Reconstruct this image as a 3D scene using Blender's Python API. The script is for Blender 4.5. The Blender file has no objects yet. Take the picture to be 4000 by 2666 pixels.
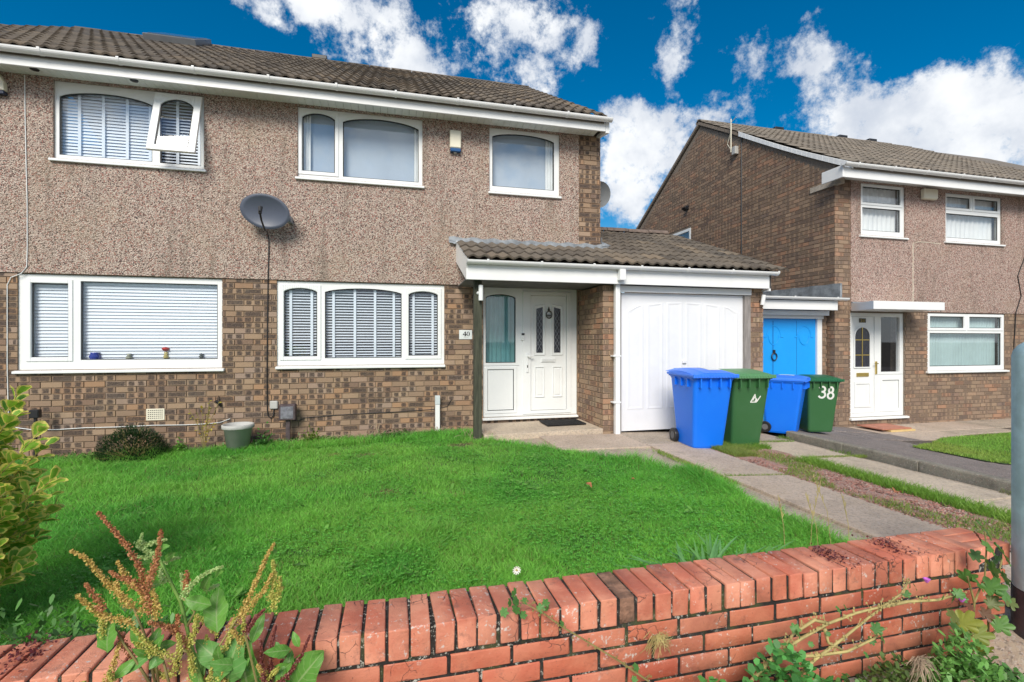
import bpy, bmesh, math, random
import numpy as np
from mathutils import Vector, Matrix, Euler
random.seed(11)
RNG = np.random.default_rng(5)
scene = bpy.context.scene
R = math.radians
# ------------------------------------------------------------------ camera
YAW = 13.89
CAM = Vector((0, -7.12, 1.27))
cd = bpy.data.cameras.new('camera'); co = bpy.data.objects.new('camera', cd)
scene.collection.objects.link(co); scene.camera = co
co.location = CAM; co.rotation_euler = (R(90), 0, R(-YAW))
cd.sensor_width = 36; cd.lens = 36 * 1890 / 4000; cd.shift_y = 2 / 4000
cd.clip_start = .05; cd.clip_end = 2000
scene.render.resolution_x, scene.render.resolution_y = 1024, 682
scene.view_settings.view_transform = 'Standard'
scene.view_settings.look = 'None'; scene.view_settings.gamma = 1
scene.view_settings.exposure = 1.42
scene.cycles.max_bounces = 8; scene.cycles.transparent_max_bounces = 16
scene.cycles.use_denoising = True

# ------------------------------------------------------------------ node helper
def N(nt, kind, ins=None, **attrs):
    n = nt.nodes.new('ShaderNode' + kind)
    for k, v in attrs.items(): setattr(n, k, v)
    for k, v in (ins or {}).items():
        s = n.inputs[k]
        if isinstance(v, bpy.types.NodeSocket): nt.links.new(v, s)
        else:
            if s.type == 'RGBA' and len(v) == 3: v = (*v, 1)
            s.default_value = v
    return n
def MATH(nt, op, a, b=0.0, c=0.0, clamp=False):
    n = N(nt, 'Math', {0: a, 1: b, 2: c}, operation=op); n.use_clamp = clamp
    return n.outputs[0]
def MIX(nt, f, a, b, blend='MIX'):
    n = nt.nodes.new('ShaderNodeMix'); n.data_type = 'RGBA'; n.blend_type = blend; n.clamp_factor = True
    for i, v in ((0, f), (6, a), (7, b)):
        s = n.inputs[i]
        if isinstance(v, bpy.types.NodeSocket): nt.links.new(v, s)
        else: s.default_value = (*v, 1) if (i and len(v) == 3) else v
    return n.outputs[2]
def SMOOTH(nt, x, lo, hi):
    n = N(nt, 'MapRange', {0: x, 1: lo, 2: hi, 3: 0.0, 4: 1.0}, interpolation_type='SMOOTHSTEP')
    return n.outputs[0]
def RAMP(nt, f, stops, interp='LINEAR'):
    n = nt.nodes.new('ShaderNodeValToRGB'); cr = n.color_ramp; cr.interpolation = interp
    while len(cr.elements) < len(stops): cr.elements.new(.5)
    for e, (p, c) in zip(cr.elements, stops): e.position = p; e.color = (*c, 1)
    nt.links.new(f, n.inputs[0]); return n.outputs[0]
def NOISE(nt, vec, scale, detail=3, rough=.55, out=0, dist=0.0):
    return N(nt, 'TexNoise', {'Vector': vec, 'Scale': scale, 'Detail': detail, 'Roughness': rough, 'Distortion': dist}).outputs[out]

# ------------------------------------------------------------------ sky and sun
SUN_EL, SUN_AZ = R(38), R(203)          # high, from the street side, veiled by cloud
CLOUDS= [(-19.6, 29.9, 0.0083, 0.0293, -15, 0.5), (-13.5, 30.9, 0.0613, 0.0178, -15, 0.75), (-8.4, 32.8, 0.0875, 0.028, 0, 0.9), (-2.0, 32.3, 0.1024, 0.0402, -10, 0.75), (1.9, 30.0, 0.0648, 0.0343, 0, 0.9), (12.5, 34.2, 0.0818, 0.0372, 0, 1), (14.6, 30.5, 0.1085, 0.0465, 30, 0.75), (21.8, 31.2, 0.0381, 0.0381, 0, 0.8), (-4.8, 29.2, 0.0434, 0.0223, 0, 0.8), (2.9, 29.3, 0.0462, 0.027, 0, 1), (17.7, 28.9, 0.0471, 0.0393, 0, 0.7), (32.2, 33.5, 0.0486, 0.0199, 0, 0.9), (32.5, 30.5, 0.0486, 0.0456, -35, 1), (39.1, 28.1, 0.0287, 0.061, 20, 0.8), (45.1, 29.8, 0.0371, 0.0107, 0, 0.55), (44.3, 28.2, 0.0349, 0.015, 0, 0.6), (45.5, 26.0, 0.0445, 0.0344, -20, 1), (37.4, 23.6, 0.0543, 0.0416, 40, 0.75), (33.8, 22.5, 0.0644, 0.0351, 10, 0.85), (48.0, 23.2, 0.056, 0.0342, -25, 0.8), (50.8, 20.0, 0.0847, 0.0406, 0, 0.8), (55.7, 20.4, 0.0706, 0.0503, 0, 1.1), (57.6, 17.2, 0.0845, 0.0559, 0, 1.1), (53.0, 18.7, 0.0699, 0.0463, 0, 0.95), (27.7, 16.3, 0.0796, 0.109, 0, 1.2), (27.0, 20.4, 0.0493, 0.041, 0, 0.9), (32.0, 19.5, 0.0628, 0.0403, -40, 0.95), (25.8, 24.9, 0.0256, 0.0208, 0, 0.7), (42.4, 21.4, 0.0828, 0.0294, 0, 0.7), (59.7, 14.6, 0.0456, 0.0364, 0, 1.0), (-32.0, 26.0, 0.0235, 0.0079, 0, 0.5), (58.9, 22.6, 0.0123, 0.0106, 0, 0.35)]
def build_world():
    w = bpy.data.worlds.new('World'); scene.world = w; w.use_nodes = True
    nt = w.node_tree; nt.nodes.clear()
    sky = N(nt, 'TexSky', sky_type='NISHITA', sun_disc=False, sun_elevation=SUN_EL, sun_rotation=SUN_AZ, air_density=1.0, dust_density=.3, ozone_density=2.0)
    d = N(nt, 'TexCoord').outputs['Generated']
    hs = N(nt, 'HueSaturation', {'Hue': .495, 'Saturation': 1.6, 'Value': .76, 'Color': sky.outputs[0]})
    # warp the direction so that the clouds fray
    def noise(scale, detail, rough, off=0.0):
        v = N(nt, 'VectorMath', {0: d, 1: (off, off * .7, -off)}, operation='ADD').outputs[0]
        return NOISE(nt, v, scale, detail, rough)
    wn = N(nt, 'TexNoise', {'Vector': d, 'Scale': 9.0, 'Detail': 3, 'Roughness': .6}).outputs['Color']
    wn = N(nt, 'VectorMath', {0: wn, 1: (.5, .5, .5)}, operation='SUBTRACT').outputs[0]
    wn = N(nt, 'VectorMath', {0: wn, 'Scale': .055}, operation='SCALE').outputs[0]
    dw = N(nt, 'VectorMath', {0: d, 1: wn}, operation='ADD').outputs[0]
    def dot(v):
        return N(nt, 'VectorMath', {0: dw, 1: v}, operation='DOT_PRODUCT').outputs['Value']
    tot = None
    for az, el, ra, rb, rot, wt in CLOUDS:
        a, e = R(az), R(el)
        c = Vector((math.sin(a) * math.cos(e), math.cos(a) * math.cos(e), math.sin(e)))
        rt = Vector((math.cos(a), -math.sin(a), 0)); up = rt.cross(c)
        r = R(rot); p = rt * math.cos(r) + up * math.sin(r); q = up * math.cos(r) - rt * math.sin(r)
        x = MATH(nt, 'DIVIDE', dot(p), ra); y = MATH(nt, 'DIVIDE', dot(q), rb)
        s = MATH(nt, 'ADD', MATH(nt, 'MULTIPLY', x, x), MATH(nt, 'MULTIPLY', y, y))
        g = MATH(nt, 'MULTIPLY', MATH(nt, 'POWER', 2.718, MATH(nt, 'MULTIPLY', s, -.75)), wt)
        # only the half of the sky in which the cloud stands
        g = MATH(nt, 'MULTIPLY', g, MATH(nt, 'GREATER_THAN', dot(c), 0.0))
        tot = g if tot is None else MATH(nt, 'MAXIMUM', tot, MATH(nt, 'MULTIPLY_ADD', g, .35, MATH(nt, 'MULTIPLY', tot, .92))) if False else MATH(nt, 'SUBTRACT', MATH(nt, 'ADD', tot, g), MATH(nt, 'MULTIPLY', MATH(nt, 'MULTIPLY', tot, g), .8))
    # elsewhere the same kind of broken cloud goes on
    fw = Vector((math.sin(R(YAW)), math.cos(R(YAW)), .0))
    ahead = SMOOTH(nt, N(nt, 'VectorMath', {0: d, 1: tuple((fw + Vector((0, 0, .36))).normalized())}, operation='DOT_PRODUCT').outputs['Value'], .42, .62)
    far = SMOOTH(nt, NOISE(nt, d, 2.6, 3, .55), .34, .56)
    far = MATH(nt, 'MULTIPLY', far, 1.1)
    field = MATH(nt, 'ADD', MATH(nt, 'MULTIPLY', tot, ahead), MATH(nt, 'MULTIPLY', far, MATH(nt, 'SUBTRACT', 1.0, ahead)))
    n1 = MATH(nt, 'SUBTRACT', noise(8.0, 8, .62), .5)
    n2 = MATH(nt, 'SUBTRACT', noise(21.0, 8, .70, 3.3), .5)
    dens = MATH(nt, 'ADD', field, MATH(nt, 'ADD', MATH(nt, 'MULTIPLY', n1, 2.5), MATH(nt, 'MULTIPLY', n2, 2.0)))
    gate = SMOOTH(nt, field, .04, .30)
    mask = MATH(nt, 'MULTIPLY', SMOOTH(nt, dens, .56, 1.18), gate)
    shade = SMOOTH(nt, MATH(nt, 'ADD', noise(6.0, 5, .55, 1.7), MATH(nt, 'MULTIPLY', n1, .5)), .36, .68)
    cloud = MIX(nt, shade, (4.3, 4.7, 5.4), (7.0, 7.15, 7.3))
    up_ = N(nt, 'SeparateXYZ', {0: d}).outputs[2]
    low = MIX(nt, MATH(nt, 'MULTIPLY', SMOOTH(nt, up_, .26, .0), .85), hs.outputs[0], (5.2, 5.6, 6.1))   # pale air low over the roofs
    col = MIX(nt, mask, low, cloud)
    bg = N(nt, 'Background', {'Color': col, 'Strength': SKY_STRENGTH})
    out = N(nt, 'OutputWorld', {'Surface': bg.outputs[0]})
SKY_STRENGTH = .055
build_world()
sd = bpy.data.lights.new('sun', 'SUN'); so = bpy.data.objects.new('sun', sd); scene.collection.objects.link(so)
sd.energy = 1.5; sd.angle = R(27); sd.color = (1, .93, .82)
sv = Vector((math.sin(SUN_AZ) * math.cos(SUN_EL), math.cos(SUN_AZ) * math.cos(SUN_EL), math.sin(SUN_EL)))
so.rotation_euler = sv.to_track_quat('Z', 'Y').to_euler(); so.location = (0, -10, 20)

# ------------------------------------------------------------------ object helpers
COL = scene.collection
W = {}                                            # world position of each object's origin
def tag(o, label=None, cat=None, group=None, kind=None):
    if label: o['label'] = label
    if cat: o['category'] = cat
    if group: o['group'] = group
    if kind: o['kind'] = kind
    return o
def link(name, data, loc, parent=None):
    o = bpy.data.objects.new(name, data); COL.objects.link(o)
    loc = Vector(loc); W[o.name] = loc
    if parent is not None:
        o.parent = parent; o.location = loc - W[parent.name]
    else: o.location = loc
    return o
def thing(name, label, cat, loc=(0, 0, 0), group=None):
    o = link(name, None, loc); o.empty_display_size = .1
    return tag(o, label, cat, group)
def copy_tree(o, parent=None):
    c = o.copy(); COL.objects.link(c); W[c.name] = W[o.name].copy()
    if parent is not None: c.parent = parent
    for ch in list(o.children): copy_tree(ch, c)
    return c

class MB:
    def __init__(s): s.v = []; s.f = []; s.m = []; s.uv = {}
    def add(s, vs, fs, m=0):
        b = len(s.v); s.v += [tuple(v) for v in vs]
        for f in fs: s.f.append(tuple(i + b for i in f)); s.m.append(m)
        return s
    def box(s, x0, x1, y0, y1, z0, z1, m=0):
        return s.add([(x0, y0, z0), (x1, y0, z0), (x1, y1, z0), (x0, y1, z0), (x0, y0, z1), (x1, y0, z1), (x1, y1, z1), (x0, y1, z1)],
                     [(0, 3, 2, 1), (4, 5, 6, 7), (0, 1, 5, 4), (1, 2, 6, 5), (2, 3, 7, 6), (3, 0, 4, 7)], m)
    def prism(s, poly, ext, m=0):               # closed polygon swept along a vector
        n = len(poly); e = Vector(ext); p = [Vector(q) for q in poly]
        return s.add(p + [q + e for q in p], [tuple(range(n))[::-1], tuple(range(n, 2 * n))] + [(i, (i + 1) % n, n + (i + 1) % n, n + i) for i in range(n)], m)
    def strip(s, a, b, ext, m=0):               # band between two polylines, swept
        e = Vector(ext)
        for i in range(len(a) - 1): s.prism([a[i], a[i + 1], b[i + 1], b[i]], e, m)
        return s
    def tube(s, pts, r, n=7, m=0, caps=True):
        pts = [Vector(p) for p in pts]; k = len(pts)
        rs = r if isinstance(r, (list, tuple)) else [r] * k
        ring = []
        ref = None
        for i, p in enumerate(pts):
            t = (pts[min(i + 1, k - 1)] - pts[max(i - 1, 0)]).normalized()
            if ref is None: ref = Vector((0, 0, 1)) if abs(t.z) < .9 else Vector((1, 0, 0))
            u = t.cross(ref).normalized(); w = u.cross(t); ref = w
            ring += [p + (u * math.cos(2 * math.pi * j / n) + w * math.sin(2 * math.pi * j / n)) * rs[i] for j in range(n)]
        fs = [(i * n + j, i * n + (j + 1) % n, (i + 1) * n + (j + 1) % n, (i + 1) * n + j) for i in range(k - 1) for j in range(n)]
        if caps: fs += [tuple(range(n))[::-1], tuple(range((k - 1) * n, k * n))]
        return s.add(ring, fs, m)
    def lathe(s, prof, c=(0, 0, 0), n=24, m=0):
        c = Vector(c); vs = [c + Vector((r * math.cos(2 * math.pi * j / n), r * math.sin(2 * math.pi * j / n), z)) for r, z in prof for j in range(n)]
        k = len(prof)
        fs = [(i * n + j, i * n + (j + 1) % n, (i + 1) * n + (j + 1) % n, (i + 1) * n + j) for i in range(k - 1) for j in range(n)]
        return s.add(vs, fs, m)
    def mesh(s, name, mats, org=(0, 0, 0), bevel=0, smooth=False, segs=2):
        me = bpy.data.meshes.new(name); o = Vector(org)
        me.from_pydata([Vector(v) - o for v in s.v], [], s.f)
        for mt in (mats if isinstance(mats, (list, tuple)) else [mats]): me.materials.append(mt)
        me.polygons.foreach_set('material_index', s.m)
        bm = bmesh.new(); bm.from_mesh(me)
        bmesh.ops.recalc_face_normals(bm, faces=bm.faces)
        if bevel:
            ed = [e for e in bm.edges if len(e.link_faces) == 2 and e.calc_face_angle(0) > .6]
            bmesh.ops.bevel(bm, geom=ed, offset=bevel, segments=segs, profile=.6, affect='EDGES', clamp_overlap=True)
        bm.to_mesh(me); bm.free()
        if smooth: me.polygons.foreach_set('use_smooth', [True] * len(me.polygons))
        return me
    def build(s, name, mats, parent=None, bevel=0, smooth=False, org=None, kind=None, segs=2):
        if org is None:
            a = np.array(s.v); org = ((a[:, 0].min() + a[:, 0].max()) / 2, (a[:, 1].min() + a[:, 1].max()) / 2, a[:, 2].min())
        o = link(name, s.mesh(name, mats, org, bevel, smooth, segs), org, parent)
        if kind: o['kind'] = kind
        return o

FWD = Vector((math.sin(R(YAW)), math.cos(R(YAW)), 0)); RGT = Vector((math.cos(R(YAW)), -math.sin(R(YAW)), 0))
def view_rank(p):                                # in view first, then the nearest
    q = Vector(p) - CAM; z = q.dot(FWD)
    inside = z > .3 and abs(q.dot(RGT) / z) < 1.07 and abs(q.z / z) < .72
    return (0 if inside else 1, q.length)
def fast_mesh(name, V, F, mat, uv=None, tint=None):
    """V (n,3), F (m,k) index array with one k; uv per loop, tint per vertex"""
    me = bpy.data.meshes.new(name); n, (m, k) = len(V), F.shape
    me.vertices.add(n); me.vertices.foreach_set('co', np.ascontiguousarray(V, dtype=np.float32).ravel())
    me.loops.add(m * k); me.loops.foreach_set('vertex_index', np.ascontiguousarray(F, dtype=np.int32).ravel())
    me.polygons.add(m); me.polygons.foreach_set('loop_start', np.arange(0, m * k, k, dtype=np.int32))
    me.update(calc_edges=True)
    if uv is not None:
        l = me.uv_layers.new(name='UVMap'); l.data.foreach_set('uv', np.ascontiguousarray(uv, dtype=np.float32).ravel())
    me.polygons.foreach_set('use_smooth', [False] * m)
    if tint is not None:
        a = me.attributes.new('tint', 'FLOAT_COLOR', 'POINT')
        c = np.ones((n, 4), dtype=np.float32); c[:, :3] = tint; a.data.foreach_set('color', c.ravel())
    me.materials.append(mat); me.validate(); return me
def emit(parent, name, me, mats, stuff_name, limit=300, rank=view_rank):
    """one object per piece for the pieces that show largest, the others joined"""
    mats = sorted(mats, key=lambda mt: rank(mt.translation))
    pw = W[parent.name]
    for mt in mats[:limit]:
        o = bpy.data.objects.new(name, me); COL.objects.link(o); o.parent = parent
        W[o.name] = mt.translation.copy(); mt = mt.copy(); mt.translation -= pw; o.matrix_basis = mt
    rest = mats[limit:]
    if rest:
        me.calc_loop_triangles()
        v = np.array([p.co[:] for p in me.vertices]); vh = np.c_[v, np.ones(len(v))]
        tr = np.array([t.vertices[:] for t in me.loop_triangles]); tl = np.array([t.loops[:] for t in me.loop_triangles])
        V = np.concatenate([(vh @ np.array(mt).T)[:, :3] for mt in rest]) - np.array(pw)
        F = np.concatenate([tr + i * len(v) for i in range(len(rest))])
        uv = None
        if me.uv_layers:
            u = np.array([l.uv[:] for l in me.uv_layers[0].data])[tl.ravel()]; uv = np.tile(u, (len(rest), 1))
        j = fast_mesh(stuff_name, V, F, me.materials[0], uv)
        if len(me.polygons) and me.polygons[0].use_smooth: j.polygons.foreach_set('use_smooth', [True] * len(j.polygons))
        o = link(stuff_name, j, pw, parent); o['kind'] = 'stuff'
def TRS(loc, rot=(0, 0, 0), sc=(1, 1, 1)):
    return Matrix.LocRotScale(Vector(loc), Euler(rot), Vector(sc))
# ------------------------------------------------------------------ materials
def mat(name):
    m = bpy.data.materials.new(name); m.use_nodes = True; m.node_tree.nodes.clear(); return m, m.node_tree
def finish(nt, col, rough=.8, bump=None, strength=.3, dist=.01, spec=.5, metal=0.0, extra=None):
    p = N(nt, 'BsdfPrincipled', {'Base Color': col, 'Roughness': rough, 'Metallic': metal, 'Specular IOR Level': spec, **(extra or {})})
    if bump is not None:
        b = N(nt, 'Bump', {'Height': bump, 'Strength': strength, 'Distance': dist}); nt.links.new(b.outputs[0], p.inputs['Normal'])
    N(nt, 'OutputMaterial', {'Surface': p.outputs[0]}); return p
def pos(nt): return N(nt, 'NewGeometry').outputs['Position']
def piece_random(nt):
    a = N(nt, 'ObjectInfo').outputs['Random']; b = N(nt, 'NewGeometry').outputs['Random Per Island']
    return MATH(nt, 'FRACT', MATH(nt, 'ADD', a, b))
def fr(nt, r, k): return MATH(nt, 'FRACT', MATH(nt, 'MULTIPLY', r, k))
def plain(name, col, rough=.5, var=.08, scale=6.0, grime=0.0, spec=.5, metal=0.0, bump=0.0, bscale=80.0):
    m, nt = mat(name); p = pos(nt)
    f = NOISE(nt, p, scale, 5, .6)
    c = MIX(nt, SMOOTH(nt, f, .3, .7), tuple(x * (1 - var) for x in col), tuple(min(1, x * (1 + var)) for x in col))
    if grime:
        g = SMOOTH(nt, NOISE(nt, p, scale * .6, 6, .7), .52, .78)
        c = MIX(nt, MATH(nt, 'MULTIPLY', g, grime), c, (.10, .10, .08))
    finish(nt, c, rough, NOISE(nt, p, bscale, 3) if bump else None, bump, .01, spec, metal); return m

def make_house_brick(name, stops, dark_amt):
    m, nt = mat(name); p = pos(nt); r = piece_random(nt)
    uv = N(nt, 'UVMap').outputs[0]; sep = N(nt, 'SeparateXYZ', {0: uv}); u, v = sep.outputs[0], sep.outputs[1]
    base = RAMP(nt, r, stops)
    jit = MATH(nt, 'MULTIPLY', MATH(nt, 'SUBTRACT', NOISE(nt, p, 30, 2), .5), .16)
    def spot(c, hw):
        du = MATH(nt, 'ABSOLUTE', MATH(nt, 'SUBTRACT', MATH(nt, 'ADD', u, jit), c))
        dv = MATH(nt, 'ABSOLUTE', MATH(nt, 'SUBTRACT', MATH(nt, 'ADD', v, jit), .5))
        return MATH(nt, 'MULTIPLY', SMOOTH(nt, du, hw + .05, hw - .05), SMOOTH(nt, dv, .47, .36))
    r2, r3, r4 = fr(nt, r, 7.13), fr(nt, r, 13.71), fr(nt, r, 29.3)
    s1 = MATH(nt, 'MULTIPLY', spot(.25, .15), MATH(nt, 'GREATER_THAN', r2, .36))
    s2 = MATH(nt, 'MULTIPLY', spot(.74, .15), MATH(nt, 'GREATER_THAN', r3, .42))
    s3 = MATH(nt, 'MULTIPLY', spot(.5, .46), MATH(nt, 'GREATER_THAN', r4, .80))
    s = MATH(nt, 'MAXIMUM', MATH(nt, 'MAXIMUM', s1, s2), s3)
    s = MATH(nt, 'MULTIPLY', s, MATH(nt, 'MULTIPLY_ADD', NOISE(nt, p, 55, 4), 1.0, .45))
    c = MIX(nt, MATH(nt, 'MULTIPLY', s, dark_amt, clamp=True), base, (.050, .036, .031))
    c = MIX(nt, MATH(nt, 'MULTIPLY', SMOOTH(nt, NOISE(nt, p, 90, 4), .5, .75), .35), c, (.36, .27, .19))
    c = MIX(nt, MATH(nt, 'MULTIPLY', SMOOTH(nt, NOISE(nt, p, 2.2, 6, .7), .5, .75), .3), c, (.10, .095, .08))
    finish(nt, c, .88, NOISE(nt, p, 140, 5, .7), .5, .006); return m
TAN = [(0, (.29, .192, .122)), (.2, (.34, .235, .155)), (.4, (.22, .145, .10)), (.55, (.37, .26, .175)), (.7, (.31, .225, .175)), (.85, (.37, .22, .125)), (1, (.17, .115, .088))]
M_BRICK = make_house_brick('house_brick', TAN, .90)
M_BRICK2 = make_house_brick('neighbour_brick', [(0, (.25, .17, .12)), (.25, (.31, .215, .145)), (.5, (.22, .15, .11)), (.7, (.34, .235, .16)), (.9, (.36, .20, .125)), (1, (.20, .145, .115))], .5)
M_PORCH = make_house_brick('porch_brick', [(0, (.30, .20, .135)), (.3, (.36, .25, .16)), (.5, (.28, .18, .13)), (.7, (.40, .29, .19)), (.9, (.38, .20, .12)), (1, (.25, .17, .13))], .55)
M_MORTAR = plain('mortar', (.225, .172, .122), .95, .2, 25, .35, bump=.4)
M_MORTAR2 = plain('grey_mortar', (.21, .17, .135), .95, .2, 25, .4, bump=.4)

def make_pebbledash(name, warm):
    m, nt = mat(name); p = pos(nt)
    vo = N(nt, 'TexVoronoi', {'Vector': p, 'Scale': 84.0, 'Randomness': 1.0}, feature='F1')
    sp = N(nt, 'SeparateColor', {0: vo.outputs['Color']}); r = sp.outputs[0]
    c = RAMP(nt, r, [(0, (.05, .042, .045)), (.11, (.20, .12, .105)), (.2, (.36, .29, .26)), (.38, (.50, .42, .375)), (.56, (.62, .52, .47)), (.66, (.40, .19, .16)), (.78, (.62, .53, .46)), (.9, (.70, .63, .56)), (1, (.80, .75, .69))], 'CONSTANT')
    edge = SMOOTH(nt, vo.outputs['Distance'], .35, .72)
    c = MIX(nt, MATH(nt, 'MULTIPLY', edge, .55), c, (.25, .19, .155))
    big = NOISE(nt, p, .9, 6, .65)
    c = MIX(nt, MATH(nt, 'MULTIPLY', SMOOTH(nt, big, .45, .75), .38), c, (.36, .29, .20))
    z = N(nt, 'SeparateXYZ', {0: p}).outputs[2]
    st = NOISE(nt, N(nt, 'Mapping', {'Vector': p, 'Scale': (3.0, 3.0, .35)}).outputs[0], 2.0, 5, .65)
    c = MIX(nt, MATH(nt, 'MULTIPLY', SMOOTH(nt, st, .50, .72), .45), c, (.15, .125, .10))
    c = MIX(nt, .30, c, warm, 'MULTIPLY')
    h = MATH(nt, 'SUBTRACT', 1.0, vo.outputs['Distance'])
    finish(nt, c, .9, h, 1.0, .010); return m
M_DASH = make_pebbledash('pebbledash', (1.0, .88, .76))
M_DASH2 = make_pebbledash('pinkish_pebbledash', (1.0, .70, .62))

M_UPVC = plain('white_upvc', (.80, .82, .82), .28, .02, 3, .05)
M_TRIM = plain('white_trim', (.80, .81, .81), .35, .03, 2, .10)
M_SOFFIT = plain('soffit_white', (.82, .84, .81), .45, .05, 5, .15)
M_GASKET = plain('black_gasket', (.012, .012, .014), .5, .1)
M_DARK = plain('dark_room', (.05, .05, .055), .9)
M_BLACK = plain('black_plastic', (.015, .015, .017), .4)
M_GREYP = plain('grey_pot_plastic', (.44, .44, .42), .55, .1, 4, .15)
M_BLIND = plain('white_blind', (.74, .80, .88), .5, .02)
M_CURTAIN = plain('pale_curtain', (.42, .50, .60), .9, .04, 2)  # grey-blue stands in for sky reflected in the upper panes
M_NET = plain('white_net', (.78, .80, .80), .95, .04, 4)
M_CREAM = plain('cream_plastic', (.76, .72, .58), .45, .03)
M_LEAD = plain('lead_sheet', (.23, .25, .27), .55, .35, 7, .4, bump=.3, bscale=20)
M_STEEL = plain('galvanised_steel', (.36, .51, .56), .5, .16, 9, .18, metal=.1, bump=.1)
M_BLACKP = plain('black_paint', (.035, .035, .045), .5, .3, 12, .2, bump=.3)
M_BRASS = plain('brass', (.62, .46, .14), .3, .1, metal=.8)
M_WHITEPAINT = plain('white_paint', (.80, .80, .76), .6, .05)
M_MAT = plain('rubber_mat', (.018, .018, .02), .95, .3, 60, bump=.8, bscale=300)
M_BOX = plain('brown_box', (.07, .05, .055), .55, .35, 14, .2)
M_REDWOOD = plain('red_board', (.42, .17, .11), .8, .15, 9)
M_YELLOWWOOD = plain('pine_board', (.62, .45, .2), .8, .1, 9)
M_BLUEDOOR = plain('blue_door_paint', (.006, .34, .90), .4, .03, 3)
M_CONC = None

def make_glass(name, tint, refl):
    m, nt = mat(name)
    bk = N(nt, 'NewGeometry').outputs['Backfacing']
    f = N(nt, 'Fresnel', {'IOR': MATH(nt, 'SUBTRACT', 1.5, MATH(nt, 'MULTIPLY', bk, 1.5 - 1 / 1.5))}).outputs[0]
    f = MATH(nt, 'MULTIPLY_ADD', f, 1.5, refl, clamp=True)
    t = N(nt, 'BsdfTransparent', {'Color': tint}); g = N(nt, 'BsdfGlossy', {'Color': (.95, .97, 1), 'Roughness': .015})
    mx = N(nt, 'MixShader', {0: f, 1: t.outputs[0], 2: g.outputs[0]})
    N(nt, 'OutputMaterial', {'Surface': mx.outputs[0]}); return m
M_GLASS = make_glass('window_glass', (.95, .97, .98), .05)
M_FROST = make_glass('tinted_glass', (.62, .80, .82), .06)

def make_tile():
    m, nt = mat('concrete_roof_tile'); p = pos(nt); r = piece_random(nt)
    c = RAMP(nt, r, [(0, (.080, .066, .054)), (.25, (.125, .102, .080)), (.5, (.155, .128, .10)), (.7, (.095, .08, .068)), (.88, (.20, .155, .11)), (1, (.135, .112, .09))])
    big = NOISE(nt, p, .8, 6, .65)
    c = MIX(nt, MATH(nt, 'MULTIPLY', SMOOTH(nt, big, .45, .68), .55), c, (.05, .047, .045))
    c = MIX(nt, MATH(nt, 'MULTIPLY', SMOOTH(nt, NOISE(nt, p, 1.7, 6, .7), .5, .72), .5), c, (.20, .165, .125))
    c = MIX(nt, MATH(nt, 'MULTIPLY', SMOOTH(nt, NOISE(nt, p, 26, 5, .7), .55, .72), .5), c, (.24, .23, .18))
    c = MIX(nt, MATH(nt, 'MULTIPLY', SMOOTH(nt, NOISE(nt, p, 70, 3, .6), .6, .74), .5), c, (.05, .05, .045))
    finish(nt, c, .9, NOISE(nt, p, 160, 5, .75), .6, .008); return m
M_TILE = make_tile()
def make_tile2():
    m, nt = mat('weathered_roof_tile'); p = pos(nt); r = piece_random(nt)
    c = RAMP(nt, r, [(0, (.17, .145, .12)), (.3, (.215, .185, .15)), (.6, (.15, .13, .11)), (.85, (.25, .21, .17)), (1, (.19, .165, .14))])
    c = MIX(nt, MATH(nt, 'MULTIPLY', SMOOTH(nt, NOISE(nt, p, 1.1, 6, .65), .5, .72), .5), c, (.10, .092, .08))
    c = MIX(nt, MATH(nt, 'MULTIPLY', SMOOTH(nt, NOISE(nt, p, 26, 5, .7), .55, .72), .4), c, (.30, .28, .22))
    finish(nt, c, .9, NOISE(nt, p, 160, 5, .75), .5, .008); return m
M_TILE2 = make_tile2()

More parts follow.
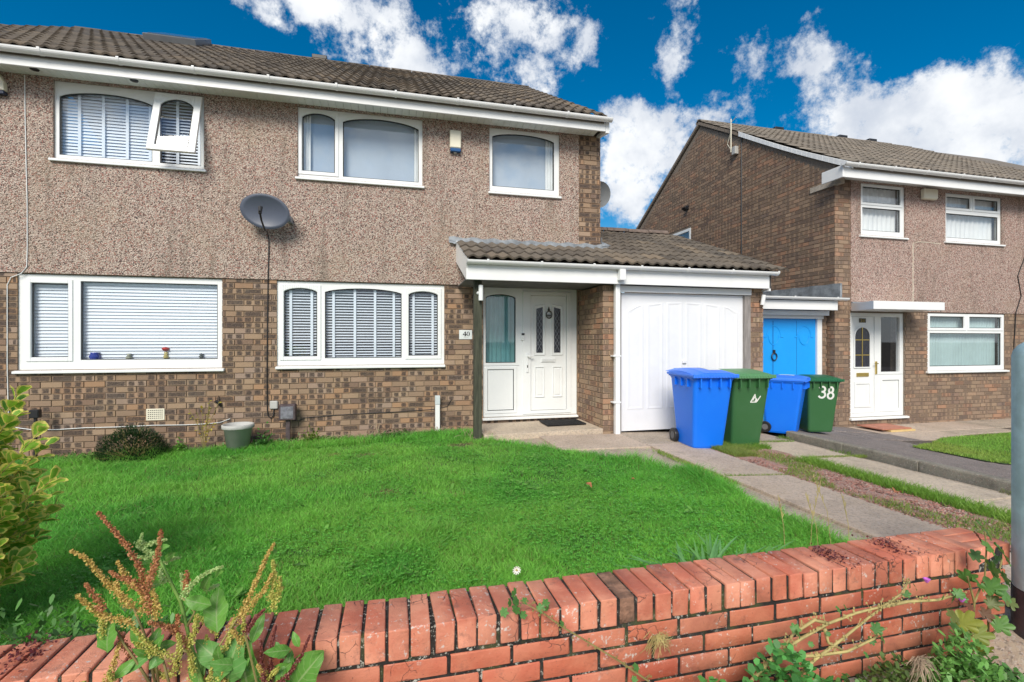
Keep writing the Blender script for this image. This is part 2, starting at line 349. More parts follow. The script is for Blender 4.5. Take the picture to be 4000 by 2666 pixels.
def make_red_brick(name='red_wall_brick', pale=.55):
    m, nt = mat(name); p = pos(nt); r = piece_random(nt)
    c = RAMP(nt, r, [(0, (.44, .085, .042)), (.25, (.52, .13, .07)), (.45, (.37, .07, .038)), (.6, (.54, .165, .10)), (.8, (.47, .11, .052)), (.92, (.34, .10, .065)), (1, (.55, .18, .11))])
    c = MIX(nt, MATH(nt, 'MULTIPLY', SMOOTH(nt, NOISE(nt, p, 4, 5, .6), .38, .64), pale), c, (.66, .26, .15) if pale < .6 else (.74, .32, .20))
    if pale > .6: c = MIX(nt, .2, c, (.72, .30, .19))
    c = MIX(nt, MATH(nt, 'MULTIPLY', SMOOTH(nt, NOISE(nt, p, 14, 6, .7), .5, .75), .3), c, (.36, .12, .075))
    c = MIX(nt, MATH(nt, 'MULTIPLY', SMOOTH(nt, NOISE(nt, p, 7, 7, .72), .555, .72), .7), c, (.17, .085, .065))
    sc = NOISE(nt, p, 55, 4, .7)
    lich = MATH(nt, 'MULTIPLY', SMOOTH(nt, sc, .58, .64), SMOOTH(nt, NOISE(nt, p, 5.5, 4), .48, .60))
    c = MIX(nt, MATH(nt, 'MULTIPLY', lich, .85), c, (.62, .60, .55))
    pits = SMOOTH(nt, NOISE(nt, p, 120, 2), .68, .75)
    c = MIX(nt, MATH(nt, 'MULTIPLY', pits, .6), c, (.12, .05, .04))
    h = MATH(nt, 'ADD', NOISE(nt, p, 45, 7, .7), MATH(nt, 'MULTIPLY', NOISE(nt, p, 260, 3), .35))
    cr = N(nt, 'TexVoronoi', {'Vector': N(nt, 'VectorMath', {0: p, 1: N(nt, 'VectorMath', {0: N(nt, 'TexNoise', {'Vector': p, 'Scale': 30.0, 'Detail': 3}).outputs['Color'], 'Scale': .03}, operation='SCALE').outputs[0]}, operation='ADD').outputs[0], 'Scale': 16.0}, feature='DISTANCE_TO_EDGE').outputs['Distance']
    crack = MATH(nt, 'MULTIPLY', SMOOTH(nt, cr, .022, .006), SMOOTH(nt, NOISE(nt, p, 5, 3), .54, .60))
    c = MIX(nt, MATH(nt, 'MULTIPLY', crack, .8), c, (.06, .03, .025))
    h = MATH(nt, 'SUBTRACT', h, crack)
    finish(nt, c, .62, h, .6, .008, spec=.6); return m
M_RED = make_red_brick()
M_COPE = make_red_brick('weathered_toplit_coping_brick', .8)  # paler bricks, with overcast light on their tops also put into the colour
def make_dark_mortar():
    m, nt = mat('dark_lichened_mortar'); p = pos(nt)
    c = MIX(nt, SMOOTH(nt, NOISE(nt, p, 30, 5), .35, .65), (.014, .013, .012), (.04, .038, .034))
    l = MATH(nt, 'MULTIPLY', SMOOTH(nt, NOISE(nt, p, 60, 4, .7), .56, .61), SMOOTH(nt, NOISE(nt, p, 6, 4), .45, .58))
    c = MIX(nt, l, c, (.55, .55, .48))
    c = MIX(nt, MATH(nt, 'MULTIPLY', SMOOTH(nt, NOISE(nt, p, 9, 4), .52, .66), .6), c, (.10, .12, .035))
    finish(nt, c, .95, NOISE(nt, p, 110, 5, .7), 1.0, .012); return m
M_DMORTAR = make_dark_mortar()

def make_concrete(name, a, b, speck=.5, dirt=.35):
    m, nt = mat(name); p = pos(nt)
    c = MIX(nt, SMOOTH(nt, NOISE(nt, p, 1.8, 6, .65), .3, .7), a, b)
    vo = N(nt, 'TexVoronoi', {'Vector': p, 'Scale': 120.0}); r = N(nt, 'SeparateColor', {0: vo.outputs['Color']}).outputs[0]
    st = RAMP(nt, r, [(0, (.09, .08, .075)), (.25, (.28, .23, .20)), (.5, (.38, .33, .29)), (.7, (.34, .21, .16)), (.85, (.50, .46, .42)), (1, (.6, .57, .52))], 'CONSTANT')
    c = MIX(nt, MATH(nt, 'MULTIPLY', SMOOTH(nt, NOISE(nt, p, 40, 4), .4, .6), speck), c, st)
    c = MIX(nt, MATH(nt, 'MULTIPLY', SMOOTH(nt, NOISE(nt, p, 3.5, 7, .72), .5, .74), dirt), c, (.085, .078, .062))
    finish(nt, c, .92, NOISE(nt, p, 150, 5, .7), .5, .008); return m
M_SLAB = make_concrete('pinkish_concrete', (.46, .36, .275), (.57, .455, .36), .45, .3)
M_SLAB2 = make_concrete('pale_concrete', (.49, .40, .30), (.60, .50, .38), .4, .35)
M_PATH = make_concrete('rough_aggregate_path', (.36, .295, .22), (.48, .395, .30), .6, .4)
M_TARMAC = make_concrete('worn_tarmac', (.15, .125, .118), (.22, .185, .17), .5, .4)
M_KERB = make_concrete('kerb_concrete', (.17, .16, .13), (.27, .255, .205), .4, .85)
M_PAVE = make_concrete('pavement_concrete', (.42, .37, .30), (.53, .47, .39), .35, .4)
M_SOIL = make_concrete('garden_soil', (.055, .04, .028), (.10, .075, .05), .3, .4)
M_TURF = make_concrete('turf_base', (.022, .055, .014), (.04, .085, .022), .05, .3)
M_GRAVEL = make_concrete('red_gravel', (.28, .14, .11), (.40, .22, .175), .6, .5)
def make_stones():
    m, nt = mat('red_stones'); r = N(nt, 'NewGeometry').outputs['Random Per Island']
    c = RAMP(nt, r, [(0, (.14, .07, .055)), (.3, (.30, .14, .11)), (.6, (.38, .20, .16)), (.8, (.25, .19, .16)), (1, (.45, .32, .27))])
    finish(nt, c, .9); return m
M_STONES = make_stones()

def make_wood(name, a, b):
    m, nt = mat(name); p = pos(nt)
    mp = N(nt, 'Mapping', {'Vector': p, 'Scale': (14, 14, 1.2)}).outputs[0]
    c = MIX(nt, SMOOTH(nt, NOISE(nt, mp, 3, 6, .65), .3, .7), a, b)
    finish(nt, c, .85, NOISE(nt, mp, 6, 5), .4, .006); return m
M_GREENPOST = make_wood('stained_green_timber', (.030, .034, .022), (.075, .078, .052))
M_GREYWOOD = make_wood('weathered_grey_timber', (.20, .18, .17), (.34, .31, .29))

def make_plastic(name, col, fade):
    m, nt = mat(name); p = pos(nt)
    c = MIX(nt, MATH(nt, 'MULTIPLY', SMOOTH(nt, NOISE(nt, p, 3, 6, .7), .42, .75), .35), col, fade)
    mp = N(nt, 'Mapping', {'Vector': p, 'Scale': (30, 30, 4)}).outputs[0]
    c = MIX(nt, MATH(nt, 'MULTIPLY', SMOOTH(nt, NOISE(nt, mp, 2, 5, .7), .6, .8), .25), c, tuple(min(1, x * 1.4 + .05) for x in col))
    finish(nt, c, .42, NOISE(nt, p, 260, 2), .08, .004); return m
M_BINBLUE = make_plastic('blue_bin_plastic', (.004, .175, .88), (.008, .22, .90))
M_BINGREEN = make_plastic('green_bin_plastic', (.038, .135, .045), (.06, .17, .075))
M_LIDGREEN = make_plastic('faded_green_lid', (.10, .27, .12), (.14, .32, .16))
M_LIDGREEN2 = make_plastic('dark_green_lid', (.012, .12, .05), (.02, .16, .07))
M_LIDBLUE = make_plastic('blue_lid_plastic', (.03, .19, .90), (.09, .30, .92))
M_DISH = make_plastic('dish_grey', (.085, .10, .14), (.12, .14, .19))

def make_leaf(name, stops, attr=False, trans=.35, rough=.45, uvmode=None, edge=None):
    m, nt = mat(name)
    if attr: c = N(nt, 'Attribute', attribute_name='tint').outputs['Color']
    else: c = RAMP(nt, piece_random(nt), stops)
    p = pos(nt)
    if not attr:
        c = MIX(nt, MATH(nt, 'MULTIPLY', SMOOTH(nt, NOISE(nt, p, 60, 4), .45, .7), .3), c, tuple(x * .55 for x in stops[0][1]))
    if uvmode:
        s = N(nt, 'SeparateXYZ', {0: N(nt, 'UVMap').outputs[0]}); u = MATH(nt, 'ABSOLUTE', MATH(nt, 'MULTIPLY_ADD', s.outputs[0], 2.0, -1.0)); v = s.outputs[1]
        if uvmode == 'margin':
            e = MATH(nt, 'MAXIMUM', u, MATH(nt, 'ABSOLUTE', MATH(nt, 'MULTIPLY_ADD', v, 2.0, -1.0)))
            e = MATH(nt, 'ADD', e, MATH(nt, 'MULTIPLY', MATH(nt, 'SUBTRACT', NOISE(nt, p, 70, 3), .5), .35))
            c = MIX(nt, SMOOTH(nt, e, .60, .74), c, edge)
            c = MIX(nt, MATH(nt, 'MULTIPLY', SMOOTH(nt, u, .07, .02), .5), c, (.35, .42, .12))
        if uvmode == 'rib':
            c = MIX(nt, MATH(nt, 'MULTIPLY', SMOOTH(nt, u, .10, .03), .8), c, edge)
            side = MATH(nt, 'FRACT', MATH(nt, 'MULTIPLY_ADD', v, 7.0, MATH(nt, 'MULTIPLY', u, -1.6)))
            c = MIX(nt, MATH(nt, 'MULTIPLY', SMOOTH(nt, MATH(nt, 'ABSOLUTE', MATH(nt, 'SUBTRACT', side, .5)), .08, .02), .45), c, edge)
    b = N(nt, 'BsdfPrincipled', {'Base Color': c, 'Roughness': rough, 'Specular IOR Level': .4})
    t = N(nt, 'BsdfTranslucent', {'Color': c})
    N(nt, 'OutputMaterial', {'Surface': N(nt, 'MixShader', {0: trans, 1: b.outputs[0], 2: t.outputs[0]}).outputs[0]}); return m
M_GRASS = make_leaf('grass_blades', None, attr=True, trans=.4, rough=.5)
M_VARIEG = make_leaf('variegated_leaf', [(0, (.18, .42, .04)), (.4, (.30, .56, .05)), (.7, (.42, .66, .08)), (1, (.12, .32, .04))], trans=.45, rough=.5, uvmode='margin', edge=(.86, .76, .20))
M_DOCK = make_leaf('dock_leaf', [(0, (.11, .30, .045)), (.5, (.16, .40, .06)), (1, (.13, .34, .08))], trans=.35, rough=.45, uvmode='rib', edge=(.30, .45, .17))
M_SYC = make_leaf('sycamore_leaf', [(0, (.10, .24, .05)), (.5, (.15, .31, .07)), (1, (.09, .22, .08))], trans=.35)
M_SYC_Y = make_leaf('yellowing_sycamore_leaf', [(0, (.30, .32, .05)), (1, (.22, .28, .05))], trans=.35)
M_SYC_R = make_leaf('reddened_sycamore_leaf', [(0, (.22, .07, .05)), (1, (.16, .09, .05))], trans=.3)
M_SYC_B = make_leaf('bronzed_sycamore_leaf', [(0, (.16, .17, .05)), (1, (.13, .18, .05))], trans=.3)
M_WEED = make_leaf('weed_foliage', None, attr=True, trans=.35)
M_STEMG = plain('green_stem', (.14, .26, .05), .6, .2, 20)
M_STEMR = plain('brown_stem', (.24, .20, .07), .7, .2, 20)
M_STEMY = plain('straw_stem', (.40, .33, .13), .7, .2, 20)
SEED = {'rust': make_leaf('rust_seed', [(0, (.42, .17, .07)), (.5, (.55, .26, .11)), (1, (.34, .12, .055))], trans=.2),
        'tan': make_leaf('tan_seed', [(0, (.52, .38, .09)), (.5, (.64, .48, .14)), (1, (.48, .29, .08))], trans=.2),
        'lime': make_leaf('lime_seed', [(0, (.44, .48, .09)), (.5, (.54, .54, .13)), (1, (.52, .40, .11))], trans=.25),
        'pale': make_leaf('pale_green_seed', [(0, (.42, .58, .20)), (.5, (.54, .66, .28)), (1, (.30, .50, .15))], trans=.25),
        'wine': make_leaf('wine_seed', [(0, (.16, .035, .03)), (.5, (.24, .07, .05)), (1, (.11, .02, .02))], trans=.15)}
M_TWIG = plain('dry_twig', (.36, .27, .19), .9, .25, 30)
M_DEADLEAF = plain('dead_leaf', (.36, .14, .06), .8, .2, 40)
# ------------------------------------------------------------------ unit pieces
def brick_unit(name, m):
    b = MB(); b.add([(-.5, -1, -.5), (.5, -1, -.5), (.5, -1, .5), (-.5, -1, .5), (-.5, 0, -.5), (.5, 0, -.5), (.5, 0, .5), (-.5, 0, .5)],
                    [(0, 1, 2, 3), (3, 2, 6, 7), (4, 5, 1, 0), (1, 5, 6, 2), (4, 0, 3, 7)])
    me = bpy.data.meshes.new(name); me.from_pydata(b.v, [], b.f); me.materials.append(m)
    l = me.uv_layers.new(name='UVMap')
    for lp in me.loops:
        c = me.vertices[lp.vertex_index].co; l.data[lp.index].uv = (c.x + .5, c.z + .5)
    return me
ME_BRICK, ME_BRICK2, ME_PORCH = brick_unit('brick', M_BRICK), brick_unit('brick', M_BRICK2), brick_unit('brick', M_PORCH)
def brick_rects(u0, u1, v0, v1, holes=(), bl=.225, bh=.075, j=.010, roof=None):
    out = []
    k = 0; v = v0
    while v < v1 - .02:
        z0, z1 = v, min(v + bh - j, v1)
        u = math.floor(u0 / bl) * bl + (bl / 2 if k % 2 else 0) - bl
        while u < u1:
            a, b = max(u, u0), min(u + bl - j, u1)
            segs = [(a, b)]
            for hx0, hx1, hz0, hz1 in holes:
                if z1 > hz0 and z0 < hz1:
                    segs = [t for s in segs for t in ((s[0], min(s[1], hx0)), (max(s[0], hx1), s[1])) if t[1] - t[0] > 0] if True else segs
            for a_, b_ in segs:
                if roof:
                    zz = min(roof(a_), roof(b_))
                    if zz < z1: continue
                if b_ - a_ > .03: out.append((a_, b_, z0, z1))
            u += bl
        v += bh; k += 1
    return out
def facade_mats(rects, Y, depth=.012):
    return [TRS(((a + b) / 2, Y, (c + d) / 2), (0, 0, 0), (b - a, depth + random.uniform(-.0025, .0025), d - c)) for a, b, c, d in rects]
def side_mats(rects, X, depth=.012):           # rects in (y, z), faces -X
    return [TRS((X, (a + b) / 2, (c + d) / 2), (0, 0, -math.pi / 2), (b - a, depth + random.uniform(-.0025, .0025), d - c)) for a, b, c, d in rects]

def make_tile_mesh(name, m, w=.300, L=.420, amp=.029, th=.020, n=14):
    b = MB(); vs = []
    for i in range(n + 1):
        x = w * i / n - w / 2; ph = (i / n * 2) % 1.0
        z = amp * (.5 - .5 * math.cos(2 * math.pi * ph)) ** 1.3
        vs += [(x, .004, z + .026 - th - .004), (x, 0, z + .026), (x, L, z + .004)]
    fs = []
    for i in range(n):
        a, c = 3 * i, 3 * i + 3
        fs += [(a, c, c + 1, a + 1), (a + 1, c + 1, c + 2, a + 2)]
    b.add(vs, fs); me = bpy.data.meshes.new(name); me.from_pydata(b.v, [], b.f); me.materials.append(m)
    me.polygons.foreach_set('use_smooth', [f % 2 == 1 for f in range(len(me.polygons))]); return me
ME_TILE, ME_TILE2 = make_tile_mesh('roof_tile', M_TILE), make_tile_mesh('roof_tile', M_TILE2)
def tile_mats(x0, x1, y0, z0, slope, ridge_y, expo=.345, flip=False, rowlimit=None):
    ang = math.atan(slope); out = []; k = 0; s = 0.0
    length = (ridge_y - y0) / math.cos(ang)
    while s < length - .12:
        lim = rowlimit(s) if rowlimit else (x0, x1)
        x = x0
        while x < x1 - .01:
            if lim[0] - .01 <= x and x + .3 <= lim[1] + .16:
                out.append(TRS((x + .15 + random.uniform(-.003, .003), y0 + s * math.cos(ang), z0 + s * math.sin(ang) + random.uniform(-.002, .003)), (ang + random.uniform(-.012, .012), random.uniform(-.006, .006), random.uniform(-.006, .006))))
            x += .3
        s += expo; k += 1
    return out
def ridge_tiles(parent, x0, x1, y, z, m, n_seg=8):
    b = MB(); a = [(0, .115 * math.cos(t), .085 * math.sin(t)) for t in [math.pi * i / n_seg for i in range(n_seg + 1)]]
    c = [(0, p[1] * .82, p[2] * .78) for p in a]
    b.strip(a, c, (.44, 0, 0)); me = b.mesh('ridge_tile', m, bevel=0, smooth=False)
    ms = []; x = x0
    while x < x1 - .1:
        ms.append(TRS((x, y, z + random.uniform(-.004, .004)), (0, random.uniform(-.008, .008), random.uniform(-.01, .01)))); x += .452
    emit(parent, 'ridge_tile', me, ms, 'ridge_tiles')

def wall_open(mb, x0, x1, z0, z1, y0, y1, holes, m=0):
    xs = sorted({x0, x1, *[h[0] for h in holes], *[h[1] for h in holes]}); zs = sorted({z0, z1, *[h[2] for h in holes], *[h[3] for h in holes]})
    xs = [x for x in xs if x0 <= x <= x1]; zs = [z for z in zs if z0 <= z <= z1]
    for i in range(len(xs) - 1):
        run = None
        for k in range(len(zs) - 1):
            cx, cz = (xs[i] + xs[i + 1]) / 2, (zs[k] + zs[k + 1]) / 2
            hit = any(h[0] < cx < h[1] and h[2] < cz < h[3] for h in holes)
            if not hit: run = (run[0], zs[k + 1]) if run else (zs[k], zs[k + 1])
            if run and (hit or k == len(zs) - 2): mb.box(xs[i], xs[i + 1], y0, y1, run[0], run[1], m); run = None

# ------------------------------------------------------------------ windows
def arch(x0, x1, zs, rise, y, n=18):
    return [(x0 + (x1 - x0) * i / n, y, zs + rise * (1 - (2 * i / n - 1) ** 2) ** .75) for i in range(n + 1)]
def frame_cell(mb, c, o, y0, y1):
    """c: outer x0,x1,z0,z1; o: opening x0,x1,z0,z1,rise"""
    X0, X1, Z0, Z1 = c; a, b, p, q, rise = o; d = (0, y1 - y0, 0)
    mb.box(X0, a, y0, y1, Z0, Z1); mb.box(b, X1, y0, y1, Z0, Z1); mb.box(a, b, y0, y1, Z0, p)
    if rise: mb.strip(arch(a, b, q - rise, rise, y0), [(x, y0, Z1) for x, _, _ in arch(a, b, q - rise, rise, y0)], d)
    else: mb.box(a, b, y0, y1, q, Z1)
def outline(o, y, inset=0.0):
    a, b, p, q, rise = o; a += inset; b -= inset; p += inset; q -= inset
    return [(a, y, p), (b, y, p)] + (arch(a, b, q - rise, rise, y)[::-1] if rise else [(b, y, q), (a, y, q)])
def window(parent, frame, lights, y0, sill=True, gasket=M_GASKET, glass=M_GLASS, sash=(), sill_d=.07, ext=.02, name='window', mat=None, thick=.05):
    """frame x0,x1,z0,z1 ; lights: list of (cell, opening)"""
    f = MB(); mat = mat or M_UPVC
    for c, o in lights: frame_cell(f, c, o, y0, y0 + thick)
    w = f.build(name, mat, parent)
    for i, (c, o) in enumerate(lights):
        g = outline(o, y0 + .014); t = MB(); pts = g + [g[0]]
        ii = outline(o, y0 + .014, .011)
        n = len(g)
        for k in range(n):
            t.prism([g[k], g[(k + 1) % n], ii[(k + 1) % n], ii[k]], (0, .012, 0))
        t.build('gasket', gasket, w)
        pn = MB(); pn.add(outline(o, y0 + .030), [tuple(range(n))]); pn.build('pane', glass, w)
        if i in sash:
            s = MB(); e = .050
            oo = (o[0] - e, o[1] + e, o[2] - e, o[3] + e)
            frame_cell(s, oo, (o[0] - .003, o[1] + .003, o[2] - .003, o[3] + .003, o[4]), y0 - .012, y0 + .004)
            s.build('sash', mat, w, bevel=.004, segs=1)
    if sill:
        s = MB(); x0, x1, z0 = frame[0], frame[1], frame[2]
        s.prism([(x0 - ext, y0 - sill_d, z0 - .045), (x0 - ext, y0 - sill_d, z0 - .015), (x0 - ext, y0 + .02, z0 - .001), (x0 - ext, y0 + .02, z0 - .045)], (x1 - x0 + 2 * ext, 0, 0))
        s.build('sill', mat, w, bevel=.004, segs=1)
    return w
def blind(name, label, x0, x1, z0, z1, y, pitch, tilt, tapes=(), tape_w=.034, depth=.045, group='venetian blinds in the front windows'):
    t = thing('venetian_blind', label, 'blind', ((x0 + x1) / 2, y, z0), group)
    b = MB(); b.add([(-.5, -.5, -.012), (.5, -.5, -.012), (.5, 0, .05), (-.5, 0, .05), (.5, .5, -.012), (-.5, .5, -.012)], [(0, 1, 2, 3), (3, 2, 4, 5)])
    me = bpy.data.meshes.new('slat'); me.from_pydata(b.v, [], b.f); me.materials.append(M_BLIND)
    z = z0 + .03; ms = []
    while z < z1 - .03:
        ms.append(TRS(((x0 + x1) / 2, y, z), (tilt + random.uniform(-.03, .03), 0, random.uniform(-.001, .001)), (x1 - x0, depth, depth))); z += pitch
    emit(t, 'slat', me, ms, 'slats')
    h = MB().box(x0, x1, y - .02, y + .02, z1 - .03, z1); h.build('head_rail', M_BLIND, t)
    h = MB().box(x0, x1, y - .022, y + .022, z0, z0 + .014); h.build('bottom_rail', M_BLIND, t)
    for tx in tapes:
        MB().box(tx - tape_w / 2, tx + tape_w / 2, y - depth / 2 - .006, y - depth / 2 - .004, z0, z1).build('tape', M_BLIND, t)
    return t
def curtain(name, label, x0, x1, z0, z1, y, m, waves=6, amp=.02, group=None, cat='curtain'):
    b = MB(); n = waves * 8
    a = [(x0 + (x1 - x0) * i / n, y + amp * math.sin(2 * math.pi * waves * i / n + .6 * math.sin(i * .7)), z0) for i in range(n + 1)]
    b.add(a + [(p[0], p[1], z1) for p in a], [(i, i + 1, n + 2 + i, n + 1 + i) for i in range(n)])
    o = b.build(name, m, None, smooth=True); return tag(o, label, cat, group)

# ------------------------------------------------------------------ eaves
def gutter_run(parent, x0, x1, y, zt, r=.055, step=.8, m=None, drop=None):
    m = m or M_TRIM
    prof = [(r * math.cos(t), -r * .95 * math.sin(t)) for t in [math.pi * i / 10 for i in range(11)]]
    b = MB(); b.prism([(x0, y + p, zt + q) for p, q in prof] + [(x0, y - r * .80, zt - .004), ], (x1 - x0, 0, 0)) if False else None
    outer = [(x0, y + p, zt + q) for p, q in prof]; inner = [(x0, y + p * .93, zt + q * .93 + .001) for p, q in prof]
    b = MB(); b.strip(outer, inner, (x1 - x0, 0, 0))
    for xe in (x0, x1): b.prism([(xe, p, q) for _, p, q in outer], (.004 if xe == x0 else -.004, 0, 0))
    g = b.build('gutter', m, parent)
    k = MB(); o2 = [(0, p * 1.09, q * 1.09) for p, q in prof]; o1 = [(0, p * 1.005, q * 1.005) for p, q in prof]; k.strip(o2, o1, (.028, 0, 0)); k.box(0, .028, -r * 1.12, -r * .9, -.002, .012)
    me = k.mesh('gutter_bracket', m)
    x = x0 + .25; ms = []
    while x < x1 - .05: ms.append(TRS((x + random.uniform(-.03, .03), y, zt))); x += step
    emit(parent, 'gutter_bracket', me, ms, 'gutter_brackets')
    return g
def box_part(name, m, parent, *b, bevel=0.0): return MB().box(*b).build(name, m, parent, bevel=bevel, segs=1)

SL = .607
# ================================================================== the pair of houses on the left
HX0, HX1 = -6.6, 3.2
house = thing('semi_detached_house', 'brown brick and pebbledash semi-detached house with white windows and number 40 door', 'house', (-1.5, 0, 0))
LGW, RGW = (-4.40, -2.178, .925, 2.092), (-1.517, .738, .942, 2.092)
DOORU = (1.314, 2.81, .135, 2.11)
UL, UM, UR = (-4.03, -2.385, 3.52, 4.475), (-1.253, .422, 3.52, 4.475), (1.406, 2.514, 3.52, 4.475)
w = MB(); wall_open(w, HX0, HX1, -.5, 4.62, .0, .26, [LGW, RGW, DOORU, UL, UM, UR])
w.box(HX1 - .26, HX1, .26, 8.2, -.25, 4.7); w.box(HX0, HX0 + .26, .26, 8.2, -.25, 4.7); w.box(HX0 + .26, HX1 - .26, 7.95, 8.2, -.25, 4.7)
w.prism([(HX1 - .26, 0, 4.7), (HX1 - .26, 3.95, 4.65 + SL * 4.1), (HX1 - .26, 8.2, 4.7)], (.26, 0, 0))
wall = w.build('wall', M_MORTAR, house)
box_part('floor_slab', M_DARK, house, HX0 + .26, HX1 - .26, .26, 7.95, 2.25, 2.45); box_part('ground_slab', M_DARK, house, HX0 + .26, HX1 - .26, .26, 7.95, -.1, .1)
box_part('party_wall', M_DARK, house, -1.75, -1.62, .262, 7.94, .102, 2.248); box_part('party_wall', M_DARK, house, -1.75, -1.62, .262, 7.94, 2.452, 4.6)
box_part('room_wall', M_DARK, house, HX0 + .262, HX1 - .262, 2.6, 2.7, .102, 2.248); box_part('room_wall', M_DARK, house, HX0 + .262, HX1 - .262, 2.6, 2.7, 2.452, 4.6)
rects = brick_rects(-6.0, 3.2, -.27, 2.10, [LGW, RGW, (1.314, 2.815, .13, 2.2)])
rects += brick_rects(2.835, 3.2, 2.105, 4.53)
emit(wall, 'brick', ME_BRICK, facade_mats(rects, .0), 'brickwork')
d = MB(); wall_open(d, HX0, 2.83, 2.105, 4.515, -.028, -.001, [UL, UM, UR, ]); d.build('render_coat', M_DASH, house)
# roof
r = MB(); r.prism([(HX0, -.38, 4.62), (HX0, 3.95, 4.62 + SL * 4.33), (HX0, 8.3, 4.62), (HX0, 8.3, 4.55), (HX0, 3.95, 4.55 + SL * 4.33), (HX0, -.38, 4.55)], (3.10 - HX0, 0, 0))
roof = r.build('roof', M_TILE, house)
emit(roof, 'roof_tile', ME_TILE, tile_mats(-5.9, 3.10, -.42, 4.635, SL, 3.95), 'roof_tiles')
ridge_tiles(roof, -5.9, 3.0, 3.95, 7.245, M_TILE)
box_part('ridge_vent', M_BLACK, roof, -1.66, -1.36, 3.86, 4.04, 7.30, 7.385, bevel=.01)
# skylight near the ridge
ang = math.atan(SL)
def onroof(x, y, h): return Vector((x, y, 4.62 + SL * (y + .38))) + Vector((0, -math.sin(ang), math.cos(ang))) * h
k = MB(); c = [onroof(x, y, .04) for x, y in ((-4.42, 3.12), (-3.56, 3.12), (-3.56, 3.93), (-4.42, 3.93))]
up = Vector((0, -math.sin(ang), math.cos(ang))); k.prism(c, up * .13); sk = k.build('skylight', plain('skylight_frame', (.16, .17, .18), .4), roof, bevel=.01)
k = MB(); k.prism([onroof(x, y, .171) for x, y in ((-4.36, 3.20), (-3.62, 3.20), (-3.62, 3.87), (-4.36, 3.87))], up * .012); k.build('pane', plain('skylight_glass', (.10, .16, .24), .08, spec=1.0), sk)
# boxed eaves
box_part('fascia', M_TRIM, house, HX0, 3.13, -.36, -.335, 4.445, 4.585, bevel=.004)
ms = []; x = -5.6
ME_SOFF = MB().box(-.0475, .0475, -.152, .152, 0, .012).mesh('soffit_board', M_SOFFIT, bevel=.003, segs=1)
while x < 3.12: ms.append(TRS((x, -.181, 4.502))); x += .098
emit(house, 'soffit_board', ME_SOFF, ms, 'soffit_boards')
box_part('soffit_backing', M_GASKET, house, HX0, 3.13, -.333, -.0005, 4.516, 4.53)
k = MB().prism([(3.132, -.36, 4.425), (3.132, .0, 4.49), (3.132, .0, 4.66), (3.132, -.36, 4.60)], (.06, 0, 0)); k.build('eaves_end', M_TRIM, house)
for sx in (-4.12, -3.1):
    MB().lathe([(.0, 4.492), (.042, 4.492), (.045, 4.501)], (sx, -.19, 0), 16).build('soffit_light', M_BLACK, house)
gutter_run(house, HX0, 3.20, -.425, 4.612)
k = MB(); k.prism([(3.1, -.42, 4.62), (3.1, -.42, 4.66), (3.1, 3.95, 4.66 + SL * 4.37), (3.1, 3.95, 4.62 + SL * 4.37)], (.03, 0, 0)); k.build('verge', M_MORTAR2, roof)

def cells(frame, cuts, ops):
    xs = [frame[0], *cuts, frame[1]]
    return [((xs[i], xs[i + 1], frame[2], frame[3]), o) for i, o in enumerate(ops)]
wl = window(house, LGW, cells(LGW, [-3.80], [(-4.271, -3.894, 1.076, 1.985, 0), (-3.765, -2.238, 1.04, 2.022, 0)]), .012, sash=(0,), ext=.03)
wr = window(house, RGW, cells(RGW, [-.955, .178], [(-1.43, -1.008, 1.065, 2.0, .05), (-.907, .129, 1.038, 2.018, .06), (.23, .646, 1.065, 1.995, .05)]), .012, sash=(0, 2), ext=.01)
# upper left: fixed light and a top-hung sash standing open
wu = window(house, UL, cells(UL, [-2.955], [(-3.983, -2.985, 3.572, 4.38, .085), (-2.90, -2.43, 3.565, 4.43, 0)]), .004, ext=.03)
for ch in list(wu.children):
    if ch.name.startswith('pane') and ch.location.x + W[wu.name].x > -2.75: bpy.data.objects.remove(ch)
HZ, HY, OPEN = 4.44, -.012, R(17)
s = MB(); o = (-2.85, -2.48, 3.66, 4.36, .10)
def swing(me_v):                                  # rotate out about the hinge line along the head
    ca, sa = math.cos(OPEN), math.sin(OPEN)
    return [(x, HY + (y - HY) * ca + (z - HZ) * sa, HZ - (y - HY) * sa + (z - HZ) * ca) for x, y, z in me_v]
frame_cell(s, (-2.93, -2.40, 3.585, 4.44), o, -.052, -.012); s.v = swing(s.v); sw = s.build('open_sash', M_UPVC, wu, bevel=.004, segs=1)
g = outline(o, -.038); ii = outline(o, -.038, .011); n = len(g); t = MB()
for k_ in range(n): t.prism([g[k_], g[(k_ + 1) % n], ii[(k_ + 1) % n], ii[k_]], (0, .012, 0))
t.v = swing(t.v); t.build('gasket', M_GASKET, wu)
t = MB(); t.add(swing(outline(o, -.03)), [tuple(range(n))]); t.build('pane', M_GLASS, wu)
wm = window(house, UM, cells(UM, [-.705], [(-1.199, -.775, 3.612, 4.42, .07), (-.671, .369, 3.572, 4.425, .085)]), .004, sash=(0,), ext=.025)
wv = window(house, UR, cells(UR, [], [(1.457, 2.434, 3.606, 4.425, .07)]), .004, ext=.02)
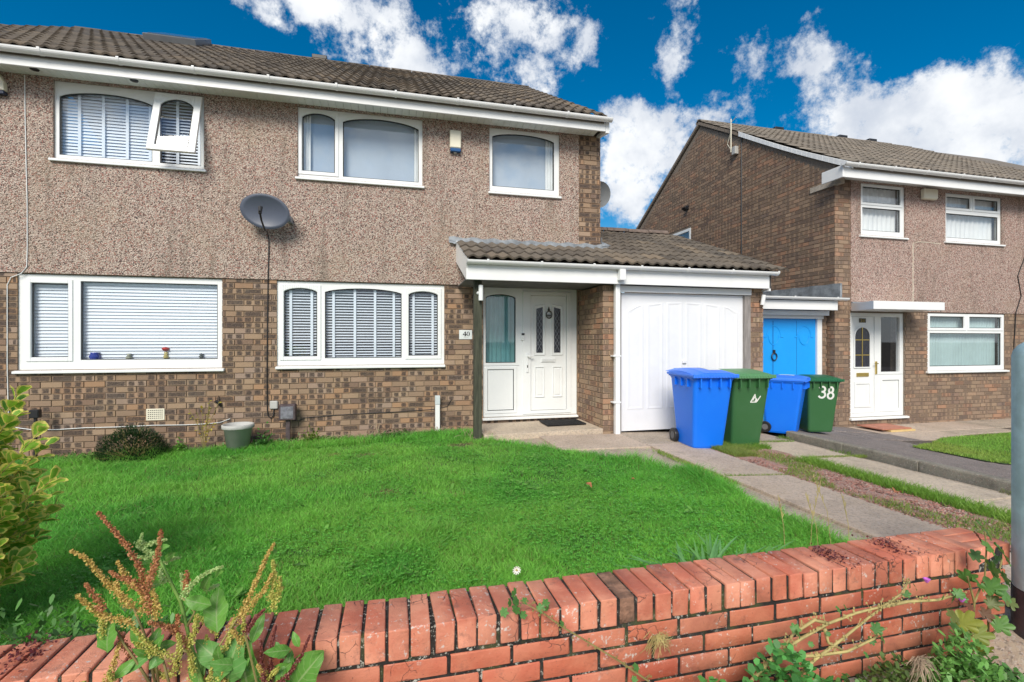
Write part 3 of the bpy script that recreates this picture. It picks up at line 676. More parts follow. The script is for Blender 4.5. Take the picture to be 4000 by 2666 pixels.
# blinds and nets behind the panes, and sheets standing in for reflected sky
blind('b', 'white blind tightly closed in the narrow side light of the lower left window', -4.31, -3.83, 1.03, 2.03, .092, .0415, 1.05, depth=.05)
blind('b', 'wide white blind tightly closed in the big lower left window pane', -3.80, -2.20, 1.02, 2.05, .092, .0415, 1.08, depth=.05)
blind('b', 'slatted blind half open in the narrow left light of the three-part window', -1.46, -.98, 1.04, 2.02, .092, .0385, .50, (-1.355, -1.085), depth=.042)
blind('b', 'wide slatted blind half open in the middle of the three-part window', -.94, .16, 1.02, 2.04, .092, .0385, .50, (-.80, -.515, -.24, .02), depth=.042)
blind('b', 'slatted blind half open in the narrow light beside the number plate', .20, .68, 1.04, 2.02, .092, .0385, .52, (.30, .575), depth=.042)
blind('b', 'white taped blind in the large fixed pane of the upper left window', -4.0, -2.97, 3.55, 4.42, .085, .040, 1.12, (-3.80, -3.545, -3.285, -3.03), depth=.046)
blind('b', 'white taped blind behind the open sash of the upper left window', -2.94, -2.40, 3.55, 4.44, .085, .040, .85, (-2.72, -2.47), depth=.042)
def flat_sheet(label, x0, x1, z0, z1, y, m, waves, amp): return curtain('curtain', label, x0, x1, z0, z1, y, m, waves, amp, 'curtains in the upper windows')
flat_sheet('plain pale grey sheet standing in for sky reflected in the upper middle window', -1.24, .40, 3.54, 4.465, .13, M_CURTAIN, 3, .008)  # added sheet, its colour painted as the reflected sky
flat_sheet('pale grey sheet standing in for sky reflected in the single upper window by the corner', 1.42, 2.50, 3.54, 4.465, .13, M_CURTAIN, 2, .008)  # second added sheet with the sky reflection put into its colour
flat_sheet('narrow white net edge at the left of the upper middle window', -1.22, -1.10, 3.55, 4.45, .095, M_NET, 3, .012)
flat_sheet('narrow white net edge at the right of the upper middle window', .31, .40, 3.55, 4.45, .095, M_NET, 3, .012)
flat_sheet('narrow white net edge at the right of the single upper window', 2.32, 2.48, 3.55, 4.45, .095, M_NET, 4, .012)
# ------------------------------------------------------------------ front door unit
f = MB(); y0 = .02
X0, X1, Z0, Z1 = DOORU
frame_cell(f, (X0, 1.88, .905, Z1), (1.358, 1.823, .948, 1.985, .05), y0, y0 + .07)
frame_cell(f, (X0, 1.88, Z0, .900), (1.372, 1.805, .215, .862, 0), y0, y0 + .07)
frame_cell(f, (1.88, X1, Z0, Z1), (2.055, 2.648, .205, 1.985, 0), y0, y0 + .07)
du = f.build('door_frame', M_UPVC, house)
for a in ((1.93, 2.715, .16, 2.04, 2.06, 2.643, .21, 1.98),):
    s = MB(); frame_cell(s, a[:4], (a[4], a[5], a[6], a[7], 0), y0 - .014, y0 + .004); s.build('door_casing', M_UPVC, du, bevel=.004, segs=1)
s = MB(); frame_cell(s, (1.345, 1.84, .185, .888), (1.385, 1.793, .228, .85, 0), y0 - .012, y0 + .004); s.build('panel_bead', M_UPVC, du, bevel=.004, segs=1)
box_part('lower_panel', M_UPVC, du, 1.392, 1.786, y0 + .008, y0 + .03, .235, .843, bevel=.004)
box_part('panel_gasket', M_GASKET, du, 1.372, 1.805, y0 + .031, y0 + .04, .215, .862)
oo = (1.358, 1.823, .948, 1.985, .05); g = outline(oo, y0 + .014); ii = outline(oo, y0 + .014, .011); t = MB(); n = len(g)
for k_ in range(n): t.prism([g[k_], g[(k_ + 1) % n], ii[(k_ + 1) % n], ii[k_]], (0, .012, 0))
t.build('gasket', M_GASKET, du); t = MB(); t.add(outline(oo, y0 + .03), [tuple(range(n))]); t.build('pane', M_FROST, du)
curtain('curtain', 'pale teal net curtain behind the arched side light of the front door', 1.33, 1.85, .92, 2.05, .16, plain('teal_net', (.44, .62, .62), .95, .08, 3), 7, .018)
s = MB(); s.prism([(X0 - .01, -.06, .095), (X0 - .01, -.06, .120), (X0 - .01, .03, .134), (X0 - .01, .03, .095)], (X1 - X0 + .01, 0, 0)); s.build('threshold', M_UPVC, du, bevel=.003, segs=1)
dl = MB(); dl.box(2.064, 2.639, y0 + .012, y0 + .055, .214, 1.976)
door = dl.build('front_door', M_UPVC, house)
box_part('door_gasket', M_GASKET, door, 2.055, 2.648, y0 + .056, y0 + .062, .205, 1.985)
def moulding(x0, x1, z0, z1a, z1b, t=.016):
    m = MB(); y = y0 - .002
    q = [(x0, y, z0), (x1, y, z0), (x1, y, z1b), (x0, y, z1a)]; i = [(x0 + t, y, z0 + t), (x1 - t, y, z0 + t), (x1 - t, y, z1b - t), (x0 + t, y, z1a - t)]
    for k in range(4): m.prism([q[k], q[(k + 1) % 4], i[(k + 1) % 4], i[k]], (0, .013, 0))
    return m.build('moulding', M_UPVC, door, bevel=.004, segs=1)
M_LEADGLASS = plain('dark_door_glass', (.035, .038, .05), .15, .3, 30)
M_LEADLINE = plain('lead_came', (.30, .32, .36), .5)
for (a, b, za, zb) in ((2.154, 2.258, 1.775, 1.805), (2.441, 2.547, 1.805, 1.775)):
    moulding(a - .04, b + .04, 1.057, za + .045, zb + .045)
    m = MB().prism([(a, y0 + .009, 1.097), (b, y0 + .009, 1.097), (b, y0 + .009, zb), (a, y0 + .009, za)], (0, .004, 0)); gp = m.build('leaded_pane', M_LEADGLASS, door)
    m = MB(); nn = 7; h = (zb if zb < za else za) - 1.097; dz = h / nn
    for k in range(nn + 1):
        for s_ in (1, -1):
            xa, xb = (a, b) if s_ > 0 else (b, a)
            z0_, z1_ = 1.097 + (k - 1) * dz, 1.097 + (k + .0) * dz + dz
            if z0_ < 1.097 or z1_ > za + .02 and z1_ > zb + .02: continue
            m.tube([(xa, y0 + .0075, z0_), (xb, y0 + .0075, min(z1_, max(za, zb)))], .0022, 4)
    if m.v: m.build('lead_lattice', M_LEADLINE, gp)
for a, b in ((2.126, 2.284), (2.417, 2.574)):
    moulding(a, b, .409, .886, .886); box_part('raised_field', M_UPVC, door, a + .035, b - .035, y0 + .004, y0 + .014, .445, .85, bevel=.006)
box_part('letterplate', M_UPVC, door, 2.225, 2.463, y0 - .002, y0 + .014, .946, 1.012, bevel=.006)
box_part('letter_flap', plain('grey_letter_flap', (.66, .68, .68), .4), door, 2.245, 2.443, y0 - .008, y0 - .001, .960, .998, bevel=.004)
m = MB(); m.box(1.985, 2.02, y0 - .03, y0 - .012, .80, 1.10); m.tube([(2.002, y0 - .02, 1.045), (2.002, y0 - .06, 1.045), (2.09, y0 - .065, 1.045)], .011, 8); hd = m.build('door_handle', M_UPVC, du, bevel=.003, segs=1)
box_part('keyhole', M_BLACK, hd, 1.996, 2.010, y0 - .0325, y0 - .0302, .87, .91)
m = MB(); m.lathe([(0, 1.735), (.014, 1.742), (.02, 1.76), (.012, 1.778), (.006, 1.80), (0, 1.815)], (2.352, y0 - .004, 0), 10)
m.tube([(2.352 + .045 * math.cos(t), y0 - .018, 1.685 + .055 * math.sin(t)) for t in [2 * math.pi * i / 20 for i in range(21)]], .009, 6, caps=False); m.box(2.325, 2.38, y0 - .022, y0 - .006, 1.66, 1.685)
m.build('door_knocker', plain('dark_iron', (.10, .105, .10), .45, metal=.6), door)
# ================================================================== garage and porch canopy of number 40
GY = -.91
gar = thing('garage', 'white doored brick garage with tiled roof running over the front door as a canopy', 'garage', (4.2, GY, 0))
b = MB(); b.box(2.85, 3.08, GY + .012, -.002, -.12, 2.06); b.box(5.24, 5.46, GY + .012, 6.0, -.16, 2.10); b.box(3.21, 3.4, .0, 6.0, -.12, 2.3); b.box(3.4, 5.24, 5.8, 6.0, -.12, 2.3)
gw = b.build('wall', M_MORTAR, gar)
ms = side_mats(brick_rects(GY + .013, -.004, -.12, 2.055, j=.010), 2.85) + facade_mats(brick_rects(2.838, 3.08, -.12, 2.055), GY + .012) + facade_mats(brick_rects(5.24, 5.46, -.16, 2.09), GY + .012)
emit(gw, 'brick', ME_PORCH, ms, 'brickwork')
# roof: one slope from the gutter over the porch to the ridge beside the gable
GS = .386; GZ0 = 2.315; GYE = -1.13; GRY = 1.85
def gz_(y): return GZ0 + GS * (y - GYE)
r = MB(); r.prism([(.93, GYE + .03, gz_(GYE) - .02), (.93, -.03, gz_(-.03) - .02), (.93, -.03, gz_(-.03) - .06), (.93, GYE + .03, gz_(GYE) - .06)], (4.60, 0, 0))
r.prism([(3.215, -.03, gz_(-.03) - .02), (3.215, GRY, gz_(GRY) - .02), (3.215, 5.6, gz_(GRY) - 1.2), (3.215, 5.6, gz_(GRY) - 1.26), (3.215, GRY, gz_(GRY) - .08), (3.215, -.03, gz_(-.03) - .06)], (2.31, 0, 0))
groof = r.build('roof', M_TILE, gar)
ga = math.atan(GS); nrow = (0 - GYE) / math.cos(ga)
emit(groof, 'roof_tile', ME_TILE, tile_mats(.90, 5.56, GYE - .02, GZ0 - .005, GS, GRY, rowlimit=lambda s: (.90, 5.56) if s < nrow - .30 else (3.27, 5.56)), 'roof_tiles')
ridge_tiles(groof, 3.25, 5.2, GRY, gz_(GRY) + .01, M_PORCH if False else plain('ridge_tile_clay', (.16, .12, .10), .9, .3, 8, .4))
# lead flashing dressed over the top course of tiles
f = MB(); nx = 60; top, bot = [], []
for i in range(nx + 1):
    x = .80 + (3.34 - .80) * i / nx
    top.append((x, -.034, 2.80 + .012 * math.sin(i * .9))); 
    bot.append((x, -.040 - .10 * (1 if x > .9 else .4), 2.70 + .03 * math.cos(i / nx * (2.54 / .15) * 2 * math.pi) * .35 + .012 * random.random()))
mid = [(t[0], -.042, bb[2] + .035) for t, bb in zip(top, bot)]
f.strip(top, mid, (0, -.004, 0)); f.strip(mid, bot, (0, 0, -.004)); f.build('lead_flashing', M_LEAD, groof)
f = MB(); a0 = [(3.207, -.05 + .1 * i, gz_(-.05 + .1 * i) + .17) for i in range(18)]; a1 = [(3.213, p[1], p[2] - .13) for p in a0]; a2 = [(3.36, p[1], gz_(p[1]) + .055) for p in a0]
f.strip(a0, a1, (.004, 0, 0)); f.strip(a1, a2, (0, 0, .004)); f.build('lead_flashing', M_LEAD, groof)
# timber work
box_part('fascia', M_TRIM, gar, .905, 5.465, -1.06, -1.035, 2.055, 2.262, bevel=.003)
box_part('fascia_board', M_TRIM, gar, 3.09, 5.236, GY - .022, GY + .01, 1.965, 2.054, bevel=.003)
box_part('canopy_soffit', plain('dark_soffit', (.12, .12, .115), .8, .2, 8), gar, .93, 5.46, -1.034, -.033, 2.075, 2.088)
box_part('canopy_beam', M_GREYWOOD, gar, 1.0, 2.845, -.88, -.80, 2.0, 2.07) if False else None
p = MB(); p.prism([(.905, -1.035, 2.055), (.905, -.035, 2.055 + GS * 1.0), (.905, -.035, gz_(-.035) + .01), (.905, -1.12, 2.315), (.905, -1.06, 2.2)], (.022, 0, 0)); p.build('bargeboard', M_TRIM, gar)
p = MB(); p.prism([(5.44, -1.06, 2.06), (5.44, -1.06, 2.28), (5.44, GRY, gz_(GRY) - .06), (5.44, GRY, gz_(GRY) - .20), (5.44, -.9, 2.10)], (.024, 0, 0)); p.build('bargeboard', M_TRIM, gar)
p = MB(); p.box(5.43, 5.462, -1.0605, GY - .001, 2.02, 2.054); p.build('eaves_block', M_TRIM, gar)
gutter_run(gar, .90, 5.535, -1.115, 2.292, r=.050, step=.72)
# square downpipe
p = MB(); p.box(2.975, 3.06, -1.155, -1.07, 2.10, 2.245); p.box(2.982, 3.052, GY - .095, GY - .025, -.08, 2.15)
dp = p.build('downpipe', M_TRIM, gar, bevel=.006)
for z in (.42, 1.06): box_part('pipe_bracket', M_TRIM, dp, 2.945, 3.060, GY - .100, GY - .001, z, z + .022, bevel=.002)
# posts beside the garage door
box_part('door_post', M_GREYWOOD, gar, 3.081, 3.128, GY + .03, GY + .11, -.02, 1.965); box_part('door_post', M_GREYWOOD, gar, 5.136, 5.239, GY + .002, GY + .10, -.06, 1.964)
# up-and-over door with six arched panels
dx0, dx1, dz0, dz1 = 3.13, 5.134, .005, 1.960; yd = GY + .045
gd = MB().box(dx0, dx1, yd, yd + .04, dz0, dz1).build('garage_door', plain('garage_door_white', (.78, .79, .82), .42, .03, 2, .10), gar)
M_GD = gd.data.materials[0]
npn = 6; pw = (dx1 - dx0 - .12) / npn
def arcz(x): t = (x - (dx0 + dx1) / 2) / ((dx1 - dx0) / 2); return 1.845 - .105 * t * t - .10 * max(0, abs(t) - .72) ** 1.2 * 3.2
for i in range(npn):
    a = dx0 + .06 + pw * i + .022; c = a + pw - .044; n = 10
    tp = [(a + (c - a) * k / n, yd - .001, arcz(a + (c - a) * k / n)) for k in range(n + 1)]
    poly = [(a, yd, .30), (c, yd, .30)] + tp[::-1]
    t_ = .020; cx = (a + c) / 2
    inner = [(cx + (p[0] - cx) * (1 - 2 * t_ / (c - a)), p[1], (p[2] - t_ if p[2] > 1 else p[2] + t_)) for p in poly]
    m = MB()
    for k in range(len(poly)):
        q = (k + 1) % len(poly); A, B_ = Vector(poly[k]), Vector(poly[q]); Cc, Dd = Vector(inner[q]), Vector(inner[k])
        m.add([A, B_, Cc + Vector((0, -.0045, 0)), Dd + Vector((0, -.0045, 0))], [(0, 1, 2, 3)])
        in2 = [cx + (p[0] - cx) * (1 - 5 * t_ / (c - a)) for p in (inner[k], inner[q])]
        E2 = Vector((in2[1], yd, Cc.z + (-t_ if Cc.z > 1 else t_))); F2 = Vector((in2[0], yd, Dd.z + (-t_ if Dd.z > 1 else t_)))
        m.add([Dd + Vector((0, -.0045, 0)), Cc + Vector((0, -.0045, 0)), E2, F2], [(0, 1, 2, 3)])
    m.build('door_panel', M_GD, gd)
box_part('door_handle', M_GD, gd, 4.10, 4.16, yd - .03, yd - .001, .95, 1.0, bevel=.008)
post = MB().box(1.034, 1.135, -.90, -.80, -.05, 2.074).build('porch_post', M_GREENPOST, gar, bevel=.006)

# ================================================================== neighbouring house on the right
DZ = -.28
NX0, NX1 = 7.80, 18.0
nb = thing('semi_detached_house', 'neighbouring brown brick house with large bare gable wall and gold-barred white door', 'house', (11, 0, DZ))
NW1, NW2, NG = (8.36, 9.42, 3.235, 4.19), (10.42, 11.93, 3.225, 4.165), (9.985, 12.03, .705, 1.815)
ND = (8.135, 9.42, -.125, 1.80)
GWIN = (4.35, 5.45, 3.62, 4.33)
def nroof(y): return 4.34 + SL * (y + .38) if y <= 3.95 else 4.34 + SL * (8.28 - y)
w = MB(); wall_open(w, NX0, NX1, -.6, 4.34, .0, .26, [NW1, NW2, NG, ND])
wall_y = MB(); wall_open(wall_y, .26, 8.2, -.6, 4.34, NX0, NX0 + .26, [GWIN])
w.add([(p[1], p[0], p[2]) for p in wall_y.v], wall_y.f)
w.box(NX1 - .26, NX1, .26, 8.2, -.6, 4.34); w.box(NX0 + .26, NX1 - .26, 7.95, 8.2, -.6, 4.34)
w.prism([(NX0, .0, 4.342), (NX0, -.0, nroof(0) - .09), (NX0, 3.95, nroof(3.95) - .09), (NX0, 7.9, nroof(7.9) - .09), (NX0, 8.2, 4.342)], (.26, 0, 0))
nw = w.build('wall', M_MORTAR2, nb)
box_part('floor_slab', M_DARK, nb, NX0 + .262, NX1 - .262, .262, 7.94, 1.97, 2.17); box_part('ground_slab', M_DARK, nb, NX0 + .262, NX1 - .262, .262, 7.94, -.4, -.15)
box_part('room_wall', M_DARK, nb, NX0 + .263, NX1 - .263, 2.6, 2.7, -.15, 1.97); box_part('room_wall', M_DARK, nb, NX0 + .263, NX1 - .263, 2.6, 2.7, 2.171, 4.3)
rects = brick_rects(8.135, 13.5, -.40, 1.83, [NG, (8.1, 9.425, -.15, 2.3)]) + brick_rects(7.787, 8.135, -.40, 4.30)
ms = facade_mats(rects, 0.0)
gr = brick_rects(-.012, 8.0, -.40, 6.9, [GWIN], roof=lambda y: nroof(y) - .12)
ms2 = side_mats(gr, NX0)
emit(nw, 'brick', ME_BRICK2, ms + ms2, 'brickwork')
d = MB(); wall_open(d, 8.135, NX1, 1.835, 4.235, -.026, -.001, [NW1, NW2]); d.build('render_coat', M_DASH2, nb)
# two or three slightly proud, decayed courses on the pilaster
r = MB(); r.prism([(7.76, -.38, 4.34), (7.76, 3.95, nroof(3.95)), (7.76, 8.28, 4.34), (7.76, 8.28, 4.27), (7.76, 3.95, nroof(3.95) - .07), (7.76, -.38, 4.27)], (NX1 - 7.76, 0, 0))
nr = r.build('roof', M_TILE2, nb)
emit(nr, 'roof_tile', ME_TILE2, tile_mats(7.74, 14.6, -.42, 4.355, SL, 3.95), 'roof_tiles')
ridge_tiles(nr, 7.74, 14.0, 3.95, 6.965, M_TILE2)
for x in (10.05, 12.2, 13.25): box_part('ridge_vent', M_BLACK, nr, x, x + .28, 3.86, 4.04, 7.015, 7.09, bevel=.01)
# sagging white verge trim on the front half of the gable
v = MB(); A, B_ = [], []
for i in range(25):
    y = -.40 + 2.85 * i / 24; sag = -.05 * math.sin(i / 24 * math.pi)
    A.append((7.735, y, nroof(y) + .055 + sag)); B_.append((7.735, y, nroof(y) - .06 + sag * .6))
v.strip(A, B_, (.03, 0, 0)); v.build('verge_trim', M_TRIM, nr, bevel=.004, segs=1)
v = MB(); v.prism([(7.745, 2.5, nroof(2.5) - .05), (7.745, 3.95, nroof(3.95) - .05), (7.745, 8.2, nroof(8.2) - .05), (7.745, 8.2, nroof(8.2) + .03), (7.745, 3.95, nroof(3.95) + .03), (7.745, 2.5, nroof(2.5) + .03)], (.025, 0, 0)); v.build('verge_mortar', M_MORTAR2, nr)
box_part('fascia', M_TRIM, nb, 7.60, NX1, -.36, -.335, 4.125, 4.30, bevel=.004)
box_part('soffit', M_TRIM, nb, 7.60, NX1, -.3345, -.0275, 4.222, 4.234)
box_part('eaves_end', M_TRIM, nb, 7.565, 7.599, -.37, .06, 4.12, 4.33, bevel=.005)
box_part('concrete_corbel', plain('pale_corbel', (.42, .37, .31), .9, .2, 12, .3), nw, NX0 - .04, NX0 + .05, -.15, .50, 4.10, 4.20)
gutter_run(nb, 7.52, NX1, -.425, 4.345)
n1 = window(nb, NW1, [((NW1[0], NW1[1], 3.80, NW1[3]), (8.43, 9.33, 3.85, 4.14, 0)), ((NW1[0], NW1[1], NW1[2], 3.80), (8.43, 9.33, 3.33, 3.755, 0))], .006, sash=(0,), ext=.04)
n2 = window(nb, NW2, [((10.42, 11.16, 3.83, 4.165), (10.48, 11.10, 3.895, 4.10, 0)), ((11.16, 11.93, 3.83, 4.165), (11.22, 11.86, 3.895, 4.10, 0)), ((10.42, 11.93, NW2[2], 3.83), (10.48, 11.86, 3.30, 3.775, 0))], .006, sash=(0, 1), ext=.04)
n3 = window(nb, NG, [((9.985, 11.0, 1.48, 1.815), (10.06, 10.94, 1.535, 1.755, 0)), ((11.0, 12.03, 1.48, 1.815), (11.08, 11.95, 1.535, 1.755, 0)), ((9.985, 12.03, NG[2], 1.48), (10.06, 11.95, .79, 1.435, 0))], .006, sash=(0, 1), ext=.05)
gwin = MB(); a, c_, p_, q_ = GWIN
frame_cell(gwin, (a, c_, p_, q_), (a + .07, c_ - .07, p_ + .07, q_ - .07, 0), NX0 - .02, NX0 + .06); gwin.v = [(y, x, z) for x, y, z in gwin.v]
gwo = gwin.build('window', M_UPVC, nb); pn = MB(); pn.add([(NX0 + .02, a + .07, p_ + .07), (NX0 + .02, c_ - .07, p_ + .07), (NX0 + .02, c_ - .07, q_ - .07), (NX0 + .02, a + .07, q_ - .07)], [(0, 1, 2, 3)]); pn.build('pane', M_GLASS, gwo)
curtain('curtain', 'white net curtain in the neighbour\'s small upper window', 8.40, 9.38, 3.26, 4.17, .14, M_NET, 9, .014, 'curtains at number 38')
curtain('curtain', 'white net curtain in the neighbour\'s wide upper window', 10.45, 11.90, 3.25, 4.15, .14, M_NET, 12, .014, 'curtains at number 38')
curtain('curtain', 'pale teal vertical blind filling the neighbour\'s ground floor window', 10.02, 12.0, .72, 1.80, .14, plain('teal_blind', (.44, .57, .57), .9, .06, 3), 26, .012, 'curtains at number 38')
f = MB(); q = (4.37, 5.43, 3.63, 4.32); f.add([(NX0 + .14, q[0], q[2]), (NX0 + .14, q[1], q[2]), (NX0 + .14, q[1], q[3]), (NX0 + .14, q[0], q[3])], [(0, 1, 2, 3)])
tag(f.build('window_blind', M_CURTAIN), 'plain grey blind drawn down behind the small side window in the gable', 'blind')
# door and side light
y0 = .02; f = MB()
frame_cell(f, (8.135, 8.80, -.125, 1.80), (8.20, 8.735, -.06, 1.735, 0), y0, y0 + .07)
frame_cell(f, (8.80, 9.42, .655, 1.80), (8.885, 9.335, .70, 1.73, 0), y0, y0 + .07); frame_cell(f, (8.80, 9.42, -.125, .65), (8.88, 9.34, -.02, .57, 0), y0, y0 + .07)
nd = f.build('door_frame', M_UPVC, nb)
pn = MB(); pn.add([(8.885, y0 + .03, .70), (9.335, y0 + .03, .70), (9.335, y0 + .03, 1.73), (8.885, y0 + .03, 1.73)], [(0, 1, 2, 3)]); pn.build('pane', M_GLASS, nd)
box_part('lower_panel', M_UPVC, nd, 8.885, 9.335, y0 + .01, y0 + .03, -.015, .565, bevel=.005)
s = MB(); frame_cell(s, (8.86, 9.36, -.045, .60), (8.91, 9.31, .01, .545, 0), y0 - .012, y0 + .003); s.build('panel_bead', M_UPVC, nd, bevel=.004, segs=1)
s = MB(); s.prism([(8.11, -.06, -.17), (8.11, -.06, -.14), (8.11, .03, -.127), (8.11, .03, -.17)], (1.36, 0, 0)); s.build('threshold', M_UPVC, nd)
ndd = MB().box(8.204, 8.731, y0 + .012, y0 + .05, -.056, 1.731).build('front_door', M_UPVC, nb)
cx = 8.45; ap = [(cx - .17, y0 + .006, .80), (cx + .17, y0 + .006, .80)] + [(cx + .17 * math.cos(t), y0 + .006, 1.36 + .17 * math.sin(t)) for t in [math.pi * i / 14 for i in range(15)]]
m = MB(); m.prism(ap, (0, .004, 0)); gp = m.build('arched_pane', M_LEADGLASS, ndd)
m = MB(); iv = [(cx + (p[0] - cx) * 1.13, p[1], 1.12 + (p[2] - 1.12) * 1.07) for p in ap]
for k in range(len(ap)): k2 = (k + 1) % len(ap); m.prism([ap[k], ap[k2], iv[k2], iv[k]], (0, -.012, 0))
m.build('pane_surround', M_UPVC, ndd, bevel=.003, segs=1)
m = MB(); m.box(cx - .008, cx + .008, y0 - .001, y0 + .005, .80, 1.53)
for z in (1.02, 1.30): m.box(cx - .17, cx + .17, y0 - .0015, y0 + .0055, z - .008, z + .008)
m.build('glazing_bars', M_BRASS, gp)
box_part('letterplate', M_BRASS, ndd, 8.32, 8.60, y0 - .006, y0 + .011, .62, .69, bevel=.006)
for z in (.08, .115): pass
s = MB(); frame_cell(s, (8.27, 8.66, .05, .53), (8.31, 8.62, .10, .48, 0), y0 - .002, y0 + .012); s.build('moulding', M_UPVC, ndd, bevel=.004, segs=1)
m = MB(); m.box(8.745, 8.775, y0 - .02, y0 - .001, .66, .90); m.tube([(8.76, y0 - .015, .86), (8.76, y0 - .05, .86), (8.68, y0 - .055, .86)], .010, 8); m.build('door_handle', M_BRASS, nd)
box_part('number_tablet', plain('tarnished_tablet', (.05, .045, .025), .4), ndd, 8.38, 8.54, y0 + .004, y0 + .011, 1.62, 1.70, bevel=.003)
def stroke(mb, pts, wd, y, d=.003, rel=None):
    for (x0, z0), (x1, z1) in zip(pts, pts[1:]):
        t = Vector((x1 - x0, 0, z1 - z0)); L = t.length
        if L < 1e-6: continue
        t /= L; n = Vector((-t.z, 0, t.x)) * wd / 2; e = t * wd * .3; a, b_ = Vector((x0, y, z0)) - e, Vector((x1, y, z1)) + e
        mb.prism([a + n, b_ + n, b_ - n, a - n], (0, -d, 0))
def ell(cx, cz, rx, rz, a0=0, a1=360, n=18): return [(cx + rx * math.cos(R(a0 + (a1 - a0) * i / n)), cz + rz * math.sin(R(a0 + (a1 - a0) * i / n))) for i in range(n + 1)]
def digit3(ox, oz, h): return ell(ox, oz + h * .26, h * .2, h * .2, 120, -60, 8)[:0] + ell(ox, oz + h * .24, h * .22, h * .22, 120, -150, 12)[::1]
m = MB()
for k, ch in enumerate('38'):
    ox = 8.432 + k * .056
    if ch == '3': stroke(m, ell(ox, 1.672, .013, .0125, 150, -80, 10), .006, y0 + .004, .002); stroke(m, ell(ox, 1.648, .014, .0135, 80, -150, 10), .006, y0 + .004, .002)
    else: stroke(m, ell(ox, 1.672, .0115, .0115), .006, y0 + .004, .002); stroke(m, ell(ox, 1.647, .0135, .0135), .006, y0 + .004, .002)
m.build('house_number', M_BRASS, ndd)
# flat white canopy over the neighbour's door
p = MB(); p.prism([(7.93, -.62, 1.825), (9.53, -.62, 1.825), (9.53, -.027, 1.825), (8.14, -.027, 1.825), (8.14, -.03, 1.825)], (0, 0, .14)); p.build('door_canopy', M_TRIM, nb, bevel=.006)
box_part('lead_flashing', M_LEAD, nb, 8.14, 9.56, -.06, -.0275, 1.966, 1.995)
# garage of the neighbour
g38 = thing('garage', 'flat roofed brick garage with bright blue door between the two houses', 'garage', (6.6, .15, -.2))
GY2 = .15
b = MB(); b.box(5.48, 5.62, GY2, 6, -.5, 2.0); b.box(7.66, 7.785, GY2 + .02, 6, -.5, 2.0); b.box(5.62, 7.66, 5.8, 6, -.5, 2.0)
g2w = b.build('wall', M_MORTAR2, g38)
emit(g2w, 'brick', ME_BRICK2, facade_mats(brick_rects(7.66, 7.786, -.45, 1.82), GY2 + .02), 'brickwork')
box_part('roof', plain('roofing_felt', (.11, .12, .125), .9, .3, 9), g38, 5.49, 7.785, -.12, 6.0, 2.0, 2.045)
f = MB(); ft = [(7.755, -.14 + .15 * i, 2.31 + .02 * i * .15 + .006 * math.sin(i * 2.1)) for i in range(20)]; fb = [(7.755, p[1], 2.05) for p in ft]; f.strip(ft, fb, (.004, 0, 0)); f.prism([(7.755, -.145, 2.05), (7.755, -.145, 2.31), (7.80, -.145, 2.31), (7.80, -.145, 2.05)], (0, .004, 0)); f.build('lead_flashing', M_LEAD, g38)
box_part('fascia', M_TRIM, g38, 5.49, 7.69, -.16, -.135, 1.825, 1.985, bevel=.003)
box_part('fascia_board', M_TRIM, g38, 5.62, 7.70, .02, .05, 1.74, 1.825, bevel=.003); box_part('door_head', M_TRIM, g38, 5.62, 7.66, .10, .16, 1.683, 1.76, bevel=.003)
box_part('soffit', M_TRIM, g38, 5.50, 7.69, -.134, .14, 1.93, 1.94)
gutter_run(g38, 5.50, 7.85, -.21, 2.04, r=.048, step=.9)
box_part('door_post', M_TRIM, g38, 7.55, 7.655, .13, .23, -.28, 1.682, bevel=.004)
bd = MB().box(5.63, 7.545, .17, .21, -.25, 1.682).build('garage_door', M_BLUEDOOR, g38)
for x in (6.05, 6.60, 6.62, 7.12): box_part('door_groove', plain('blue_groove', (.004, .16, .5), .5), bd, x, x + .010, .1685, .1699, -.2, 1.64)
for cx in (5.97, 6.63, 7.29):
    m = MB(); cz = 1.36
    stroke(m, ell(cx, cz, .15, .19, 0, 180, 14) , .016, .169, .004); stroke(m, [(cx - .20, cz - .01), (cx - .15, cz)], .02, .169, .008); stroke(m, [(cx + .15, cz), (cx + .20, cz - .01)], .02, .169, .008)
    stroke(m, ell(cx, cz + .02, .11, .17, 180, 360, 12), .014, .169, .006); m.build('arched_moulding', M_BLUEDOOR, bd, bevel=.003, segs=1)
m = MB(); m.tube([(6.63 + .055 * math.cos(t), .15, 1.0 + .065 * math.sin(t)) for t in [2 * math.pi * i / 18 for i in range(19)]], .010, 6, caps=False); m.box(6.61, 6.65, .145, .169, 1.07, 1.12); m.build('ring_handle', M_BLACK, bd)
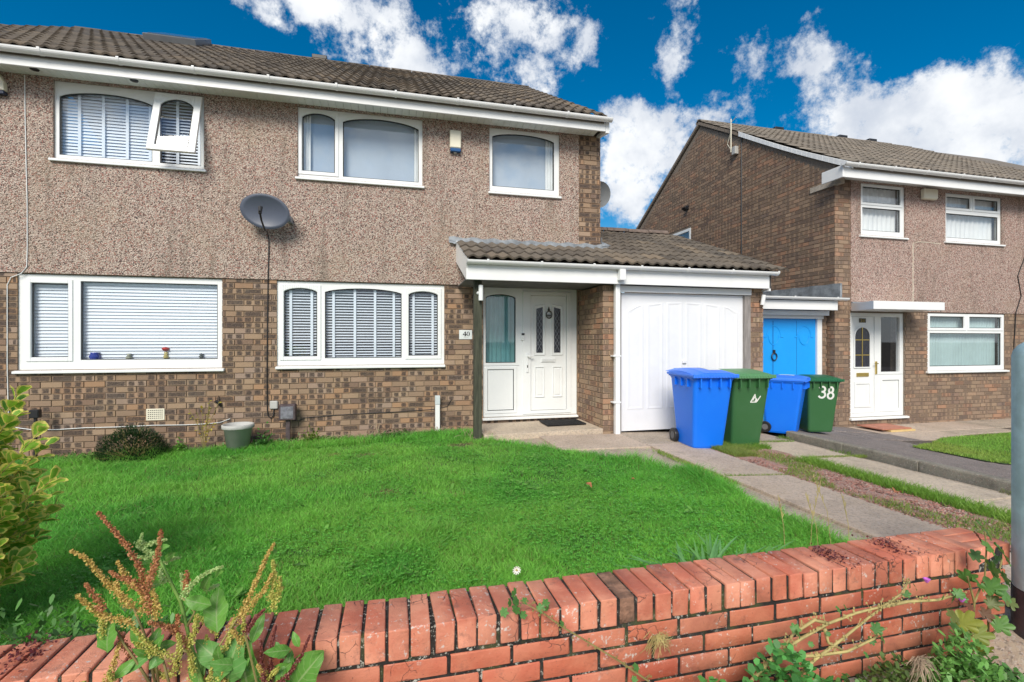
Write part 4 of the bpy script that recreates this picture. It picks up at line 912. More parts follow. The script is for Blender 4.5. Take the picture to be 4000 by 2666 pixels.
# ================================================================== ground
def lerp(x, a, b, u, v): t = min(1, max(0, (x - a) / (b - a))); return u + (v - u) * t
def gz(x, y):
    z = lerp(x, -4.2, .8, -.17, -.035) if x < .8 else lerp(x, .8, 2.0, -.035, 0)
    if x > 2.7: z = lerp(x, 2.7, 3.6, 0, -.055) if x < 3.6 else lerp(x, 3.6, 5.4, -.055, -.11)
    if x > 5.5: z = lerp(x, 5.5, 7.9, -.06, -.30) if y > -4 else lerp(x, 5.5, 7.9, -.06, -.22)
    if x > 2.8: z = lerp(y, -4.9, -6.2, z, -.23)
    elif y < -5.35: z = -.23
    return z
def sheet(name, ys, xl, xr, nx, m, dz=0.0, kind='structure', wob=0.0, parent=None):
    V, F = [], []
    xl = xl if isinstance(xl, list) else [xl] * len(ys); xr = xr if isinstance(xr, list) else [xr] * len(ys)
    for j, y in enumerate(ys):
        for i in range(nx + 1):
            x = xl[j] + (xr[j] - xl[j]) * i / nx
            V.append((x, y, gz(x, y) + dz + (random.uniform(-wob, wob) if wob else 0)))
    for j in range(len(ys) - 1):
        for i in range(nx):
            a = j * (nx + 1) + i; F.append((a, a + 1, a + nx + 2, a + nx + 1) if ys[1] > ys[0] else (a, a + nx + 1, a + nx + 2, a + 1))
    me = bpy.data.meshes.new(name); me.from_pydata(V, [], F); me.materials.append(m)
    o = link(name, me, (0, 0, 0), parent)
    if kind: o['kind'] = kind
    return o
def frange(a, b, s): n = max(1, round(abs(b - a) / s)); return [a + (b - a) * i / n for i in range(n + 1)]
def interp(y, pts):                               # pts: (x, y) from the house to the street
    for (xa, ya), (xb, yb) in zip(pts, pts[1:]):
        if yb <= y <= ya: return xa + (xb - xa) * (y - ya) / (yb - ya)
    return pts[0][0] if y > pts[0][1] else pts[-1][0]
b = MB(); b.add([(-900, -900, -.40), (900, -900, -.40), (900, 900, -.40), (-900, 900, -.40)], [(0, 1, 2, 3)])
o = b.build('ground', M_SOIL); o['kind'] = 'structure'
LAWN_EDGE = [(1.05, -.05), (1.05, -.60), (1.18, -.86), (1.62, -1.40), (2.05, -1.98), (2.55, -2.55), (2.78, -3.05), (2.80, -3.5), (2.70, -4.1), (2.72, -5.2)]
ys = frange(-.01, -5.21, .1)
sheet('lawn', ys, [-7] * len(ys), [interp(y, LAWN_EDGE) + .05 for y in ys], 40, M_TURF, .0, wob=.006)
ys = frange(0, -6.3, .15)
sheet('flower_bed', frange(-.01, -.5, .1), -7, 1.1, 20, M_SOIL, .012, wob=.006)
sheet('drive_base', ys, [interp(y, LAWN_EDGE) - .1 if y > -5.2 else 2.6 for y in ys], [5.46] * len(ys), 14, M_PATH, -.012, wob=.003)
sheet('gravel_strip', frange(-1.75, -5.9, .1), 3.80, 4.58, 8, M_GRAVEL, .012, wob=.012)
sheet('neighbour_drive', frange(.14, -6.3, .15), 5.62, 7.6, 6, M_TARMAC, .004)
sheet('neighbour_garden_soil', frange(-.01, -6.3, .2), 7.55, 19, 12, M_SOIL, -.004)
# street side
b = MB(); b.box(-40, 40, -9.2, -5.40, -.34, -.232); o = b.build('pavement', M_PAVE); o['kind'] = 'structure'; pav = o
b = MB(); b.box(-40, 40, -9.33, -9.205, -.40, -.225); o = b.build('street_kerb', M_KERB); o['kind'] = 'structure'
b = MB(); b.add([(-60, -17, -.345), (60, -17, -.345), (60, -9.33, -.345), (-60, -9.33, -.345)], [(0, 1, 2, 3)]); o = b.build('road', M_TARMAC); o['kind'] = 'structure'
ms = []
for i in range(-3, 8):
    for j in range(4):
        x = i * .76 + (.38 if j % 2 else 0); y = -5.415 - .3 - j * .61
        ms.append((x, y))
ME_FLAG = MB().box(-.375, .375, -.30, .30, -.03, 0).mesh('paving_flag', M_PAVE, bevel=.005, segs=1)
emit(pav, 'paving_flag', ME_FLAG, [TRS((x, y, -.2305 + random.uniform(.026, .032)), (random.uniform(-.004, .004), random.uniform(-.004, .004), 0)) for x, y in ms], 'paving_flags')
# concrete slabs: porch, drive strips, neighbour's path
def slab(name, parent, x0, x1, y0, y1, m, dz=.02, th=.06, skew=0.0):
    b = MB(); q = [(x0, y0), (x1, y0 + skew), (x1, y1 + skew), (x0, y1)]
    top = [(x, y, gz(x, y) + dz) for x, y in q]; bot = [(x, y, gz(x, y) + dz - th) for x, y in q]
    b.add(bot + top, [(0, 3, 2, 1), (4, 5, 6, 7), (0, 1, 5, 4), (1, 2, 6, 5), (2, 3, 7, 6), (3, 0, 4, 7)])
    return b.build(name, m, parent, bevel=.010)
drv = link('driveway', None, (4, -3, 0)); drv['kind'] = 'structure'
slab('concrete_slab', drv, 1.16, 2.83, -.93, -.04, M_SLAB2, .075, .12)
slab('concrete_slab', drv, 1.9, 3.06, -1.80, -.95, M_SLAB, .016)
slab('concrete_slab', drv, 3.07, 5.2, -1.62, -.80, M_PATH, .010)
for a, c_ in ((-3.12, -1.635), (-4.75, -3.14), (-5.95, -4.77)): slab('concrete_slab', drv, 3.075, 3.80, a, c_, M_SLAB, .016)
for a, c_ in ((-1.70, -.80),): slab('concrete_slab', drv, 4.58, 5.31, a + .08, c_ - .83, M_SLAB2, .016)
for a, c_ in ((-2.50, -1.64), (-4.10, -2.52), (-5.90, -4.12)): slab('concrete_slab', drv, 4.58, 5.30, a, c_, M_SLAB2, .016, skew=.04)
npth = link('neighbour_path', None, (9, -.6, -.3)); npth['kind'] = 'structure'
for x0, x1, y0_, y1_, m in ((7.10, 7.98, -.62, -.03, M_TARMAC), (8.0, 9.0, -.72, -.02, M_SLAB), (9.02, 10.6, -.72, -.02, M_SLAB), (7.1, 8.1, -1.30, -.75, M_TARMAC), (8.12, 9.2, -1.28, -.74, M_SLAB), (10.62, 12.4, -.72, -.02, M_PATH), (9.22, 10.6, -1.05, -.74, M_PATH)):
    slab('concrete_slab', npth, x0, x1, y0_, y1_, m, .014)
NL = [(7.05, -1.9), (8.6, -1.22), (14.5, -1.16), (14.5, -3.6), (7.8, -3.1), (7.15, -2.75)]
def in_poly(P, poly):
    x, y = P[:, 0], P[:, 1]; c = np.zeros(len(P), bool); n = len(poly)
    for i in range(n):
        (xa, ya), (xb, yb) = poly[i], poly[(i + 1) % n]
        c ^= ((ya > y) != (yb > y)) & (x < (xb - xa) * (y - ya) / (yb - ya + 1e-12) + xa)
    return c
b = MB(); st = .1
for i in range(76):
    for j in range(26):
        qx, qy = 7.0 + i * st, -3.65 + j * st
        if in_poly(np.array([[qx + st / 2, qy + st / 2]]), NL)[0]: b.add([(a, c_, gz(a, c_) + .016) for a, c_ in ((qx, qy), (qx + st, qy), (qx + st, qy + st), (qx, qy + st))], [(0, 1, 2, 3)])
o = b.build('neighbour_lawn', M_TURF); o['kind'] = 'structure'
kb = thing('edging_kerb', 'low grey concrete kerb edging dividing the two drives', 'kerb', (5.53, -3.5, 0))
y = -1.30
while y > -5.6:
    L = .905; x0, x1 = 5.505, 5.62
    bb = MB(); z0a, z1a = -.20, -.015 if y > -4.6 else lerp(y, -4.6, -5.6, -.015, -.10)
    bb.prism([(x0, y, z0a), (x1, y, z0a), (x1, y, z1a - .004), (x0 + .012, y, z1a), (x0, y, z1a - .014)], (0, -(L - .008), 0))
    bb.v = [(px + random.uniform(-.002, .002), py, pz + random.uniform(-.004, .004)) for px, py, pz in bb.v]
    bb.build('kerb_stone', M_KERB, kb, bevel=.008); y -= L

# ================================================================== red brick front wall
WF, WB, WT = -5.43, -5.215, .292
gwl = thing('garden_wall', 'low orange-red brick garden wall with upright coping bricks and dark lichened joints', 'wall', (.3, WF, -.25))
core = MB(); core.box(-3.2, 2.854, WF + .006, WB - .006, -.35, WT - .009)
cr = MB(); nxs = 240
core.build('mortar', M_DMORTAR, gwl)
def worn_brick(name, sx, sy, sz, seed, m, chip=.4):
    rg = random.Random(seed); bm = bmesh.new(); bmesh.ops.create_cube(bm, size=1)
    for v in bm.verts: v.co = Vector((v.co.x * sx, v.co.y * sy, v.co.z * sz))
    bmesh.ops.bevel(bm, geom=list(bm.edges), offset=.005, segments=2, profile=.6, affect='EDGES')
    for v in bm.verts:
        v.co += Vector((rg.uniform(-1, 1), rg.uniform(-1, 1), rg.uniform(-1, 1))) * .0019
        if rg.random() < chip * .3 and abs(v.co.z) > sz * .35: v.co *= rg.uniform(.975, .995)
    me = bpy.data.meshes.new(name); bm.to_mesh(me); bm.free(); me.materials.append(m)
    me.polygons.foreach_set('use_smooth', [True] * len(me.polygons)); return me
COP = [worn_brick('coping_brick', .0665, .218, .104, i, M_COPE) for i in range(12)]
STR = [worn_brick('brick', .2150, .103, .0640, 40 + i, M_RED, .3) for i in range(6)]
ERO = worn_brick('coping_brick', .063, .214, .099, 77, plain('eroded_brick', (.24, .13, .085), .95, .45, 14, .5, bump=1.0, bscale=40), 2.5)
x = 2.655 - 75 * .0775; i = 0; pitch = .0775
pw = W[gwl.name]
def put(me, name, parent, loc, rot):
    o = bpy.data.objects.new(name, me); COL.objects.link(o); o.parent = parent; W[o.name] = Vector(loc)
    o.location = Vector(loc) - W[parent.name]; o.rotation_euler = rot; return o
while x < 2.665:
    lowered = .012 * math.sin(x * 1.3) * .4
    er = i in (52,)
    o = put(ERO if er else random.choice(COP), 'coping_brick', gwl, (x + random.uniform(-.0015, .0015), (WF + WB) / 2 + random.uniform(-.004, .004), WT - .0515 + random.uniform(-.003, .003)), (random.uniform(-.015, .015), random.uniform(-.012, .012), random.uniform(-.022, .022) + (math.pi if random.random() < .5 else 0)))
    x += pitch; i += 1
for k in range(3): put(random.choice(COP), 'coping_brick', gwl, (2.80, WF + .04 + k * .075, WT - .052), (0, random.uniform(-.01, .01), math.pi / 2 + random.uniform(-.02, .02)))
for row in range(7):
    z = WT - .103 - .014 - .0325 - row * .0755; x = -3.2 + (.1125 if row % 2 else 0)
    while x < 2.75:
        put(random.choice(STR), 'brick', gwl, (min(x + .107, 2.755), WF + .0525 + random.uniform(-.002, .003), z + random.uniform(-.002, .002)), (random.uniform(-.008, .008), random.uniform(-.008, .008), random.uniform(-.008, .008))); x += .2265
    put(random.choice(STR), 'brick', gwl, (2.815, WF + .11, z), (0, 0, math.pi / 2))

# ================================================================== things standing about
def wheelie_bin(name, label, mb_, ml_, loc, rot, dome=0.0, size=1.0):
    t = thing('wheelie_bin', label, 'bin', (0, 0, 0), 'wheelie bins outside the garages')
    b = MB(); prof = [(.205, .225, .0, 0), (.215, .24, .03, 0), (.272, .335, .90, -.03), (.285, .352, .93, -.03), (.288, .355, .985, -.03)]
    rings = []
    def rr(hx, hy, z, oy, r=.045, n=4):
        pts = []
        for cx, cy, a0 in ((hx - r, hy - r, 0), (-hx + r, hy - r, 90), (-hx + r, -hy + r, 180), (hx - r, -hy + r, 270)):
            for k in range(n + 1): a = R(a0 + 90 * k / n); pts.append((cx + r * math.cos(a), cy + r * math.sin(a) + oy, z))
        return pts
    for hx, hy, z, oy in prof: rings += [rr(hx, hy, z, oy)]
    n = len(rings[0]); b.add([p for r_ in rings for p in r_], [(i * n + j, i * n + (j + 1) % n, (i + 1) * n + (j + 1) % n, (i + 1) * n + j) for i in range(len(rings) - 1) for j in range(n)] + [tuple(range(n))[::-1], tuple(range((len(rings) - 1) * n, len(rings) * n))])
    body = b.build('body', mb_, t, smooth=False)
    rb = MB()
    for x in (-.20, -.07, .07, .20): rb.box(x - .008, x + .008, -.412, -.36, .82, .945)
    for y in (-.22, -.05, .12):
        for sx in (-1, 1): rb.box(*(sorted((sx * .262, sx * .300))), y - .008, y + .008, .82, .945)
    rb.build('stiffeners', mb_, body, kind='stuff'); 
    rm = MB(); A = rr(.300, .368, .935, -.03); B_ = rr(.276, .344, .935, -.03)
    for k in range(n): k2 = (k + 1) % n; rm.prism([A[k], A[k2], B_[k2], B_[k]], (0, 0, .045))
    rm.build('rim', mb_, body)
    l = MB(); N_ = 10; rows = []
    for i in range(N_ + 1):
        v = i / N_; y = -.415 + .80 * v
        zc = .99 + .035 * math.sin(min(1, v * 1.15) * math.pi) ** .7 + dome * (v ** 1.5) * (1 - .35 * v)
        rows.append([(sx * .305, y, z_) for sx, z_ in ()] + [(-.308, y, .975 + dome * .6 * v), (-.300, y, zc - .012 + dome * .0), (-.20, y, zc + .010), (-.17, y, zc + .022), (.17, y, zc + .022), (.20, y, zc + .010), (.300, y, zc - .012), (.308, y, .975 + dome * .6 * v)])
    V = [p for r_ in rows for p in r_]; k8 = 8
    l.add(V, [(i * k8 + j, i * k8 + j + 1, (i + 1) * k8 + j + 1, (i + 1) * k8 + j) for i in range(N_) for j in range(k8 - 1)])
    l.add(rows[0], [tuple(range(8))]); l.add(rows[-1], [tuple(range(8))])
    lid = l.build('lid', ml_, t)
    lp = MB(); lp.box(-.312, .312, -.428, -.400, .945, .992); lp.box(-.315, -.300, -.41, .33, .955, .985); lp.box(.300, .315, -.41, .33, .955, .985)
    for k in range(15): lp.box(-.29 + k * .04, -.275 + k * .04, -.434, -.427, .95, .985)
    lp.build('lid_lip', ml_, lid, bevel=.004, segs=1)
    h = MB(); h.tube([(-.24, .40, .98), (.24, .40, .98)], .016, 8)
    for x in (-.2, 0, .2): h.box(x - .02, x + .02, .31, .405, .955, 1.0)
    h.build('handle', ml_, body)
    for sx in (-1, 1):
        w_ = MB(); w_.tube([(sx * .225, .235, .10), (sx * .275, .235, .10)], .10, 20); wo = w_.build('wheel', M_BLACK, t, bevel=.008)
        w2 = MB(); w2.tube([(sx * .270, .235, .10), (sx * .279, .235, .10)], .052, 14); w2.build('hub', plain('grey_hub', (.12, .12, .125), .5), wo)
    MB().tube([(-.24, .235, .10), (.24, .235, .10)], .012, 6).build('axle', M_BLACK, t)
    t.location = loc; t.rotation_euler = (0, 0, rot); t.scale = (size, size, size); W[t.name] = Vector(loc); return t, body
b1, bd1 = wheelie_bin('b', 'bright blue wheelie bin with arched lid standing nearest the white garage door', M_BINBLUE, M_LIDBLUE, (3.79, -1.72, -.045), R(-6), .03, .93)
# pale slip showing on the lid of the first bin
b2, bd2 = wheelie_bin('b', 'green wheelie bin with faded pale green lid and white emblem beside the nearest blue bin', M_BINGREEN, M_LIDGREEN, (4.37, -1.66, -.065), R(-4), .02, .93)
b3, bd3 = wheelie_bin('b', 'small looking blue wheelie bin standing beside the bin numbered 38', M_BINBLUE, M_LIDBLUE, (5.72, -1.0, -.09), R(38), 0, .82)
b4, bd4 = wheelie_bin('b', 'dark green wheelie bin painted with a white 38 behind the kerb end', M_BINGREEN, M_LIDGREEN2, (6.36, -.95, -.10), R(-20), 0, .82)
def front_point(x, z):                            # on the sloping front face of a bin, in its own frame
    hy = .24 + (.335 - .24) * (z - .03) / .87; oy = -.03 * (z - .03) / .87
    return (x, -hy + oy, z)
def bin_paint(t, body, strokes, wd, name):
    m = MB()
    for pts in strokes:
        for p, q in zip(pts, pts[1:]):
            A, B_ = Vector(front_point(*p)), Vector(front_point(*q)); d = (B_ - A)
            if d.length < 1e-5: continue
            d.normalize(); nrm = Vector((0, -.99, -.14)); s_ = d.cross(nrm).normalized() * wd / 2; e = d * wd * .25
            m.prism([A - e + s_, B_ + e + s_, B_ + e - s_, A - e - s_], nrm * .003)
    o = bpy.data.objects.new(name, m.mesh(name, M_WHITEPAINT)); COL.objects.link(o); o.parent = body; o.location = -body.location; W[o.name] = Vector(); return o
bin_paint(b4, bd4, [ell(-.03, .80, .050, .048, 150, -90, 10), ell(-.03, .70, .056, .056, 90, -150, 12)], .032, 'painted_number')
bin_paint(b4, bd4, [ell(.12, .79, .036, .050), ell(.12, .685, .048, .056)], .032, 'painted_number')
bin_paint(b2, bd2, [[(.0, .62), (.055, .725), (.085, .62), (.0, .62)], [(.03, .645), (.055, .69)], [(.065, .63), (.085, .665), (.095, .63), (.14, .70)]], .013, 'white_emblem')
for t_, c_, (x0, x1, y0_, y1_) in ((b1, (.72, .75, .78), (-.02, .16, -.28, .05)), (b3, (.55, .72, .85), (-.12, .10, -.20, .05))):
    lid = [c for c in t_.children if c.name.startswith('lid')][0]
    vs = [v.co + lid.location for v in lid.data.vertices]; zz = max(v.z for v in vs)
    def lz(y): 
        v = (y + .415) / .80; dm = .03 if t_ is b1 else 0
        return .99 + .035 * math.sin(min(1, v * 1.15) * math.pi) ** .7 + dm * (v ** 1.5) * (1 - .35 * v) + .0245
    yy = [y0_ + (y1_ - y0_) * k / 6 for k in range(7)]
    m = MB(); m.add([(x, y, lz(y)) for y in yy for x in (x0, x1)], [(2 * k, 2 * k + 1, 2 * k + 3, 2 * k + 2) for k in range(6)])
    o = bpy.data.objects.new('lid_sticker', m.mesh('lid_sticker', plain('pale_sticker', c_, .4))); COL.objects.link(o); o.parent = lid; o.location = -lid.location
# satellite dish on the front wall
sd_ = thing('satellite_dish', 'dark grey oval satellite dish on the front wall above the black cable', 'satellite dish', (-1.6, -.05, 2.9))
m = MB(); n, rg = 40, 7; rot = Matrix.Rotation(R(14), 3, 'X') @ Matrix.Rotation(R(-6), 3, 'Z') @ Matrix.Rotation(R(9), 3, 'Y'); cdish = Vector((-1.60, -.27, 2.955))
vs = [cdish]; 
for k in range(1, rg + 1):
    r_ = k / rg
    for j in range(n): a = 2 * math.pi * j / n; vs.append(cdish + rot @ Vector((.300 * r_ * math.cos(a), .055 * (1 - r_ * r_) , .215 * r_ * math.sin(a))))
fs = [(0, 1 + j, 1 + (j + 1) % n) for j in range(n)] + [(1 + (k - 1) * n + j, 1 + k * n + j, 1 + k * n + (j + 1) % n, 1 + (k - 1) * n + (j + 1) % n) for k in range(1, rg) for j in range(n)]
vs[0] = cdish + rot @ Vector((0, .055, 0)); m.add(vs, fs)
dsh = m.build('reflector', M_DISH, sd_, smooth=True); md = dsh.modifiers.new('thick', 'SOLIDIFY'); md.thickness = .006
edge = [cdish + rot @ Vector((.300 * math.cos(2 * math.pi * j / n), 0, .215 * math.sin(2 * math.pi * j / n))) for j in range(n + 1)]
MB().tube(edge, .006, 5, caps=False).build('rolled_rim', M_DISH, sd_)
MB().tube([cdish + Vector((-.0, .0, -.25)), cdish + Vector((0, -.18, -.16)), cdish + Vector((0, -.27, -.06))], .012, 6).build('arm', M_BLACK, sd_)
MB().tube([cdish + Vector((0, -.25, -.09)), cdish + Vector((0, -.22, .0))], [.020, .026], 10).build('receiver_head', M_BLACK, sd_)
m = MB(); m.box(-1.36, -1.31, -.17, -.03, 2.86, 2.94); m.tube([(-1.34, -.03, 2.9), (-1.34, -.2, 2.9), (-1.55, -.2, 2.9)], .016, 8); m.build('bracket', plain('grey_bracket', (.28, .30, .33), .5), sd_)
# second dish beyond the gable corner
s2 = thing('satellite_dish', 'pale round dish just visible behind the house corner', 'satellite dish', (3.3, .6, 3.7))
m = MB(); rot2 = Matrix.Rotation(R(-55), 3, 'Z') @ Matrix.Rotation(R(12), 3, 'X'); c2 = Vector((3.43, .55, 3.78))
vs = [c2 + rot2 @ Vector((0, .05, 0))]
for k in range(1, 5):
    for j in range(24): a = 2 * math.pi * j / 24; vs.append(c2 + rot2 @ Vector((.22 * k / 4 * math.cos(a), .05 * (1 - (k / 4) ** 2), .22 * k / 4 * math.sin(a))))
m.add(vs, [(0, 1 + j, 1 + (j + 1) % 24) for j in range(24)] + [(1 + (k - 1) * 24 + j, 1 + k * 24 + j, 1 + k * 24 + (j + 1) % 24, 1 + (k - 1) * 24 + (j + 1) % 24) for k in range(1, 4) for j in range(24)])
m.build('reflector', plain('pale_dish', (.42, .45, .48), .5), s2, smooth=True)
MB().tube([(3.21, .62, 3.62), (3.36, .6, 3.60), (3.44, .50, 3.66)], .012, 6).build('arm', M_BLACK, s2)
# alarm boxes
a1 = thing('alarm_box', 'cream upright alarm box with blue strip between the upper windows', 'alarm box', (.895, -.03, 4.05))
box_part('casing', M_CREAM, a1, .812, .975, -.10, -.029, 4.085, 4.345, bevel=.012); box_part('strobe', plain('blue_strobe', (.02, .09, .25), .2), a1, .818, .969, -.098, -.030, 4.035, 4.083, bevel=.006); box_part('tamper_tab', M_GREYP, a1, .87, .91, -.07, -.03, 4.02, 4.034)
a2 = thing('alarm_box', 'cream rounded alarm box cut by the left edge of the photo', 'alarm box', (-4.62, -.03, 4.2))
m = MB(); m.prism([(-4.80, -.10, 4.255), (-4.475, -.10, 4.255), (-4.485, -.10, 4.36), (-4.53, -.10, 4.45), (-4.64, -.10, 4.49), (-4.75, -.10, 4.45), (-4.79, -.10, 4.36)], (0, .071, 0)); m.build('casing', M_CREAM, a2, bevel=.012)
box_part('strobe', plain('navy_strobe', (.02, .03, .06), .25), a2, -4.79, -4.478, -.098, -.03, 4.21, 4.253, bevel=.006)
a3 = thing('alarm_box', 'small cream alarm box under the neighbour\'s eaves', 'alarm box', (9.94, -.03, 3.98))
box_part('casing', M_CREAM, a3, 9.77, 10.11, -.12, -.027, 3.975, 4.175, bevel=.02)
# number plate of the house
npl = thing('number_plate', 'white plate with black serif 40 on the brick beside the porch post', 'number plate', (1.05, -.02, 1.3))
box_part('plate', plain('white_slate', (.66, .70, .70), .3), npl, .955, 1.148, -.022, -.0125, 1.302, 1.44, bevel=.003)
m = MB(); y = -.0222
fo = ell(1.088, 1.383, .0235, .034, 0, 360, 24); fi = ell(1.088, 1.383, .0105, .0305, 0, 360, 24)
for k in range(24): m.prism([(fo[k][0], y, fo[k][1]), (fo[k + 1][0], y, fo[k + 1][1]), (fi[k + 1][0], y, fi[k + 1][1]), (fi[k][0], y, fi[k][1])], (0, -.002, 0))
x0 = 1.008
m.prism([(x0 + .030, y, 1.352), (x0 + .046, y, 1.352), (x0 + .046, y, 1.417), (x0 + .037, y, 1.417), (x0 + .030, y, 1.408)], (0, -.002, 0)); m.prism([(x0, y, 1.366), (x0 + .056, y, 1.366), (x0 + .056, y, 1.376), (x0, y, 1.376)], (0, -.0024, 0))
m.prism([(x0, y, 1.375), (x0 + .008, y, 1.375), (x0 + .040, y, 1.417), (x0 + .034, y, 1.417)], (0, -.0018, 0)); m.prism([(x0 + .022, y, 1.349), (x0 + .054, y, 1.349), (x0 + .054, y, 1.353), (x0 + .022, y, 1.353)], (0, -.0022, 0))
m.build('numerals', M_BLACK, npl)
m = MB()
for k in range(9): m.box(1.02 + k * .008, 1.026 + k * .008, -.0235, -.022, 1.326, 1.332)
m.build('fine_print', M_GREYP, npl)
# doorbell, lantern
db = thing('doorbell', 'white and black video doorbell on the door frame', 'doorbell', (1.93, -.01, 1.3))
box_part('casing', M_UPVC, db, 1.905, 1.957, -.012, .019, 1.285, 1.40, bevel=.006); box_part('camera_eye', M_BLACK, db, 1.908, 1.954, -.0145, -.0115, 1.365, 1.398, bevel=.003); 
MB().lathe([(0, 0), (.009, 0), (.009, .003), (0, .003)], (0, 0, 0), 12).build('button', M_GREYP, db).location = (0, -.004, .02)
lt = thing('porch_light', 'small white tube lamp fixed to the green porch post', 'lamp', (1.13, -.93, 1.85))
MB().tube([(1.112, -.945, 1.80), (1.112, -.945, 2.0)], .030, 14).build('lamp_body', M_UPVC, lt, bevel=.004); MB().tube([(1.08, -.90, 1.90), (1.10, -.94, 1.90)], .022, 10).build('mount', M_UPVC, lt)
sl = thing('garage_light', 'small slanted white lamp on the right brick pier of the garage', 'lamp', (5.43, -.93, 1.85))
MB().tube([(5.405, -.955, 1.82), (5.425, -.965, 1.97)], .030, 12).build('lamp_body', M_UPVC, sl); MB().tube([(5.40, -.909, 1.88), (5.415, -.955, 1.89)], .016, 8).build('mount', M_BLACK, sl)
# cables
def cable(label, pts, r, m, cat='cable'): o = MB().tube(pts, r, 6).build('cable', m); return tag(o, label, cat)
cable('white cable running down the pebbledash and along the brick base', [(-4.31, -.036, 4.49), (-4.305, -.036, 4.0), (-4.295, -.036, 3.4), (-4.285, -.036, 2.95), (-4.284, -.036, 2.40), (-4.29, -.036, 2.17), (-4.35, -.03, 2.09), (-4.455, -.022, 2.04), (-4.492, -.02, 1.95), (-4.492, -.02, .95), (-4.482, -.02, .45), (-4.47, -.02, .30), (-4.42, -.02, .235), (-4.25, -.02, .20), (-4.0, -.02, .19), (-3.7, -.02, .20), (-3.36, -.02, .195), (-2.96, -.02, .20), (-2.6, -.02, .19), (-2.34, -.02, .195), (-2.2, -.02, .205), (-2.08, -.02, .25)], .0048, M_UPVC)
cable('black cable hanging straight down from the satellite dish', [(-1.60, -.20, 2.72), (-1.605, -.05, 2.66), (-1.61, -.038, 2.4), (-1.618, -.036, 2.12), (-1.622, -.022, 2.05), (-1.63, -.02, 1.5), (-1.635, -.02, .8), (-1.63, -.02, .35), (-1.62, -.022, .27), (-1.585, -.025, .235), (-1.555, -.03, .27), (-1.55, -.02, .36)], .0075, M_BLACK)
cable('thin dark cable sagging along the brick base under the window', [(-1.30, -.05, .21), (-1.25, -.02, .19), (-1.15, -.02, .23), (-.6, -.02, .255), (0, -.02, .265), (.6, -.02, .285), (.78, -.02, .32), (.84, -.02, .42)], .0045, M_BLACK)
cable('dark cable drooping down the neighbour\'s front wall', [(13.0, -.035, 3.6), (12.55, -.035, 3.0), (12.35, -.035, 2.6), (12.45, -.035, 2.2), (12.30, -.035, 1.86), (12.27, -.02, 1.2), (12.25, -.02, .4), (12.3, -.02, .1)], .009, M_BLACK)
cable('pale vertical joint line on the neighbour\'s pebbledash', [(9.60, -.0275, 1.86), (9.60, -.0275, 3.14), (9.75, -.0275, 3.17), (10.3, -.0275, 3.16)], .005, M_CREAM, 'trim line')
o = MB().tube([(7.785, 2.40, 6.0), (7.785, 2.40, 2.05)], .014, 6).build('cable', M_BLACK); tag(o, 'thin dark cable dropping down the bare gable wall', 'cable')
o = box_part('cable_entry', M_GREYP, None, -1.60, -1.50, -.035, -.012, .36, .47, bevel=.01); tag(o, 'grey cable entry cover low on the brick beside the dish cable', 'cable cover')
o = tag(box_part('air_brick', M_CREAM, None, -3.045, -2.84, -.020, -.010, .262, .41, bevel=.003), 'cream air vent grille low in the brick wall', 'air vent'); AB = o
for i in range(8):
    for j in range(5):
        x, z = -3.025 + i * .0218, .285 + j * .025
        h = MB().box(x, x + .012, -.0215, -.0195, z, z + .010); hh = h.build('vent_hole', M_BLACK, AB)
# garden lights, stub pipe
l1 = thing('garden_light', 'brown square garden light box on a stubby post by the wall', 'garden light', (-1.35, -.12, 0))
box_part('housing', M_BOX, l1, -1.455, -1.25, -.20, -.08, .225, .435, bevel=.01); box_part('lens', plain('grey_lens', (.18, .18, .21), .3, .3, 20), l1, -1.43, -1.275, -.204, -.199, .25, .41, bevel=.002); box_part('post', M_BOX, l1, -1.375, -1.325, -.16, -.11, -.14, .226)
l2 = thing('garden_light', 'small black garden spotlight near the white cable at left', 'garden light', (-4.1, -.2, 0))
box_part('housing', M_BLACK, l2, -4.15, -4.055, -.24, -.17, .365, .465, bevel=.008); box_part('post', M_BLACK, l2, -4.115, -4.09, -.215, -.19, -.22, .366)
sp_ = thing('stub_pipe', 'short white upright pipe stub against the brick below the window', 'pipe', (.63, -.08, 0))
box_part('pipe', M_TRIM, sp_, .60, .665, -.11, -.045, -.08, .36, bevel=.004); box_part('cap', plain('grey_cap', (.55, .60, .62), .4), sp_, .597, .668, -.113, -.042, .361, .49, bevel=.004)
# plant pot, mat, board
pp = thing('plant_pot', 'empty grey plastic plant pot standing against the brick', 'plant pot', (-1.89, -.36, 0))
MB().lathe([(0, 0), (.120, 0), (.160, .285), (.176, .287), (.184, .295), (.184, .335), (.172, .341), (.160, .335), (.155, .26), (0, .25)], (-1.89, -.36, -.11), 28).build('pot', M_GREYP, pp, smooth=True)
MB().lathe([(0, .275), (.153, .27)], (-1.89, -.36, -.11), 20).build('soil', M_SOIL, pp)
dm = thing('doormat', 'black rubber doormat on the concrete porch slab', 'doormat', (2.42, -.34, .075))
m = MB().box(2.13, 2.72, -.60, -.18, .076, .092).build('mat', M_MAT, dm, bevel=.006)
m = MB()
for k in range(26): m.box(2.155 + k * .0215, 2.163 + k * .0215, -.575, -.205, .091, .097)
m.build('ribs', M_MAT, dm)
bo = thing('door_step_board', 'reddish board over a pale plank lying before the neighbour\'s door', 'board', (8.5, -.35, -.29))
box_part('board', M_REDWOOD, bo, 8.15, 8.80, -.60, -.12, -.253, -.232, bevel=.004); box_part('plank', M_YELLOWWOOD, bo, 8.30, 8.84, -.63, -.20, -.285, -.254)
